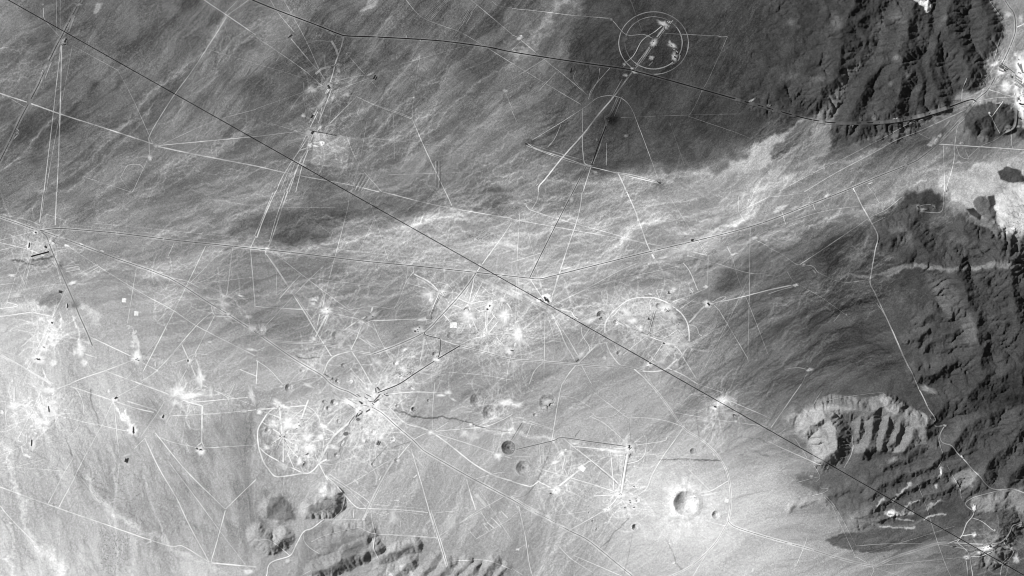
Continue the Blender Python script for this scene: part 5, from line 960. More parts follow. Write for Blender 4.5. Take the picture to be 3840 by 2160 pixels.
manyz(ZW, [([(-20, 175), (300, 155), (560, 130), (900, 100)], 5, 48), ([(945, 0), (900, 120), (850, 260), (820, 340)], 6, 46), ([(100, 200), (280, 265), (430, 320)], 4, 44), ([(110, 400), (250, 490), (430, 610)], 4, 46), ([(470, 640), (445, 350), (420, 130)], 6, 42), ([(478, 650), (600, 560), (725, 480)], 5, 34), ([(500, 640), (725, 475)], 1.2, -70), ([(485, 640), (600, 425)], 3, 24), ([(490, 640), (605, 425)], 1.2, -70),
           ([(490, 610), (700, 604), (900, 600)], 4, 30), ([(490, 604), (900, 598)], 1.0, -50), ([(470, 660), (380, 730), (280, 800)], 5, 30), ([(470, 668), (380, 738), (280, 806)], 1.8, -120), ([(470, 680), (420, 790), (370, 890)], 4, 20), ([(475, 690), (430, 790), (385, 890)], 1.2, -80), ([(488, 690), (490, 1130)], 6, 42), ([(478, 700), (484, 1130)], 1.2, -80), ([(500, 690), (600, 750), (700, 820)], 6, 44), ([(500, 700), (620, 770), (700, 830)], 1.2, -70),
           ([(500, 720), (640, 900), (780, 1060), (870, 1140)], 5, 36), ([(760, 1030), (885, 1145)], 1.6, -90), ([(510, 720), (640, 890), (720, 980)], 1.2, -60), ([(510, 720), (585, 870)], 1.4, -70), ([(60, 860), (200, 990), (450, 1130), (560, 1200), (690, 1250), (840, 1320)], 4.6, 48), ([(570, 960), (610, 1060), (640, 1130), (690, 1240)], 4, 44), ([(800, 1180), (860, 1310)], 4, 44), ([(1140, 1150), (1190, 980), (1220, 830), (1215, 740)], 3, 40),
           ([(1140, 1150), (1080, 1010), (1040, 880), (980, 760)], 2.4, 40), ([(1140, 1140), (1250, 920), (1420, 640), (1700, 400)], 8, 36), ([(1150, 480), (1280, 530), (1400, 590), (1420, 650)], 4, 42), ([(620, 710), (800, 740), (1000, 750), (1250, 720), (1340, 690)], 3, 40), ([(1060, 210), (1150, 350), (1130, 450)], 3, 40), ([(930, 110), (1060, 200)], 2.4, 36), ([(1140, 1150), (1250, 1370), (1300, 1449)], 3, 42), ([(1150, 1150), (1400, 1165), (1560, 1110), (1739, 1045)], 2.6, 36),
           ([(220, 990), (135, 1110)], 3, 36), ([(880, 600), (720, 610), (640, 710)], 3, 36), ([(1060, 240), (900, 400)], 2, 34), ([(850, 170), (640, 340)], 2, 38), ([(1190, 30), (1100, 200)], 1.6, 26), ([(1245, 60), (1180, 225)], 1.2, -60), ([(1440, 270), (1210, 560)], 3, 34), ([(1580, 600), (1710, 400)], 1.3, -50), ([(1575, 610), (1540, 760), (1500, 920)], 1.3, -40), ([(1290, 950), (1290, 1080)], 1.4, -50), ([(0, 1380), (290, 1080)], 1.6, 30), ([(1600, 740), (1550, 830)], 6, 44), ([(700, 620), (760, 720), (800, 740)], 2, 34),
           ([(780, 840), (850, 880)], 9, 54), ([(980, 800), (1080, 840), (1140, 940)], 1.6, 36), ([(1420, 650), (1340, 760), (1200, 860)], 4, 34), ([(860, 490), (790, 550)], 3, 36), ([(280, 330), (310, 280)], 2, 38), ([(1160, 1140), (1280, 1075)], 6, 36)])
many(2, 1, [([(520, 690), (600, 760), (680, 850), (760, 930), (830, 940)], 3, 40), ([(530, 690), (700, 800), (830, 930)], 2, 36), ([(555, 680), (700, 780), (850, 890), (840, 935)], 2.4, 36), ([(810, 1020), (890, 840), (970, 690), (1030, 590)], 6, 28), ([(825, 1010), (900, 850), (985, 690)], 1.8, 34), ([(840, 940), (1100, 950), (1300, 970)], 3.4, 38), ([(890, 910), (1260, 940)], 1.7, 28), ([(840, 940), (960, 990), (1050, 960), (1260, 985)], 1.7, 28),
            ([(500, 1025), (800, 1025)], 3, 44), ([(510, 1022), (420, 1090), (360, 1115), (300, 1220), (255, 1295), (110, 1350), (80, 1449)], 3.8, 46), ([(255, 1295), (170, 1220), (150, 1205), (80, 1170), (0, 1185)], 2.4, 44), ([(365, 1115), (360, 1170), (400, 1230), (480, 1280)], 2.2, 38), ([(310, 1215), (380, 1215)], 2, 36), ([(420, 1190), (500, 1150), (640, 1110), (780, 1080)], 2, 34), ([(780, 1080), (900, 1130), (1100, 1140), (1370, 1160)], 2.4, 38),
            ([(900, 1135), (890, 1230), (920, 1310)], 4, 34), ([(670, 840), (660, 910), (640, 960), (580, 1020)], 2, 36), ([(1170, 490), (1240, 720), (1300, 930), (1360, 1120), (1440, 1380)], 3.6, 34), ([(1320, 950), (1400, 1200), (1450, 1370)], 3, 34), ([(1300, 940), (1350, 1120)], 2, 32), ([(1380, 1150), (1640, 980), (1870, 850)], 2, 34), ([(1380, 1150), (1520, 1060), (1700, 960)], 3, 24), ([(1185, 420), (1330, 362), (1700, 325), (1840, 280), (1932, 230)], 3.2, 40),
            ([(1330, 360), (1332, 200), (1350, -10)], 3.2, 38), ([(1330, 365), (1450, 450), (1640, 600), (1800, 690), (1932, 732)], 5, 38), ([(1340, 360), (1450, 290)], 2.2, 36), ([(1340, 370), (1600, 450), (1800, 520), (1932, 562)], 2, 34), ([(950, 80), (1210, 60), (1440, 70)], 3, 38), ([(1180, 430), (1070, 560)], 2.4, 36), ([(650, 780), (750, 730), (1000, 580)], 2, 28), ([(1480, 1335), (1740, 1330), (1932, 1400)], 2.4, 38), ([(1590, 720), (1620, 830), (1660, 950)], 4, 34),
            ([(1700, 970), (1740, 1030)], 2.4, 32), ([(1660, 715), (1830, 670), (1932, 665)], 2, 34), ([(1660, 1170), (1932, 1010)], 3, 36), ([(1620, 1120), (1665, 1165)], 2, 36), ([(1650, 1100), (1690, 1145)], 2, 36), ([(1710, 1050), (1760, 1110)], 3, 30), ([(1740, 1040), (1800, 1090)], 3, 30), ([(1780, 1010), (1850, 1080)], 3, 30), ([(1850, 960), (1900, 1010)], 3, 30), ([(1660, 790), (1680, 790), (1760, 915), (1740, 930), (1650, 840), (1650, 810)], 1.6, 32), ([(1655, 830), (1740, 920)], 12, 14),
            ([(1090, 1030), (1090, 1080), (1060, 1050)], 2.4, 30), ([(880, 590), (960, 500), (1010, 450)], 1.8, -50), ([(740, 720), (770, 750)], 8, 24), ([(945, 690), (930, 725)], 4, 40), ([(1215, 685), (1190, 708)], 4, 46), ([(1110, 845), (1140, 845)], 4, 30), ([(1040, 878), (1080, 878)], 4, 24), ([(740, 945), (735, 1010)], 4, 40), ([(870, 980), (880, 1050), (900, 1130)], 1.8, 26), ([(1750, 900), (1932, 1180)], 1.6, 26), ([(340, 1449), (420, 1400)], 1.4, 30), ([(1360, 970), (1500, 960)], 1.8, 26),
            ([(1210, 55), (1120, 110), (1070, 150)], 1.6, 28), ([(1000, 170), (1120, 290), (1240, 330), (1320, 360)], 3, 36), ([(1050, 260), (1200, 310), (1310, 350)], 2, 30), ([(690, 400), (640, 480), (620, 520)], 1.4, -30), ([(960, 500), (1180, 430)], 1.4, -40), ([(990, 500), (1150, 440)], 1.2, -30), ([(960, 510), (1050, 550)], 1.2, -20), ([(750, 280), (800, 360)], 1.6, 20), ([(790, 310), (800, 360)], 1.0, -60), ([(1030, 1140), (1370, 1165)], 1.6, 30), ([(1830, 130), (1860, 20)], 2.2, 34)])
many(2, 2, [([(380, -10), (350, 120), (300, 430)], 3.4, 38), ([(300, 430), (270, 540), (230, 640), (190, 730)], 2.4, -26), ([(130, 280), (310, 340)], 2, 36), ([(95, 290), (0, 440)], 5, -30), ([(80, 285), (-10, 430)], 1.4, -70), ([(390, 410), (450, 460), (600, 580), (750, 700), (800, 750)], 4.4, 38), ([(420, 430), (640, 620), (800, 762)], 1.6, -40), ([(740, 460), (770, 800)], 3.4, 42), ([(878, 490), (850, 650), (822, 828)], 7, 40), ([(866, 490), (838, 650), (812, 828)], 1.2, -70), ([(890, 500), (862, 650), (832, 828)], 1.2, -60),
            ([(520, 640), (330, 790)], 7, 48), ([(450, 710), (650, 770), (770, 810)], 3, 40), ([(230, 645), (450, 710)], 3, 34), ([(190, 730), (310, 790)], 4, 44), ([(0, 735), (100, 765), (150, 770), (195, 738)], 4, 42), ([(430, 1105), (600, 1010), (700, 950), (760, 900), (790, 860)], 3.8, 42), ([(620, 845), (780, 835)], 3, 40), ([(900, 460), (1000, 390), (1012, 450), (1000, 530), (950, 580), (870, 600)], 2.4, 36),
            ([(900, 465), (1140, 430), (1170, 400), (1240, 395), (1285, 335)], 2.4, 38), ([(1290, 340), (1200, 460), (1130, 560), (1060, 680), (1030, 760), (1000, 810)], 3, 34), ([(1000, 800), (950, 840), (900, 850), (850, 840)], 2, 34), ([(1630, 730), (1500, 805), (1420, 820), (1360, 850)], 3, 40), ([(1330, 640), (1490, 800)], 1.7, 28), ([(1230, 215), (1430, 250), (1700, 290), (1932, 320)], 2, 32), ([(880, 255), (1000, 255), (1150, 275), (1290, 320)], 2.4, 36),
            ([(1460, 1290), (1365, 1449)], 3, 34), ([(1460, 1030), (1610, 1070)], 2, 30), ([(0, 870), (100, 840), (150, 790), (190, 735)], 1.8, -34), ([(50, 920), (100, 1150), (130, 1350), (155, 1449)], 3, 32), ([(-10, 852), (100, 925), (280, 1025), (400, 1082)], 4, 26), ([(-10, 842), (140, 930), (300, 1010)], 1.8, 30), ([(40, 1245), (110, 1210)], 2, 38), ([(360, 1230), (450, 1320), (640, 1440)], 2, 30), ([(460, 1290), (830, 1449)], 2, 32), ([(1600, 30), (1560, 110)], 2, 30), ([(1605, 30), (1650, 160)], 2, 34),
            ([(1640, 125), (1932, 250)], 2.2, 36), ([(1400, 0), (1600, 70), (1700, 130)], 2, 32), ([(880, 260), (640, 80), (560, 0)], 1.5, 26), ([(580, 240), (700, 300), (860, 440)], 1.6, 28), ([(560, 160), (640, 250), (760, 240), (830, 180)], 1.6, 28), ([(900, 480), (880, 260)], 1.4, -16), ([(210, 460), (215, 600)], 2, 22), ([(190, 460), (190, 590)], 2, 22), ([(240, 480), (238, 600)], 2, 22), ([(330, 590), (380, 520), (410, 490)], 5, 40), ([(680, 490), (840, 485)], 3, 44),
            ([(800, 520), (800, 660)], 2, -14), ([(450, 470), (680, 490)], 2.4, 44), ([(110, 400), (150, 295)], 2.2, 36), ([(0, 290), (90, 290), (310, 345)], 2, 32), ([(0, 550), (300, 540)], 1.6, 26), ([(570, 590), (770, 540), (880, 550)], 1.6, 26), ([(1060, 680), (1340, 560)], 1.2, -8), ([(520, 630), (585, 580)], 3, 38), ([(1360, 850), (1500, 830), (1545, 815)], 5, 22), ([(360, 90), (480, 110), (600, 180)], 1.6, 28), ([(400, 560), (380, 640)], 4, 34), ([(395, 640), (420, 695)], 3, 36),
            ([(1130, 1000), (1300, 1020)], 1.4, -16), ([(1820, 1390), (1810, 1420)], 7, 20), ([(380, 905), (400, 880)], 4, 30), ([(860, 1210), (870, 1180)], 8, 14), ([(905, 1130), (880, 1280), (840, 1449)], 1.6, -16), ([(1400, 1120), (1470, 1165)], 1.6, 24), ([(560, 20), (570, 130), (640, 10)], 2, -10), ([(330, 840), (400, 800), (620, 900)], 1.2, 20), ([(0, 1390), (80, 1440)], 1.8, 28), ([(0, 1000), (70, 950)], 2, 28), ([(280, 1000), (560, 960)], 1.4, 24)])
many(2, 3, [([(248, 0), (130, 170), (20, 330)], 2.6, 52), ([(780, 1370), (795, 1400), (770, 1460)], 3.4, 48), ([(780, 1375), (1000, 1449)], 2.4, 34), ([(295, 1150), (270, 1225), (215, 1360)], 1.8, 32), ([(420, 850), (480, 920), (550, 1070), (660, 1310)], 1.7, 34), ([(440, 850), (500, 920), (580, 1060), (660, 1215)], 1.7, 30), ([(660, 1220), (850, 1205), (1080, 1200), (1180, 1205)], 1.8, 38), ([(730, 1275), (1080, 1170), (1400, 1070)], 1.5, 30),
            ([(0, 430), (100, 480), (280, 560), (380, 605)], 3, 34), ([(1120, 750), (1190, 930), (1260, 1150), (1330, 1350), (1375, 1449)], 1.6, 40), ([(1270, 350), (1290, 470), (1310, 550), (1280, 620)], 1.5, 40), ([(1340, 610), (1400, 720), (1440, 790), (1450, 860)], 1.6, 50), ([(345, 615), (385, 690), (395, 780), (450, 790), (410, 820), (330, 840)], 1.6, 38), ([(1530, 1005), (1600, 1030), (1680, 1095)], 2.4, 60), ([(1460, 1140), (1550, 1125)], 2.4, 60),
            ([(1420, 1195), (1480, 1240), (1510, 1290), (1540, 1449)], 2.6, 56), ([(1290, 1205), (1400, 1225), (1480, 1240)], 2.6, 54), ([(1510, 1300), (1600, 1290), (1680, 1250)], 2, 54), ([(1490, 1330), (1502, 1449)], 2.4, 50), ([(1760, 1170), (1780, 1210), (1850, 1250)], 3.6, 60), ([(1850, 1250), (1810, 1320), (1760, 1360), (1745, 1440)], 2.6, 56), ([(800, 1370), (1100, 1340), (1500, 1300)], 1.4, 26), ([(570, 630), (620, 540), (640, 460)], 3, 50), ([(530, 465), (600, 455), (640, 490)], 1.6, 50), ([(640, 490), (630, 380)], 2, 60),
            ([(660, 1300), (740, 1345)], 1.6, 36), ([(340, 155), (370, 100), (400, 55)], 1.4, 28), ([(200, 410), (260, 500), (290, 555)], 1.8, 40), ([(380, 150), (500, 110), (820, 65), (880, 80)], 1.4, 32), ([(1210, 250), (1250, 310)], 2.6, 80), ([(1680, 1330), (1740, 1350), (1800, 1300)], 2, 56), ([(1850, 1330), (1932, 1310)], 1.8, 44), ([(1830, 1060), (1800, 1130), (1780, 1170)], 2.4, 60), ([(1430, 1170), (1350, 1200)], 2, 50), ([(0, 340), (60, 380), (130, 340)], 1.4, 30), ([(220, 740), (380, 700), (360, 740)], 1.5, 36)])
for q, w, d in TR:
    if d == 0: continue
    track(q, w, d, len(q) > 2)
# parallel scraped lines
for k in range(6):
    track(T(0, 1, [(1275 + k * 9, 135 + k * 5), (1390 + k * 12, 0 + k * 2)]), 1.6, 30, False)
for k in range(4):
    track(T(0, 1, [(1355 + k * 13, 1215), (1352 + k * 13, 1420)]), 1.4, -26 if k % 2 else 30, False)
for k in range(6):
    track(T(0, 1, [(800 + k * 12, 1310 + k * 6), (735 + k * 12, 1440)]), 1.5, 34 if k % 2 else -24, False)
for k in range(5):
    track(T(0, 1, [(1540 + k * 12, 165 + k * 4), (1600 + k * 9, 70 + k * 6)]), 1.4, 26, False)
for k in range(4):
    track(T(1, 0, [(500 - k, 560 + k * 14), (595 + k * 2, 545 + k * 13)]), 1.8, 34, False)
for k in range(9):
    track(T(2, 1, [(570 + k * 14, 60 + k * 7), (690 + k * 13, 150 + k * 6)]), 0.9, -26, False, None, 'plough_row')
for k in range(8):
    track(T(2, 1, [(625 + k * 14, 215 - k * 6), (715 + k * 13, 275 - k * 5)]), 0.9, -30, False, None, 'plough_row')
for k in range(7):
    track(T(2, 1, [(805 + k * 13, 490), (840 + k * 9, 415 + k * 3)]), 1.0, -24, False, None, 'plough_row')

# -- pads: bare graded ground round the drill sites and yards
def pad(x, y, rx, ry, d, ang=0.0, square=False, label=None, rough=0.28):
    LAYER[0] += 1; k = LAYER[0]
    na = 44
    A = np.linspace(0, 2 * math.pi, na, endpoint=False)
    rr_ = np.array([0.02, 0.42, 0.74, 0.98, 1.4])
    if square:
        q = 1.0 / np.maximum(np.abs(np.cos(A)), np.abs(np.sin(A))); rr_ = np.array([0.02, 0.5, 0.9, 1.0, 1.06]); jit = np.zeros(na)
    else:
        q = 0.92 + rough * 1.5 * fbm(np.cos(A) * 1.6 + k * 3.1, np.sin(A) * 1.6, 0.7, 3, 1200 + k) + 0.15 * fbm(np.cos(A) * 6 + k, np.sin(A) * 6, 0.7, 2, 1300 + k)
    R = rr_[:, None] * q[None, :]
    a = math.radians(ang)
    u = R * np.cos(A) * rx; v = R * np.sin(A) * ry
    px = x + u * math.cos(a) - v * math.sin(a); py = y + u * math.sin(a) + v * math.cos(a)
    z = zat(px, py) + np.array([0.6, 0.6, 0.55, 0.45, 0.1])[:, None] + 0.4 * bil(RELIEF, px, py) + 0.0016 * k
    g = gat(px, py)
    t = g + d * np.array([1, 0.95, 0.72, 0.4, 0] if not square else [1, 1, 0.9, 0.7, 0])[:, None] * (0.95 + 0.55 * fbm(px, py, 5, 3, 1400))
    t[-1] = g[-1]
    vv = np.stack([wx(px), wy(py), z], -1).reshape(-1, 3)
    i = np.arange(5 * na).reshape(5, na)
    f = np.stack([i[:-1], i[1:], np.roll(i, -1, 1)[1:], np.roll(i, -1, 1)[:-1]], -1).reshape(-1, 4)
    o = mesh_obj('graded_pad', vv, f, GRADED, None, albedo(np.clip(t, 12, 250)).ravel())
    o['kind'] = 'structure'
    if label: o['label'] = label
    return o
PADS = []
def pads(r, c, items):
    for it in items:
        x, y = T(r, c, [it[:2]])[0]
        pad(x, y, it[2] / 2.0125, it[3] / 2.0125, it[4] * 1.2, it[5] if len(it) > 5 else 0, it[6] if len(it) > 6 else False)
pads(1, 0, [(1025, 1255, 36, 46, 56), (600, 1195, 38, 44, 50), (635, 1290, 28, 24, 44), (285, 1260, 52, 34, 46, 15), (400, 1290, 26, 24, 40), (385, 980, 26, 20, 44), (85, 630, 34, 11, 60), (545, 685, 32, 14, 66, -25), (935, 817, 16, 16, 80, 4, True), (1027, 917, 16, 16, 72, 4, True), (213, 400, 16, 44, 70, 8), (500, 403, 22, 11, 90, 20), (610, 392, 20, 6, 84, 20),
            (768, 445, 15, 5, 84, 15), (265, 303, 24, 18, 60), (1425, 1275, 20, 24, 46), (1515, 1410, 32, 46, 50), (1870, 940, 32, 20, 40), (385, 378, 26, 16, 54, 30), (470, 345, 26, 8, 40, 20), (35, 172, 16, 5, 70, 15), (215, 243, 14, 4, 70, 20), (890, 485, 14, 5, 40, 20), (985, 530, 12, 4, 70, 20), (1215, 605, 16, 4, 56, 22), (1820, 785, 26, 6, 54, 10), (1690, 850, 44, 36, 22), (450, 645, 12, 16, 40), (505, 860, 10, 26, 50, 5),
            (120, 780, 30, 18, 30), (1265, 495, 12, 8, 34), (955, 130, 18, 10, 34), (1720, 920, 20, 12, 36), (20, 1020, 30, 30, 14), (560, 1215, 16, 26, 40), (1900, 1190, 44, 10, 44, 10), (1580, 1133, 16, 7, 36), (1170, 1300, 8, 16, 36), (330, 1180, 34, 26, 34), (1905, 1030, 36, 26, 36)])
pads(1, 1, [(535, 890, 48, 28, 74, -15), (440, 808, 26, 17, 58), (430, 842, 22, 15, 56), (466, 798, 10, 15, 52), (435, 1105, 28, 14, 60, 8), (795, 985, 28, 22, 46, -20), (880, 930, 56, 17, 42, -32), (1295, 770, 40, 38, 30), (1225, 1040, 46, 30, 60, -10), (1590, 935, 50, 40, 46), (1880, 930, 44, 54, 50), (1490, 1005, 26, 22, 60, 0, True), (1262, 960, 54, 13, 54, -12), (1760, 860, 30, 46, 42, 15), (1360, 1265, 24, 14, 52),
            (1405, 760, 36, 26, 46), (1320, 820, 20, 24, 50), (1445, 700, 12, 8, 40), (1720, 1080, 26, 24, 40), (1850, 810, 40, 20, 36, 25), (1120, 1190, 24, 14, 40, -25), (1520, 1130, 14, 9, 44), (1480, 130, 30, 18, 40), (85, 425, 20, 9, 60), (1650, 600, 14, 9, 44), (1690, 550, 16, 12, 40), (640, 1150, 36, 16, 40, -35), (770, 705, 14, 9, 24), (1185, 1245, 18, 10, 34), (910, 585, 7, 4, 34), (1110, 1340, 50, 20, 30, 15), (920, 1280, 40, 22, 34, 30), (640, 1090, 40, 30, 20), (1905, 1200, 36, 26, 50)])
pads(1, 2, [(262, 805, 26, 36, 56, -25, True), (205, 815, 24, 18, 70, -20), (275, 785, 20, 10, 66), (45, 1070, 40, 56, 44), (590, 970, 52, 22, 44, -15), (905, 970, 32, 26, 48), (970, 1030, 18, 24, 40), (1165, 890, 46, 38, 40), (1213, 740, 44, 18, 34, -50), (1463, 716, 20, 12, 70), (1472, 840, 40, 28, 84, 20), (1040, 1300, 28, 24, 56), (520, 1230, 38, 18, 34, -40), (1250, 1010, 50, 24, 34, -15), (1165, 1142, 64, 9, 36, 8),
            (1672, 470, 32, 10, 64, -20), (1680, 255, 18, 15, 50), (1235, 1310, 20, 34, 26, 35), (1310, 430, 34, 28, 16), (895, 440, 36, 6, 34, -8), (408, 576, 42, 5, 70, -14), (1830, 348, 20, 12, 44), (380, 118, 12, 8, 44), (235, 180, 9, 7, 30), (450, 60, 16, 24, 34), (1550, 215, 24, 18, 14, 0, True), (1140, 495, 50, 11, 26, -12), (880, 535, 26, 6, 28), (280, 900, 16, 22, 40), (1310, 680, 8, 5, 30), (1355, 745, 18, 18, 50), (1045, 770, 14, 9, 50), (1185, 765, 30, 14, 40),
            (620, 840, 16, 12, 34), (520, 910, 24, 14, 34), (700, 1250, 12, 16, 36), (1300, 1150, 40, 40, 18), (1010, 1080, 40, 12, 34), (1200, 930, 56, 30, 26, 30), (860, 900, 40, 20, 28, 40), (750, 1100, 30, 36, 24), (870, 1010, 26, 10, 34, 35), (100, 90, 14, 8, 40), (1730, 15, 44, 17, 22), (120, 935, 20, 10, 26), (235, 1060, 10, 14, 34), (1140, 1280, 30, 20, 22)])
pads(2, 0, [(1440, 92, 100, 20, 56, -10), (1340, 60, 52, 50, 46, 40), (1320, 140, 40, 24, 30), (1008, 355, 30, 32, 66), (1512, 505, 32, 30, 72), (310, 280, 52, 16, 50, 20), (200, 542, 36, 9, 54, 25), (240, 460, 28, 36, 46), (370, 50, 50, 22, 40), (400, 140, 40, 14, 44), (8, 215, 18, 15, 60), (485, 255, 12, 8, 46), (1880, 1415, 40, 20, 50), (390, 1320, 18, 14, 40), (1840, 205, 22, 14, 44), (100, 165, 44, 26, 36), (860, 115, 22, 16, 60), (820, 55, 6, 14, 60),
            (75, 1050, 14, 12, 44), (1125, 1195, 28, 7, 40, -30), (1225, 250, 24, 20, 40), (335, 350, 14, 11, 56), (265, 372, 14, 5, 50, 30), (475, 560, 5, 4, 60), (1900, 90, 20, 60, 46, -20), (950, 540, 36, 10, 26, -20), (1800, 160, 16, 8, 30), (235, 320, 14, 9, 40), (370, 205, 52, 50, 14), (1590, 50, 20, 40, 26)])
pads(2, 1, [(160, 145, 38, 28, 66), (205, 168, 50, 16, 60, 20), (25, 212, 22, 18, 66), (240, 300, 42, 38, 50), (130, 300, 44, 26, 46), (390, 400, 42, 30, 54), (590, 475, 36, 16, 50, 20), (75, 480, 24, 20, 58), (400, 480, 52, 40, 54), (330, 590, 22, 26, 58), (215, 620, 44, 22, 44, 30), (700, 140, 54, 20, 50, 32), (850, 215, 40, 24, 36), (510, 320, 36, 18, 50), (1450, 65, 32, 16, 56), (1395, 86, 40, 10, 60), (1490, 118, 30, 8, 50, 35), (1890, 140, 52, 24, 62, -10),
            (1580, 370, 40, 26, 40), (1830, 545, 32, 28, 54), (1040, 1020, 40, 46, 24), (900, 155, 26, 22, 34), (920, 145, 16, 14, 50), (830, 130, 46, 44, 12), (780, 200, 40, 20, 26, -40), (880, 60, 40, 40, 20), (940, 400, 20, 40, 20, 30), (815, 430, 12, 12, 60), (840, 370, 22, 14, 26), (800, 150, 30, 30, 10), (490, 400, 26, 20, 40), (310, 320, 34, 30, 46), (190, 20, 14, 9, 56), (390, 10, 40, 12, 50, 20), (1320, 365, 30, 20, 44), (640, 420, 60, 12, 36, -40), (300, 480, 20, 30, 36), (240, 1335, 18, 18, 36, 0), (1130, 700, 9, 9, 0),
            (1620, 300, 14, 12, 50), (1640, 395, 40, 30, 20), (830, 665, 26, 9, 26, 30), (1800, 980, 16, 30, 24, 35), (1480, 1060, 40, 40, 12), (1270, 1100, 20, 30, 18), (1725, 1055, 14, 9, 40), (1780, 1012, 7, 6, 50), (1620, 1118, 6, 5, 50), (1840, 970, 10, 8, 34), (1910, 925, 8, 8, 34), (810, 1020, 12, 9, 30)])
pads(2, 2, [(330, 798, 34, 32, 74), (530, 636, 24, 20, 66, 35, True), (885, 482, 36, 38, 44), (1580, 128, 58, 34, 66, -35), (1528, 178, 28, 18, 56), (820, 840, 40, 18, 40), (715, 945, 34, 18, 44, -30), (325, 592, 40, 14, 44, -20), (375, 525, 20, 20, 44, -45), (1620, 880, 16, 14, 36, 20, True), (1683, 279, 16, 4, 90), (45, 160, 44, 24, 46), (45, 1247, 14, 10, 60), (1222, 1350, 14, 5, 50, -30), (1190, 1203, 6, 5, 60), (125, 1225, 5, 16, 44), (40, 930, 5, 18, 44, -20), (1615, 230, 40, 24, 20),
            (1460, 270, 40, 16, 24), (1520, 300, 14, 20, 22), (15, 155, 20, 14, 60), (265, 130, 30, 22, 36), (240, 180, 20, 14, 30), (90, 285, 16, 9, 60), (680, 495, 22, 10, 46), (780, 505, 60, 12, 34, 8), (470, 450, 20, 8, 34), (1520, 530, 6, 14, 44, -25), (350, 690, 20, 10, 30), (640, 740, 18, 10, -14), (905, 805, 30, 18, -16), (1000, 392, 7, 6, 40), (360, 1080, 7, 9, 30), (885, 870, 40, 26, 10), (215, 945, 10, 6, 30)])
pads(2, 3, [(435, 633, 16, 7, 80), (325, 695, 12, 10, 60), (1542, 932, 14, 24, 130), (1545, 1130, 18, 18, 90, 30), (1640, 1228, 66, 24, 90, -10), (1490, 1303, 26, 16, 76), (1862, 1315, 26, 36, 96), (1735, 1345, 26, 14, 76), (1815, 1232, 48, 18, 84, 15), (1590, 1265, 24, 14, 70, -25), (380, 605, 14, 5, 90), (1325, 310, 14, 8, 90), (1450, 545, 18, 8, 110, 50), (205, 1365, 14, 14, 24), (1200, 40, 56, 26, 66, 25), (935, 570, 38, 20, 30, -20), (870, 1297, 8, 6, -40), (1230, 280, 16, 18, 50), (1900, 1060, 30, 14, 80), (1690, 1095, 9, 9, 70), (1400, 1222, 12, 6, -60)])
pads(0, 2, [(1140, 185, 48, 22, 104, 20), (1165, 205, 20, 22, 80), (1068, 328, 24, 40, 100, 30), (1205, 345, 38, 17, 100, 20), (1190, 330, 14, 20, 80), (1222, 435, 24, 34, 104), (1050, 442, 22, 18, 92, -20), (905, 520, 18, 10, 90), (855, 572, 20, 14, 60), (860, 1026, 20, 11, 50, -20), (60, 290, 26, 13, 80, -20), (1800, 765, 30, 9, 74, -30), (745, 152, 15, 13, 40, 20), (70, 275, 12, 9, 90), (845, 490, 14, 12, 70), (630, 1300, 16, 14, 34), (115, 1205, 12, 5, 40, -50), (1430, 690, 7, 5, 50), (1930, 800, 16, 10, 74), (640, 1055, 8, 10, 30), (850, 300, 26, 16, 16, -40), (920, 545, 30, 12, 66, 20), (190, 1395, 10, 4, 60, -50)])
pads(0, 1, [(410, 675, 48, 28, 56, -20), (685, 715, 24, 18, 50), (620, 530, 16, 22, 40), (580, 740, 12, 24, 44, 20), (355, 870, 18, 16, 50), (485, 962, 24, 10, 54, -45), (502, 1080, 18, 18, 120), (405, 1095, 18, 22, 80, 20), (910, 281, 16, 8, 60), (1880, 685, 20, 12, 40), (620, 495, 22, 14, 40), (550, 650, 26, 22, 34), (263, 270, 22, 18, 30), (1192, 736, 7, 7, 60), (1190, 770, 6, 6, 40), (570, 252, 26, 9, 36, 25), (865, 560, 30, 8, 40, -25), (1420, 318, 24, 4, 44), (1520, 326, 20, 4, 44), (1135, 280, 5, 14, 50), (1240, 305, 6, 5, 70), (265, 1330, 16, 12, 40), (445, 1100, 30, 6, 60, 15), (575, 945, 22, 11, 24), (1010, 862, 10, 8, 30), (30, 150, 16, 10, 24), (400, 1000, 26, 18, 34), (1875, 320, 16, 16, 24), (500, 770, 20, 60, 26, 25), (610, 630, 12, 6, 40)])
pads(0, 0, [(1130, 1192, 20, 20, 54), (1175, 1097, 16, 13, 40), (480, 312, 24, 26, 44, 20), (345, 500, 14, 34, 30, 25), (590, 35, 26, 14, 40), (325, 35, 9, 8, 40), (600, 232, 7, 7, 34), (125, 1000, 14, 12, 40), (715, 1335, 12, 8, 24)])
pads(0, 3, [(1240, 1070, 44, 22, 70, -40), (1215, 1095, 20, 16, 70), (1285, 1030, 14, 24, 60, 35), (1890, 510, 44, 66, 84), (1880, 625, 58, 54, 84), (1785, 660, 42, 42, 80, -20), (1895, 770, 40, 86, 90), (1745, 548, 34, 28, 60), (945, 903, 20, 8, 150, -8), (1700, 487, 36, 16, 90, -30), (1795, 120, 30, 22, 50), (1890, 150, 20, 26, 50), (1610, 645, 12, 14, 60), (1650, 860, 9, 8, 110), (765, 1385, 20, 5, 60, -20), (1790, 985, 34, 20, 70, -40), (1450, 1083, 16, 11, 54), (620, 948, 12, 16, 60), (785, 895, 16, 24, 26), (685, 900, 12, 26, 20), (1340, 940, 40, 8, 30, -50), (1720, 785, 20, 6, 60, -15), (1630, 450, 8, 8, 40), (1820, 820, 9, 6, 40), (40, 845, 14, 5, 60), (185, 875, 9, 4, 60), (1870, 960, 16, 10, 50)])
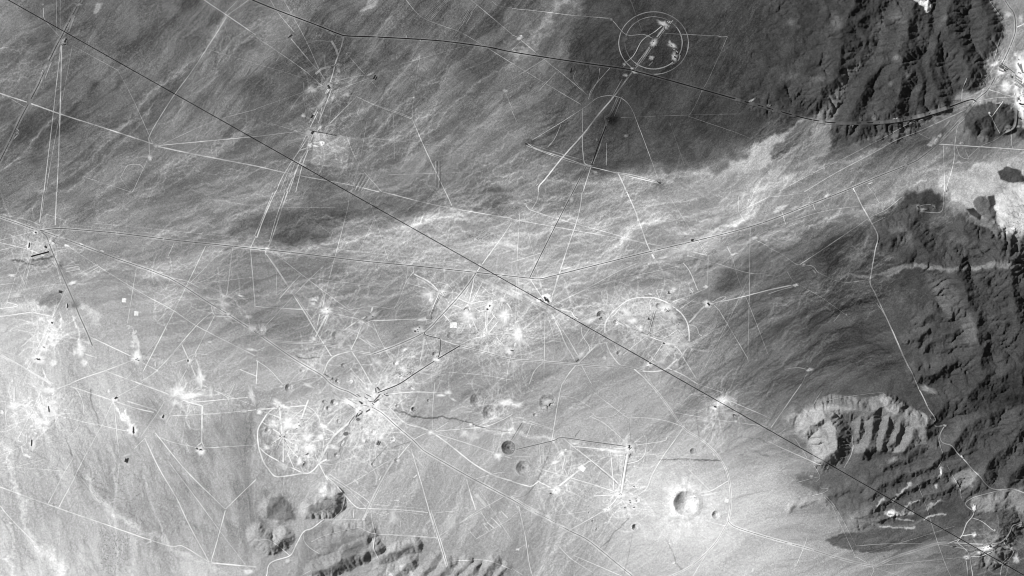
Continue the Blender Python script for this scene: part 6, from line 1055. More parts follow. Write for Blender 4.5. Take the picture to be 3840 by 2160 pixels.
pads(1, 3, [(90, 120, 50, 20, 50, -20), (60, 145, 24, 16, 50), (195, 120, 34, 10, 44, -20), (1118, 115, 18, 24, 54), (1240, 115, 15, 20, 54), (1160, 132, 32, 9, 70), (205, 703, 22, 12, 84, -10), (310, 1340, 26, 13, 76, -15), (268, 552, 14, 13, 50), (345, 600, 6, 18, 40, -40), (440, 30, 26, 12, 60, -25), (315, 78, 18, 8, 40, -20), (1000, 700, 18, 16, -14), (585, 922, 5, 5, 60), (860, 195, 6, 5, 30)])
for k in range(15):
    for (x0, y0, sl, dx) in ((480, 213, 0.098, 94.5), (478, 240, 0.103, 94)):
        x, y = T(1, 0, [(x0 + dx * k, y0 + sl * dx * k)])[0]
        pad(x, y, 3.2, 3.2, 24, 6, True)
for q in ([(725, 445), (825, 455), (920, 465), (1120, 487), (1222, 497), (1320, 508), (1420, 519), (1515, 530), (1605, 540), (1700, 550)], [(1118, 515), (1218, 527), (1320, 538), (1418, 550), (1510, 558), (1600, 567)]):
    for x, y in T(1, 1, q): pad(x, y, 3.2, 3.2, 22, 6, True)
for x, y in T(0, 3, [(90, 1440), (163, 1402), (250, 1358), (330, 1315), (420, 1270), (510, 1225), (592, 1183), (675, 1140), (765, 1092), (808, 1070), (852, 1048), (935, 1003), (1103, 912), (1190, 870)]): pad(x, y, 3.4, 3.0, 34, 20, True)

# ------------------------------------------------------------------ buildings, trailers, rigs
def plain(name, v, rough=0.7, noise_=0.15):
    m = bpy.data.materials.new(name); m.use_nodes = True
    n = m.node_tree; b = n.nodes['Principled BSDF']; b.inputs['Roughness'].default_value = rough; b.inputs['Specular IOR Level'].default_value = 0.15
    t = n.nodes.new('ShaderNodeTexNoise'); t.inputs['Scale'].default_value = 0.6; t.inputs['Detail'].default_value = 4
    g = n.nodes.new('ShaderNodeNewGeometry'); n.links.new(g.outputs['Position'], t.inputs['Vector'])
    r = n.nodes.new('ShaderNodeMapRange'); r.inputs['To Min'].default_value = v * (1 - noise_); r.inputs['To Max'].default_value = v * (1 + noise_)
    n.links.new(t.outputs['Fac'], r.inputs['Value']); n.links.new(r.outputs['Result'], b.inputs['Base Color'])
    return m
MAT = {'black': plain('tar_roof', 0.028), 'dark': plain('dark_roof', 0.085), 'grey': plain('weathered_roof', 0.16), 'pale': plain('pale_wall', 0.45), 'white': plain('white_paint', 0.75), 'steel': plain('dark_steel', 0.06, 0.45), 'pond': plain('pond_lining', 0.1, 0.35)}
def boxes(parts):               # parts: (x0, y0, z0, x1, y1, z1)
    v, f = [], []
    for (a, b, c, d, e, g) in parts:
        n = len(v)
        v += [(a, b, c), (d, b, c), (d, e, c), (a, e, c), (a, b, g), (d, b, g), (d, e, g), (a, e, g)]
        f += [(n, n + 3, n + 2, n + 1), (n + 4, n + 5, n + 6, n + 7), (n, n + 1, n + 5, n + 4), (n + 1, n + 2, n + 6, n + 5), (n + 2, n + 3, n + 7, n + 6), (n + 3, n, n + 4, n + 7)]
    return v, f
CACHE = {}
def cached(key, name, vf, mat):
    if key not in CACHE:
        o = mesh_obj(name, vf[0], vf[1], mat, None, None, False)
        CACHE[key] = o.data
        return o
    o = bpy.data.objects.new(name, CACHE[key]); col.objects.link(o); return o
def place(o, x, y, ang):
    o.location = (float(wx(x)), float(wy(y)), float(zat(np.array([x]), np.array([y]))[0]) + 0.8 + 0.0016 * LAYER[0] + 0.4 * float(bil(RELIEF, np.array([x]), np.array([y]))[0]))
    o.rotation_euler = (0, 0, math.radians(-ang))
def shed(x, y, l, w, ang, h, roof, label, group, name='shed', cat='building', wall='pale'):
    L, W = l * S / 2, w * S / 2                                # half length and half width in metres
    key = (round(L, 1), round(W, 1), h, roof, wall)
    o = cached(key + ('w',), name, boxes([(-L, -W, -8, L, W, h)]), MAT[wall]); place(o, x, y, ang); tag(o, label, cat, group)
    ov = 0.5; rz = h + min(3.0, W * 0.3)
    v = [(-L - ov, -W - ov, h - 0.1), (L + ov, -W - ov, h - 0.1), (L + ov, W + ov, h - 0.1), (-L - ov, W + ov, h - 0.1), (-L - ov, 0, rz), (L + ov, 0, rz), (-L - ov, -W - ov, h - 0.4), (L + ov, -W - ov, h - 0.4), (L + ov, W + ov, h - 0.4), (-L - ov, W + ov, h - 0.4)]
    f = [(0, 1, 5, 4), (2, 3, 4, 5), (6, 9, 8, 7), (0, 6, 7, 1), (1, 7, 8, 2), (2, 8, 9, 3), (3, 9, 6, 0), (0, 4, 3, 3), (1, 2, 5, 5)]
    key2 = key + ('r',)
    if key2 not in CACHE:
        me = bpy.data.meshes.new('roof'); me.from_pydata(v, [], [tuple(dict.fromkeys(q)) for q in f]); me.materials.append(MAT[roof]); me.update(); CACHE[key2] = me
    r = bpy.data.objects.new('roof', CACHE[key2]); col.objects.link(r); r.parent = o
    return o
def trailer(x, y, l, w, ang, label, group, roof='dark'):
    L, W = l * S / 2, w * S / 2
    key = (round(L, 1), round(W, 1), 'tr', roof)
    o = cached(key, 'trailer', boxes([(-L, -W, 0.7, L, W, 4.2), (L, -0.4, 0.7, L + 1.6, 0.4, 1.0)]), MAT[roof]); place(o, x, y, ang); tag(o, label, 'trailer', group)
    for s in (-1, 1):
        q = cached(key + ('whl',), 'wheel_set', boxes([(-1.2, -W - 0.05, -1.2, 1.2, -W + 0.35, 0.8), (-1.2, W - 0.35, -1.2, 1.2, W + 0.05, 0.8)]), MAT['steel'])
        q.parent = o; q.location = (s * L * 0.55, 0, 0)
    return o
def rig(x, y, h, label, group=None):                            # drill tower: four leaning legs, girts, crown block, floor
    e = bpy.data.objects.new('drill_rig', None); col.objects.link(e); place(e, x, y, 20); tag(e, label, 'drill rig', group)
    def bar(name, a, b, r):
        a, b = Vector(a), Vector(b); d = (b - a).normalized(); u = d.orthogonal().normalized() * r; w_ = d.cross(u)
        v = [a + u, a + w_, a - u, a - w_, b + u, b + w_, b - u, b - w_]
        mesh_obj(name, [tuple(q) for q in v], [(0, 1, 5, 4), (1, 2, 6, 5), (2, 3, 7, 6), (3, 0, 4, 7), (4, 5, 6, 7), (3, 2, 1, 0)], MAT['steel'], e, None, False)
    c = [(-1, -1), (1, -1), (1, 1), (-1, 1)]
    for k in range(4):
        p, q = c[k], c[(k + 1) % 4]
        bar('leg', (p[0] * 5, p[1] * 5, -3), (p[0] * 1.2, p[1] * 1.2, h), 0.45)
        for t in (0.2, 0.45, 0.7): 
            s = 5 - 3.8 * t; bar('girt', (p[0] * s, p[1] * s, h * t), (q[0] * s, q[1] * s, h * t), 0.25)
    v, f = boxes([(-8, -6, 0, 8, 6, 2.6)]); mesh_obj('drill_floor', v, f, MAT['dark'], e, None, False)
    v, f = boxes([(-1.6, -1.6, h - 0.5, 1.6, 1.6, h + 1.2)]); mesh_obj('crown_block', v, f, MAT['steel'], e, None, False)
    return e
def tank(x, y, r, label, group=None, mat='black'):
    n = 20; R = r * S
    v = [(R * math.cos(2 * math.pi * k / n), R * math.sin(2 * math.pi * k / n), -6) for k in range(n)] + [(p[0], p[1], 7) for p in [(R * math.cos(2 * math.pi * k / n), R * math.sin(2 * math.pi * k / n)) for k in range(n)]]
    f = [(k, (k + 1) % n, n + (k + 1) % n, n + k) for k in range(n)]
    o = mesh_obj('tank', v, f, MAT[mat], None, None, False); place(o, x, y, 0); tag(o, label, 'tank', group)
    v2 = [(R * 1.03 * math.cos(2 * math.pi * k / n), R * 1.03 * math.sin(2 * math.pi * k / n), 7) for k in range(n)] + [(0, 0, 7 + R * 0.18)]
    me = bpy.data.meshes.new('tank_roof'); me.from_pydata(v2, [], [(k, (k + 1) % n, n) for k in range(n)]); me.materials.append(MAT[mat]); r_ = bpy.data.objects.new('tank_roof', me); col.objects.link(r_); r_.parent = o
def basin(x, y, rx, ry, ang, label):                            # dark pond with an earth bank
    e = bpy.data.objects.new('pond', None); col.objects.link(e); place(e, x, y, ang); tag(e, label, 'pond')
    n = 36
    def loop(s, z): return [(rx * S * s * math.cos(2 * math.pi * k / n), ry * S * s * math.sin(2 * math.pi * k / n), z) for k in range(n)]
    v = loop(0.95, 0.4) + [(0, 0, 0.4)]
    me = bpy.data.meshes.new('water'); me.from_pydata(v, [], [(k, (k + 1) % n, n) for k in range(n)]); me.materials.append(MAT['pond']); o = bpy.data.objects.new('water', me); col.objects.link(o); o.parent = e
    b = loop(0.9, 0.0) + loop(1.0, 2.0) + loop(1.06, 2.0) + loop(1.2, -3.0)
    f = [(r * n + k, r * n + (k + 1) % n, (r + 1) * n + (k + 1) % n, (r + 1) * n + k) for r in range(3) for k in range(n)]
    px = x; g = float(gat(np.array([x]), np.array([y]))[0])
    mesh_obj('bank', b, [q[::-1] for q in f], GRADED, e, albedo(np.full(len(b), g + 6)))
def at(r, c, x, y): return T(r, c, [(x, y)])[0]
def zt(zz, x, y): return Z(*zz, [(x, y)])[0]

# the camp in the north-east
G1 = 'barracks of the camp'
for k in range(13):
    shed(*zt(ZC, 944 + k * 6.2, 278 + k * 10.5), 6.6, 1.5, -52, 5, 'grey', 'narrow barracks in the left column of the fan-shaped upper block of the camp', 'upper barracks of the camp', 'barracks')
for k in range(10):
    shed(*zt(ZC, 990 + k * 3.6, 290 + k * 15), 6.6, 1.5, -52, 5, 'grey', 'narrow barracks in the right column of the fan-shaped upper block of the camp', 'upper barracks of the camp', 'barracks')
for r in range(4):
    for k in range(7):
        shed(*zt(ZC, 905 + k * 17.5 - r * 3, 478 + k * 11 + r * 50 - (8 if r > 1 else 0)), 7.4, 1.7, -55, 5, 'dark' if (r + k) % 3 else 'grey', ('topmost', 'second', 'third', 'lowest')[r].join(('barracks in the ', ' of the four middle rows of the camp')), 'middle barracks of the camp', 'barracks')
for k in range(6):
    shed(*zt(ZC, 1030 + k * 13, 650 + k * 11 - 20), 15, 1.8, -48, 5, 'grey', 'long grey-roofed barracks on the south-eastern side of the middle rows', 'long barracks of the camp', 'barracks')
shed(*zt(ZC, 1030, 968), 19, 5.0, 6, 9, 'black', 'big black-roofed hall in the white southern yard of the camp', None, 'hall', 'hall', 'dark')
shed(*zt(ZC, 985, 955), 7, 4.0, 6, 7, 'black', 'short black wing at the left end of the big black hall', None, 'hall', 'hall', 'dark')
for k in range(3):
    shed(*zt(ZC, 958, 856 + k * 15), 7.5, 2.4, 4, 6, 'dark', 'dark warehouse by the western street of the camp', 'warehouses of the camp', 'warehouse', 'warehouse')
for k in range(5):
    shed(*zt(ZC, 638 + k * 13, 318 + k * 7), 2.4, 11, 22, 5, 'dark', 'dark long shed beside the street fork of the camp', 'sheds at the street fork', 'shed')
shed(*zt(ZC, 662, 400), 16, 5, 22, 8, 'grey', 'large grey shed below the row of dark sheds at the fork', None, 'hall', 'hall')
for k, (a, b) in enumerate([(705, 372), (722, 385), (740, 365), (758, 380), (732, 402), (748, 336), (768, 372), (716, 400)]):
    shed(*zt(ZC, a, b), 4.2, 3.0, 30 + 20 * (k % 3), 5, 'black', 'small black-roofed workshop clustered near the street fork', 'workshops of the camp', 'workshop', 'workshop', 'dark')
shed(*zt(ZC, 850, 508), 4, 7, 10, 6, 'black', 'black block beside the western street, upper camp', None, 'shed', 'shed', 'dark')
for k in range(4):
    shed(*zt(ZC, 812 + k * 11, 482 + k * 9), 2.0, 8, 15, 5, 'grey', 'grey shed in the row left of the black block', 'grey sheds of the camp', 'shed')
for k, (a, b) in enumerate([(985, 785), (1000, 815), (1035, 800), (1060, 780), (1045, 830), (990, 905), (1068, 890), (1055, 905), (1020, 1005), (1048, 1012), (965, 1090), (1050, 1080), (968, 830), (940, 910), (1030, 770), (1072, 850)]):
    shed(*zt(ZC, a, b), 3.4, 2.2, 8 + 80 * (k % 2), 5, 'dark', 'small dark hut scattered in the white southern yard', 'huts of the camp', 'hut', 'hut')
for k, (a, b) in enumerate([(965, 1190), (978, 1210), (990, 1200), (1003, 1222), (972, 1178), (960, 1210)]):
    shed(*zt(ZC, a, b), 3.6, 3.2, 40 * k, 5, 'black', 'black scrap heap shed at the foot of the white yard', 'yard-foot sheds', 'shed', 'shed', 'dark')
for k in range(6):
    shed(*zt(ZC, 752 + k * 12, 1335 + k * 6), 1.5, 14, 42, 4, 'grey', 'grey rack-like shed in the fenced square south of the dark hill', 'rack sheds', 'shed')
shed(*zt(ZC, 716, 1425), 13, 2.6, -42, 6, 'black', 'slender black shed below the fenced square of racks', None, 'shed', 'shed', 'dark')
for k, (a, b) in enumerate([(1035, 430), (1060, 530), (985, 440), (960, 432), (1000, 575), (955, 210)]):
    shed(*zt(ZC, a, b), 5, 3, 35, 6, 'dark', 'medium dark-roofed building along the diagonal camp street', 'street buildings of the camp', 'building')
for k, (a, b) in enumerate([(1278, 1040), (1225, 1068), (1240, 1060), (1218, 1086), (1262, 1062)]):
    shed(*at(0, 3, a, b), 5, 2.4, -45, 5, 'dark' if k == 0 else 'grey', 'flat shed on the pale depot pad beside the valley road', 'depot sheds', 'shed')
shed(*at(0, 3, 1450, 1083), 6, 4, 5, 5, 'grey', 'lone grey building in a fenced square by the straight white track', None, 'building')
# big dark things on the drill pads
D = [(0, 2, 1226, 434, 7, 6, 20, 'black building on the white star-shaped pad inside the two rings'), (0, 2, 1198, 345, 4, 3, 0, 'small black hut on the upper right pad inside the two rings'), (0, 2, 1062, 316, 3, 3, 0, 'tiny dark hut on the middle pad inside the two rings'),
     (0, 1, 891, 582, 17, 3.4, -60, 'long black shed standing alone on the northern fan'), (0, 1, 905, 590, 14, 1.2, -60, 'thin dark wall alongside the long black shed'), (0, 1, 262, 271, 13, 5, -35, 'black shed on a grey disc at the head of a twin track'), (0, 1, 250, 282, 8, 1.4, -35, 'thin black strip building beside the shed on the grey disc'), (0, 1, 548, 655, 12, 6, 60, 'dark bunker at the head of the fan of parallel tracks'),
     (0, 1, 420, 878, 14, 4, -60, 'dark narrow shed along the parallel tracks'), (0, 1, 424, 1000, 11, 7, -55, 'dark ragged building at the corner of the cleared square field'), (0, 1, 297, 1224, 5, 3, 20, 'small black hut on the diagonal line beside the parallel tracks'), (0, 1, 575, 505, 8, 3, 0, 'dark shed at the middle of the scraped arc'),
     (0, 0, 492, 305, 17, 4.5, -62, 'black shed at the north-western crossing of tracks'), (0, 0, 487, 335, 8, 4, -10, 'grey-black block just below the black shed at the north-western crossing'), (0, 2, 441, 532, 17, 2.4, -72, 'slender black streak of a building below the northern asphalt road'), (0, 2, 598, 1241, 6, 7, 20, 'black hut at the junction of the long white tracks'),
     (0, 2, 104, 1084, 8, 5, 10, 'dark bunker at the western end of the long white twin track'), (0, 2, 1110, 1380, 8, 4, 0, 'dark bunker at the eastern end of the long white twin track'), (0, 2, 727, 912, 6, 4, 30, 'dark hut in the middle of the dark burnt patch'),
     (1, 2, 1357, 362, 9, 6, -20, 'black flat-topped building beside the eastern valley road'), (1, 2, 1481, 845, 12, 6, 50, 'black hall on the white pad south of the valley road'), (1, 2, 250, 806, 5.5, 17, -25, 'left arm of the big black U-shaped roof on the white pad'), (1, 2, 268, 818, 5.5, 15, -25, 'right arm of the big black U-shaped roof on the white pad'), (1, 2, 213, 813, 4, 5, 40, 'small black hut on the white pad left of the U-shaped roof'),
     (1, 2, 1186, 766, 17, 2, 12, 'long thin black building on the pad north of the great ring road'), (1, 2, 1180, 756, 2, 9, 12, 'short black cross wing north of the great ring road'), (1, 2, 1037, 963, 14, 2, 12, 'long thin black building inside the great ring road'), (1, 2, 1028, 954, 2, 7, 12, 'short black cross wing inside the great ring road'),
     (1, 2, 486, 1265, 14, 8, -30, 'dark cluttered yard building at the foot of the western road fan'), (1, 2, 1040, 1293, 4, 5, 20, 'black hut on the white pad at the diagonal line inside the great ring'), (1, 2, 1142, 1140, 6, 5, 20, 'dark hut at the tip of the white triangle inside the great ring'),
     (1, 1, 1302, 946, 17, 12, 5, 'grey fenced yard building at the end of the twin black track'), (1, 1, 1762, 858, 2.4, 7, 15, 'dark upright shed among the northern craters'), (1, 1, 1930, 1195, 12, 2.4, 12, 'long thin black building at the eastern edge of the northern craters'), (1, 1, 880, 940, 6, 2.4, 10, 'small black shed at the end of the broad graded strip'),
     (1, 0, 216, 401, 2.4, 20, 8, 'slender black building on the white strip south of the western crossroads'), (1, 0, 265, 305, 5, 5, 30, 'dark hut on the pad at the western crossroads'), (1, 0, 395, 372, 8, 3.4, 30, 'black shed on the white yard east of the grey runway-like road'), (1, 0, 410, 382, 7, 2.4, 30, 'thin black shed below it on the same white yard'), (1, 0, 340, 413, 7, 7, 30, 'black building west of the grey runway-like road'),
     (1, 0, 453, 752, 10, 9, 10, 'black square bunker beside the darker field'), (1, 0, 505, 858, 3, 17, 5, 'pale-edged narrow building at the southern wash crossing'), (1, 0, 285, 1262, 12, 4, 20, 'row of black sheds seen as one on the pad west of the runway-like road'), (1, 0, 1026, 1266, 6, 2.4, 10, 'left of two black sheds on the white pad with mud plume'), (1, 0, 1042, 1270, 5, 3, 10, 'right of two black sheds on the white pad with mud plume'),
     (1, 0, 388, 986, 4, 6, 20, 'black hut on the small disc pad on the western plain'), (1, 0, 326, 1170, 7, 3, 15, 'black hut at the lower end of the dark double track'), (1, 0, 1415, 1272, 3, 8, 15, 'black hut on the small ring pad'), (2, 0, 1003, 343, 4, 20, 0, 'tall black slab building on the white splashed pad below the big circle'), (2, 0, 1003, 363, 6, 6, 45, 'black diamond-shaped hut at the foot of the tall black slab'),
     (2, 0, 1228, 245, 4, 14, 25, 'black leaning shed inside the big circle'), (2, 0, 870, 105, 10, 5, -40, 'dark wedge building at the head of the mud plume'), (2, 0, 1512, 495, 8, 5, 20, 'black cluster building on the white teardrop pad'), (2, 0, 1485, 488, 4, 6, 0, 'small black hut at the left of the white teardrop pad'), (2, 0, 945, 576, 6, 13, 15, 'dark flat building alone on the southern plain'), (2, 0, 957, 577, 1.6, 19, 15, 'thin black wall right of the dark flat building'),
     (2, 0, 364, 190, 2.2, 22, -6, 'black strip building pointing into the white-floored crater'), (2, 0, 233, 445, 2.2, 24, 3, 'black strip building above a white patch on the western plain'), (2, 2, 884, 482, 9, 3, 10, 'black long arm of the cross-shaped building on the drill pad'), (2, 2, 884, 470, 3, 11, 10, 'black short arm of the cross-shaped building on the drill pad'), (2, 2, 1531, 171, 9, 5, 10, 'black building on the white apron by the diagonal line'),
     (2, 1, 915, 441, 17, 5.5, -62, 'dark elongated yard roof beside the ploughed patch, left half'), (2, 1, 928, 448, 17, 2.4, -62, 'dark elongated yard roof beside the ploughed patch, right half'), (2, 3, 1402, 1221, 8, 3, -15, 'dark shed beside the road before the south-eastern camp'), (2, 3, 1770, 1358, 3, 3, 0, 'lone black hut at the diagonal line in the south-east'), (1, 3, 1118, 112, 3, 5, 10, 'black hut on the left pad of the dark knoll'), (1, 3, 1233, 116, 3, 5, 10, 'black hut on the right pad of the dark knoll'),
     (1, 3, 268, 556, 3, 3, 0, 'black hut on the small pad of the eastern fan'), (1, 3, 70, 103, 6, 3, 0, 'black shed on the pale yard beside the eastern valley road'), (2, 2, 290, 824, 6, 3, -30, 'dark shed at the foot of the white loading pad')]
for (r, c, x, y, l, w, a, lb) in D:
    shed(*at(r, c, x, y), l, w, a, 7, 'grey' if 'yard' in lb else 'black', lb, None, 'building', 'building', 'dark')
for k, (x, y) in enumerate([(888, 877), (890, 892), (918, 772), (850, 932), (918, 930)]):
    shed(*at(2, 2, x, y), 3.6, 2.6, 5, 6, 'black', 'black box with a pale wall on the plain west of the huge crater', 'black boxes west of the huge crater', 'box_hut', 'hut')
# round black tanks by the curving road
for (x, y, r, lb) in [(1200, 1050, 3.2, 'largest round black tank on the white pad by the curving road'), (1231, 1020, 2.0, 'black tank at the upper right of the white pad by the curving road'), (1216, 1038, 1.6, 'small black tank in the middle of the white pad by the curving road'), (1222, 1052, 1.4, 'smallest black tank at the lower right of the white pad by the curving road'), (1745, 884, 3.0, 'dark round tank among the northern craters')]:
    tank(*at(1, 1, x, y), r, lb)
basin(*zt(ZW, 1628, 612), 11, 7.6, -8, 'dark oval pond between the wheel of roads and the crossroads')
basin(*zt(ZX, 862, 1165), 8, 6, 0, 'dark grey round pond at the south of the crossroads yards')
basin(*zt(ZN, 1688 - 400, 575), 3.2, 3.2, 0, 'small black round sump among the northern craters')
# compounds ringed by trailers
def ring_of(cx, cy, r, n, label, group, l=3.2):
    for k in range(n):
        a = 2 * math.pi * k / n + 0.3
        trailer(cx + r * math.cos(a), cy + r * math.sin(a), l, 1.1, math.degrees(a) + 90, label, group)
ring_of(*at(1, 2, 1520, 448), 6.5, 8, 'dark trailer of the square compound south of the eastern valley road', 'compound trailers')
ring_of(*at(1, 1, 1720, 1082), 7.5, 7, 'dark trailer parked inside the round ring crater', 'ring crater trailers')
def park(z0, pts, l, w, ang, label, group, roof='black'):
    for k, (x, y) in enumerate(pts):
        trailer(*z0(x, y), l, w, ang + 25 * ((k * 7) % 3 - 1), label, group, roof)
park(lambda x, y: at(1, 1, x, y), [(1390, 755), (1402, 768), (1415, 762), (1424, 775), (1396, 780), (1385, 770), (1412, 790), (1430, 760)], 4, 1.6, 20, 'dark trailer in the crowded pad at the head of the twin black track', 'crowded pad trailers')
park(lambda x, y: at(1, 1, x, y), [(1292, 942), (1300, 942), (1308, 944), (1316, 946), (1296, 958), (1310, 958)], 2.6, 1.2, 60, 'small dark trailer in the grey fenced yard', 'fenced yard trailers')
park(lambda x, y: at(1, 2, x, y), [(1160, 885), (1172, 893), (1150, 890), (1166, 903), (1182, 882), (1156, 876), (1178, 903), (1190, 895)], 4.4, 1.6, 15, 'black trailer on the bright yard inside the great ring road', 'ring yard trailers')
park(lambda x, y: at(1, 2, x, y), [(1020, 1076), (1032, 1070), (1040, 1080), (1010, 1072), (1045, 1070)], 4, 1.6, 30, 'dark trailer at the hub inside the great ring road', 'ring hub trailers')
park(lambda x, y: at(1, 2, x, y), [(1352, 735), (1362, 745), (1348, 752), (1366, 755), (1345, 765)], 3.6, 1.6, 40, 'black trailer on the triangular yard north-east of the great ring road', 'triangle yard trailers')
park(lambda x, y: at(1, 2, x, y), [(1255, 1000), (1240, 1010), (1222, 995), (1262, 985)], 3, 1.4, 20, 'dark trailer on the pale yard inside the eastern ring road', 'eastern ring trailers')
park(lambda x, y: zt(ZW, x, y), [(775, 460), (788, 466), (795, 478), (770, 405), (740, 520), (725, 515), (735, 545), (830, 355), (850, 385), (715, 540)], 3.4, 1.6, 30, 'black trailer on the white pad in the top right of the wheel of roads', 'wheel pad trailers')
park(lambda x, y: zt(ZW, x, y), [(430, 650), (440, 660), (428, 664), (500, 655), (512, 662), (505, 672), (465, 630)], 3.2, 1.6, 30, 'black trailer at the hub of the wheel of roads', 'wheel hub trailers')
park(lambda x, y: zt(ZW, x, y), [(362, 420), (360, 433), (361, 446)], 2.4, 1.4, 0, 'black trailer in a column of three in the upper left of the wheel', 'wheel column trailers')
park(lambda x, y: zt(ZW, x, y), [(688, 815), (683, 875), (735, 938), (628, 918)], 2.4, 1.4, 20, 'lone black trailer on the south-eastern spokes of the wheel', 'spoke trailers')
park(lambda x, y: zt(ZW, x, y), [(830, 1322), (842, 1326), (427, 117), (220, 130)], 2.4, 1.6, 20, 'tiny black trailer at the rim of the wheel of roads', 'rim trailers')
park(lambda x, y: at(2, 2, x, y), [(812, 832), (826, 834), (818, 824)], 3, 1.4, 10, 'dark trailer at the lower end of the broad white strip', 'strip trailers')
park(lambda x, y: at(2, 2, x, y), [(890, 465), (900, 478), (876, 462), (905, 490), (868, 482)], 2.6, 1.4, 30, 'black trailer round the cross-shaped building', 'cross pad trailers')
park(lambda x, y: at(2, 2, x, y), [(700, 930), (720, 940), (735, 930), (712, 955), (770, 960), (785, 965), (705, 875), (725, 870)], 2.0, 1.2, 40, 'tiny dark trailer scattered on the pale plain west of the huge crater', 'plain trailers')
park(lambda x, y: at(2, 2, x, y), [(1432, 212), (1580, 245), (1610, 225), (1675, 228), (1690, 240), (1590, 232)], 2.8, 1.4, 20, 'dark trailer in the scarred ground below the white apron', 'scarred ground trailers')
park(lambda x, y: at(1, 0, x, y), [(268, 1255), (278, 1266), (294, 1258), (302, 1268), (260, 1264)], 3, 1.4, 20, 'black trailer beside the black sheds on the western plain', 'western plain trailers')
park(lambda x, y: at(1, 0, x, y), [(396, 368), (420, 376), (432, 386), (405, 392), (336, 400), (348, 418), (335, 378)], 2.6, 1.4, 30, 'black trailer near the western crossroads yards', 'western crossroads trailers')
park(lambda x, y: at(0, 1, x, y), [(615, 497), (630, 500), (640, 492), (436, 870), (412, 888)], 2.6, 1.3, 30, 'dark trailer along the northern fan tracks', 'northern fan trailers')
park(lambda x, y: at(2, 0, x, y), [(1478, 486), (1492, 494), (1505, 502), (1520, 490), (1526, 500)], 2.4, 1.2, 20, 'dark trailer on the white teardrop pad', 'teardrop trailers')
# crossroads yards: rows of sheds and stores
def row(p0, p1, n, l, w, ang, roof, label, group, name='store_shed'):
    for k in range(n):
        t = k / max(1, n - 1)
        shed(*zt(ZX, p0[0] + (p1[0] - p0[0]) * t, p0[1] + (p1[1] - p0[1]) * t), l, w, ang, 5, roof, label, group, name)
row((808, 1105), (845, 1035), 6, 3.4, 2.2, -62, 'black', 'black store shed on the left side of the street to the south-west', 'left street stores')
row((852, 1085), (945, 1010), 8, 3.6, 2.0, -45, 'black', 'black store shed on the right side of the street to the south-west', 'right street stores')
row((1045, 985), (1115, 945), 6, 2.2, 7, 25, 'dark', 'dark shed in the block just below the crossroads', 'lower crossroads block')
row((905, 965), (945, 980), 3, 4, 2.4, 20, 'black', 'black shed at the left of the block below the crossroads', 'left lower block')
row((1090, 745), (1200, 770), 8, 2.6, 2.0, 40, 'dark', 'small dark shed in the square right of the crossroads', 'right square sheds')
row((1180, 800), (1215, 830), 4, 3, 2.4, 30, 'dark', 'dark shed at the corner of the right square', 'right corner sheds')
row((1225, 740), (1340, 610), 5, 8, 1.6, -50, 'dark', 'long dark rack alongside the road to the north-east', 'long racks')
row((1240, 770), (1300, 720), 3, 7, 3.2, -55, 'dark', 'wide dark stack right of the long racks', 'wide stacks')
row((1070, 610), (1130, 640), 3, 9, 2.4, 30, 'dark', 'dark shed in the hatched yard north of the crossroads', 'hatched yard sheds')
row((1010, 660), (1060, 690), 3, 5, 2.4, 30, 'dark', 'dark shed in the lower hatched yard', 'lower hatched yard sheds')
row((1295, 440), (1340, 495), 3, 4.6, 4.0, 20, 'black', 'black block in the small yard above the black road', 'upper black blocks')
row((1255, 470), (1262, 540), 3, 2.2, 6, 5, 'dark', 'narrow dark shed left of the upper black blocks', 'narrow upper sheds')
row((645, 710), (710, 745), 5, 2.6, 1.3, 32, 'dark', 'small dark crate row on the pale parking ground, upper row', 'parking rows')
row((640, 820), (740, 905), 8, 3.0, 1.3, 38, 'dark', 'small dark crate row on the pale parking ground, lower row', 'lower parking rows')
row((755, 775), (830, 815), 5, 2.6, 1.4, 32, 'dark', 'small dark crate row on the pale parking ground, right row', 'right parking rows')
row((1405, 632), (1510, 568), 3, 4, 2.4, -20, 'black', 'black shed by the light track leaving eastward', 'eastern track sheds')
row((985, 840), (1085, 865), 6, 2.0, 1.6, 30, 'dark', 'dark hut in the open square at the crossroads', 'open square huts')
shed(*zt(ZX, 940, 798), 6, 5, -35, 7, 'black', 'black corner building at the crossroads', None, 'building', 'building', 'dark')
shed(*zt(ZX, 905, 770), 9, 5, 40, 5, 'dark', 'dark stacked yard behind the black corner building', None, 'building', 'building', 'dark')
shed(*zt(ZX, 1512, 625), 9, 4, 5, 5, 'dark', 'dark mound shed by the light track leaving eastward', None, 'building', 'building', 'dark')
shed(*zt(ZX, 870, 625), 17, 2, 32, 5, 'dark', 'long dark rack at the edge of the ploughed plot', None, 'rack', 'building', 'dark')
shed(*zt(ZX, 140, 165), 14, 3, 32, 5, 'dark', 'dark rack alone in the north-western plot', None, 'rack', 'building', 'dark')
shed(*zt(ZX, 265, 235), 3, 10, 35, 5, 'grey', 'grey strip building right of the rack in the north-western plot', None, 'rack', 'building')
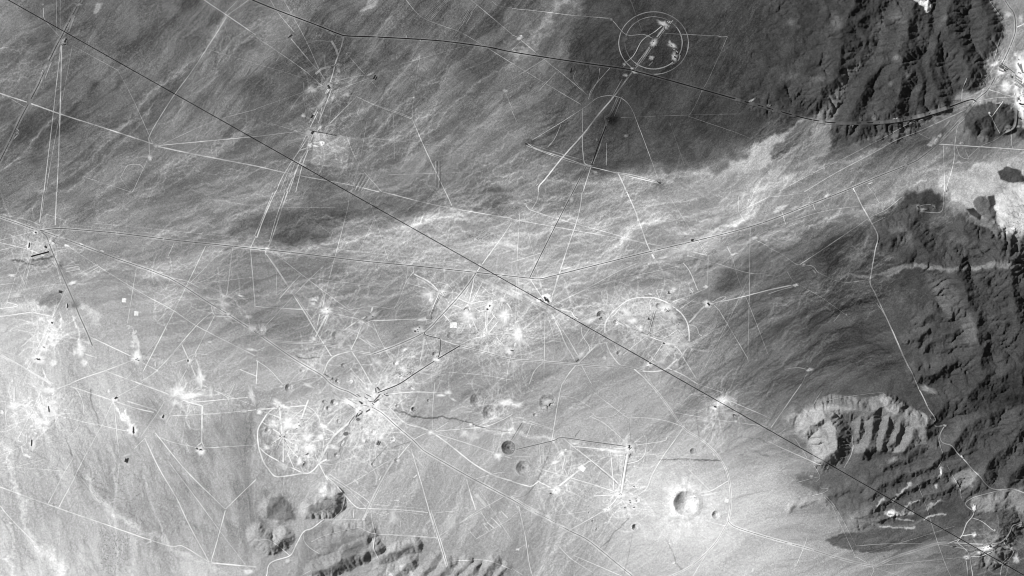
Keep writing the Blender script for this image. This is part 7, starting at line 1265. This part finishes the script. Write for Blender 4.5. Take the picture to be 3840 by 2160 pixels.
# south-eastern camp houses
hs = [(860, 545), (880, 530), (905, 520), (930, 510), (955, 500), (985, 490), (925, 570), (940, 580), (960, 560), (975, 590), (915, 590), (950, 600), (935, 555), (740, 640), (730, 655), (750, 630), (1025, 590), (1040, 610), (1060, 600), (1045, 525), (1030, 515), (910, 680), (960, 680), (850, 600), (700, 560), (770, 555), (540, 715), (560, 735), (585, 740), (600, 725), (530, 740), (670, 645), (860, 625), (885, 610), (800, 560), (520, 700), (640, 760), (690, 870)]
for k, (x, y) in enumerate(hs):
    big = 920 < x < 980 and 550 < y < 605
    shed(*zt(ZB, x, y), 3.4 if big else 2.2, 2.4 if big else 1.5, (k * 37) % 90, 5, 'black', 'larger black house in the dense middle of the south-eastern camp' if big else 'small black house scattered over the south-eastern camp', 'houses of the south-eastern camp' if not big else 'larger houses of the south-eastern camp', 'house', 'house', 'dark')
for k, (x, y) in enumerate([(155, 970), (180, 985), (240, 955), (230, 1025), (200, 980)]):
    shed(*zt(ZB, x, y), 2.2, 1.4, 20 * k, 5, 'black', 'black hut on the small pad south-west of the south-eastern camp', 'huts south-west of the camp', 'hut', 'hut', 'dark')
# drill rigs
for (r, c, x, y, lb) in [(2, 0, 1003, 372, 'drill rig at the foot of the tall black slab on the white splashed pad'), (1, 0, 1033, 1256, 'drill rig on the white pad with the mud plume'), (1, 1, 540, 886, 'drill rig on the white pad at the top of the broad graded strip'), (2, 2, 330, 800, 'drill rig on the white pad at the end of the thick white strip'), (2, 2, 885, 495, 'drill rig below the cross-shaped building'), (0, 1, 502, 1080, 'drill rig on the small white disc beside the cleared square field')]:
    rig(*at(r, c, x, y), 44, lb)
# ditches: black cut banks
def ditch(pts, w, label):
    o = ribbon('drainage_ditch', pts, w, tone_=34, feather=0.5, wobble=0.5, mottle=10, lift=0.8); tag(o, label, None, None, 'structure')
ditch(Z(*ZM, [(522, 825), (600, 800), (700, 775), (825, 742)]), 4.2, 'straight black ditch south of the western crossroads')
ditch(T(0, 1, [(430, 990), (520, 1006), (608, 1023)]), 1.6, 'thin black ditch along the top of the cleared square field')
ditch(T(0, 2, [(710, 950), (688, 1005), (655, 1085), (605, 1235)]), 2.6, 'black ditch beside the crooked road south of the burnt patch')
# scattered juniper and creosote: too many to count
def scrub(zones):
    pts = []
    for poly, n in zones:
        xs = [p[0] for p in poly]; ys = [p[1] for p in poly]
        x = RNG.uniform(min(xs), max(xs), n * 3); y = RNG.uniform(min(ys), max(ys), n * 3)
        ok = poly_sd(poly, x, y) < RNG.normal(-4, 8, n * 3)
        pts.append(np.stack([x[ok], y[ok]], -1)[:n])
    p = np.vstack(pts); n = len(p)
    r = RNG.uniform(2.2, 5.0, n)
    base = np.array([(1, 0, 0), (-.5, .87, 0), (-.5, -.87, 0), (.1, .1, 1.1), (.6, .5, .55), (-.6, .2, .6)])
    c = np.stack([wx(p[:, 0]), wy(p[:, 1]), zat(p[:, 0], p[:, 1]) + 0.4], -1)
    an = RNG.uniform(0, 6.28, n); ca, sa = np.cos(an), np.sin(an)
    bx = base[None, :, 0] * ca[:, None] - base[None, :, 1] * sa[:, None]; by = base[None, :, 0] * sa[:, None] + base[None, :, 1] * ca[:, None]
    v = np.stack([bx, by, np.repeat(base[None, :, 2], n, 0)], -1) * r[:, None, None] + c[:, None, :]
    f0 = np.array([(0, 4, 3), (4, 1, 3), (1, 5, 3), (5, 2, 3), (2, 0, 3), (0, 1, 4), (1, 2, 5)])
    f = (f0[None] + (np.arange(n) * 6)[:, None, None]).reshape(-1, 3)
    o = mesh_obj('scrub', v.reshape(-1, 3), f, MAT['steel'], None, None, False); tag(o, 'dark juniper and creosote scrub dotted over hills and washes', 'scrub', None, 'stuff')
scrub([(T(2, 3, [(1710, 950), (1860, 920), (1900, 990), (1790, 1110), (1720, 1080)]), 900), (T(2, 0, [(740, 1100), (980, 1120), (960, 1449), (760, 1449)]), 900), (T(1, 2, [(1560, 330), (1720, 270), (1840, 300), (1700, 400), (1580, 420)]), 500), (T(1, 1, [(1560, 330), (1740, 280), (1840, 320), (1680, 400)]), 420),
       (T(1, 3, [(1480, 620), (1700, 600), (1750, 800), (1932, 960), (1932, 1200), (1700, 1150), (1560, 900)]), 1600), (T(2, 1, [(540, 870), (660, 880), (620, 970), (420, 990)]), 420), (T(2, 1, [(60, 1230), (200, 1160), (280, 1170), (240, 1260)]), 300), (T(1, 3, [(1780, 120), (1932, 80), (1932, 300), (1800, 320)]), 320), (T(2, 0, [(520, 620), (1100, 700), (1100, 1100), (800, 900)]), 700),
       (T(0, 0, [(100, -20), (320, 0), (300, 90), (120, 60)]), 160), (Z(*ZX, [(1700, 0), (2100, 0), (2150, 120), (1800, 200)]), 300), (T(2, 2, [(1120, 560), (1590, 565), (1590, 590), (1120, 580)]), 160), (T(2, 1, [(980, 150), (1330, 240), (1640, 280), (1640, 310), (1330, 285), (1000, 210)]), 260)])
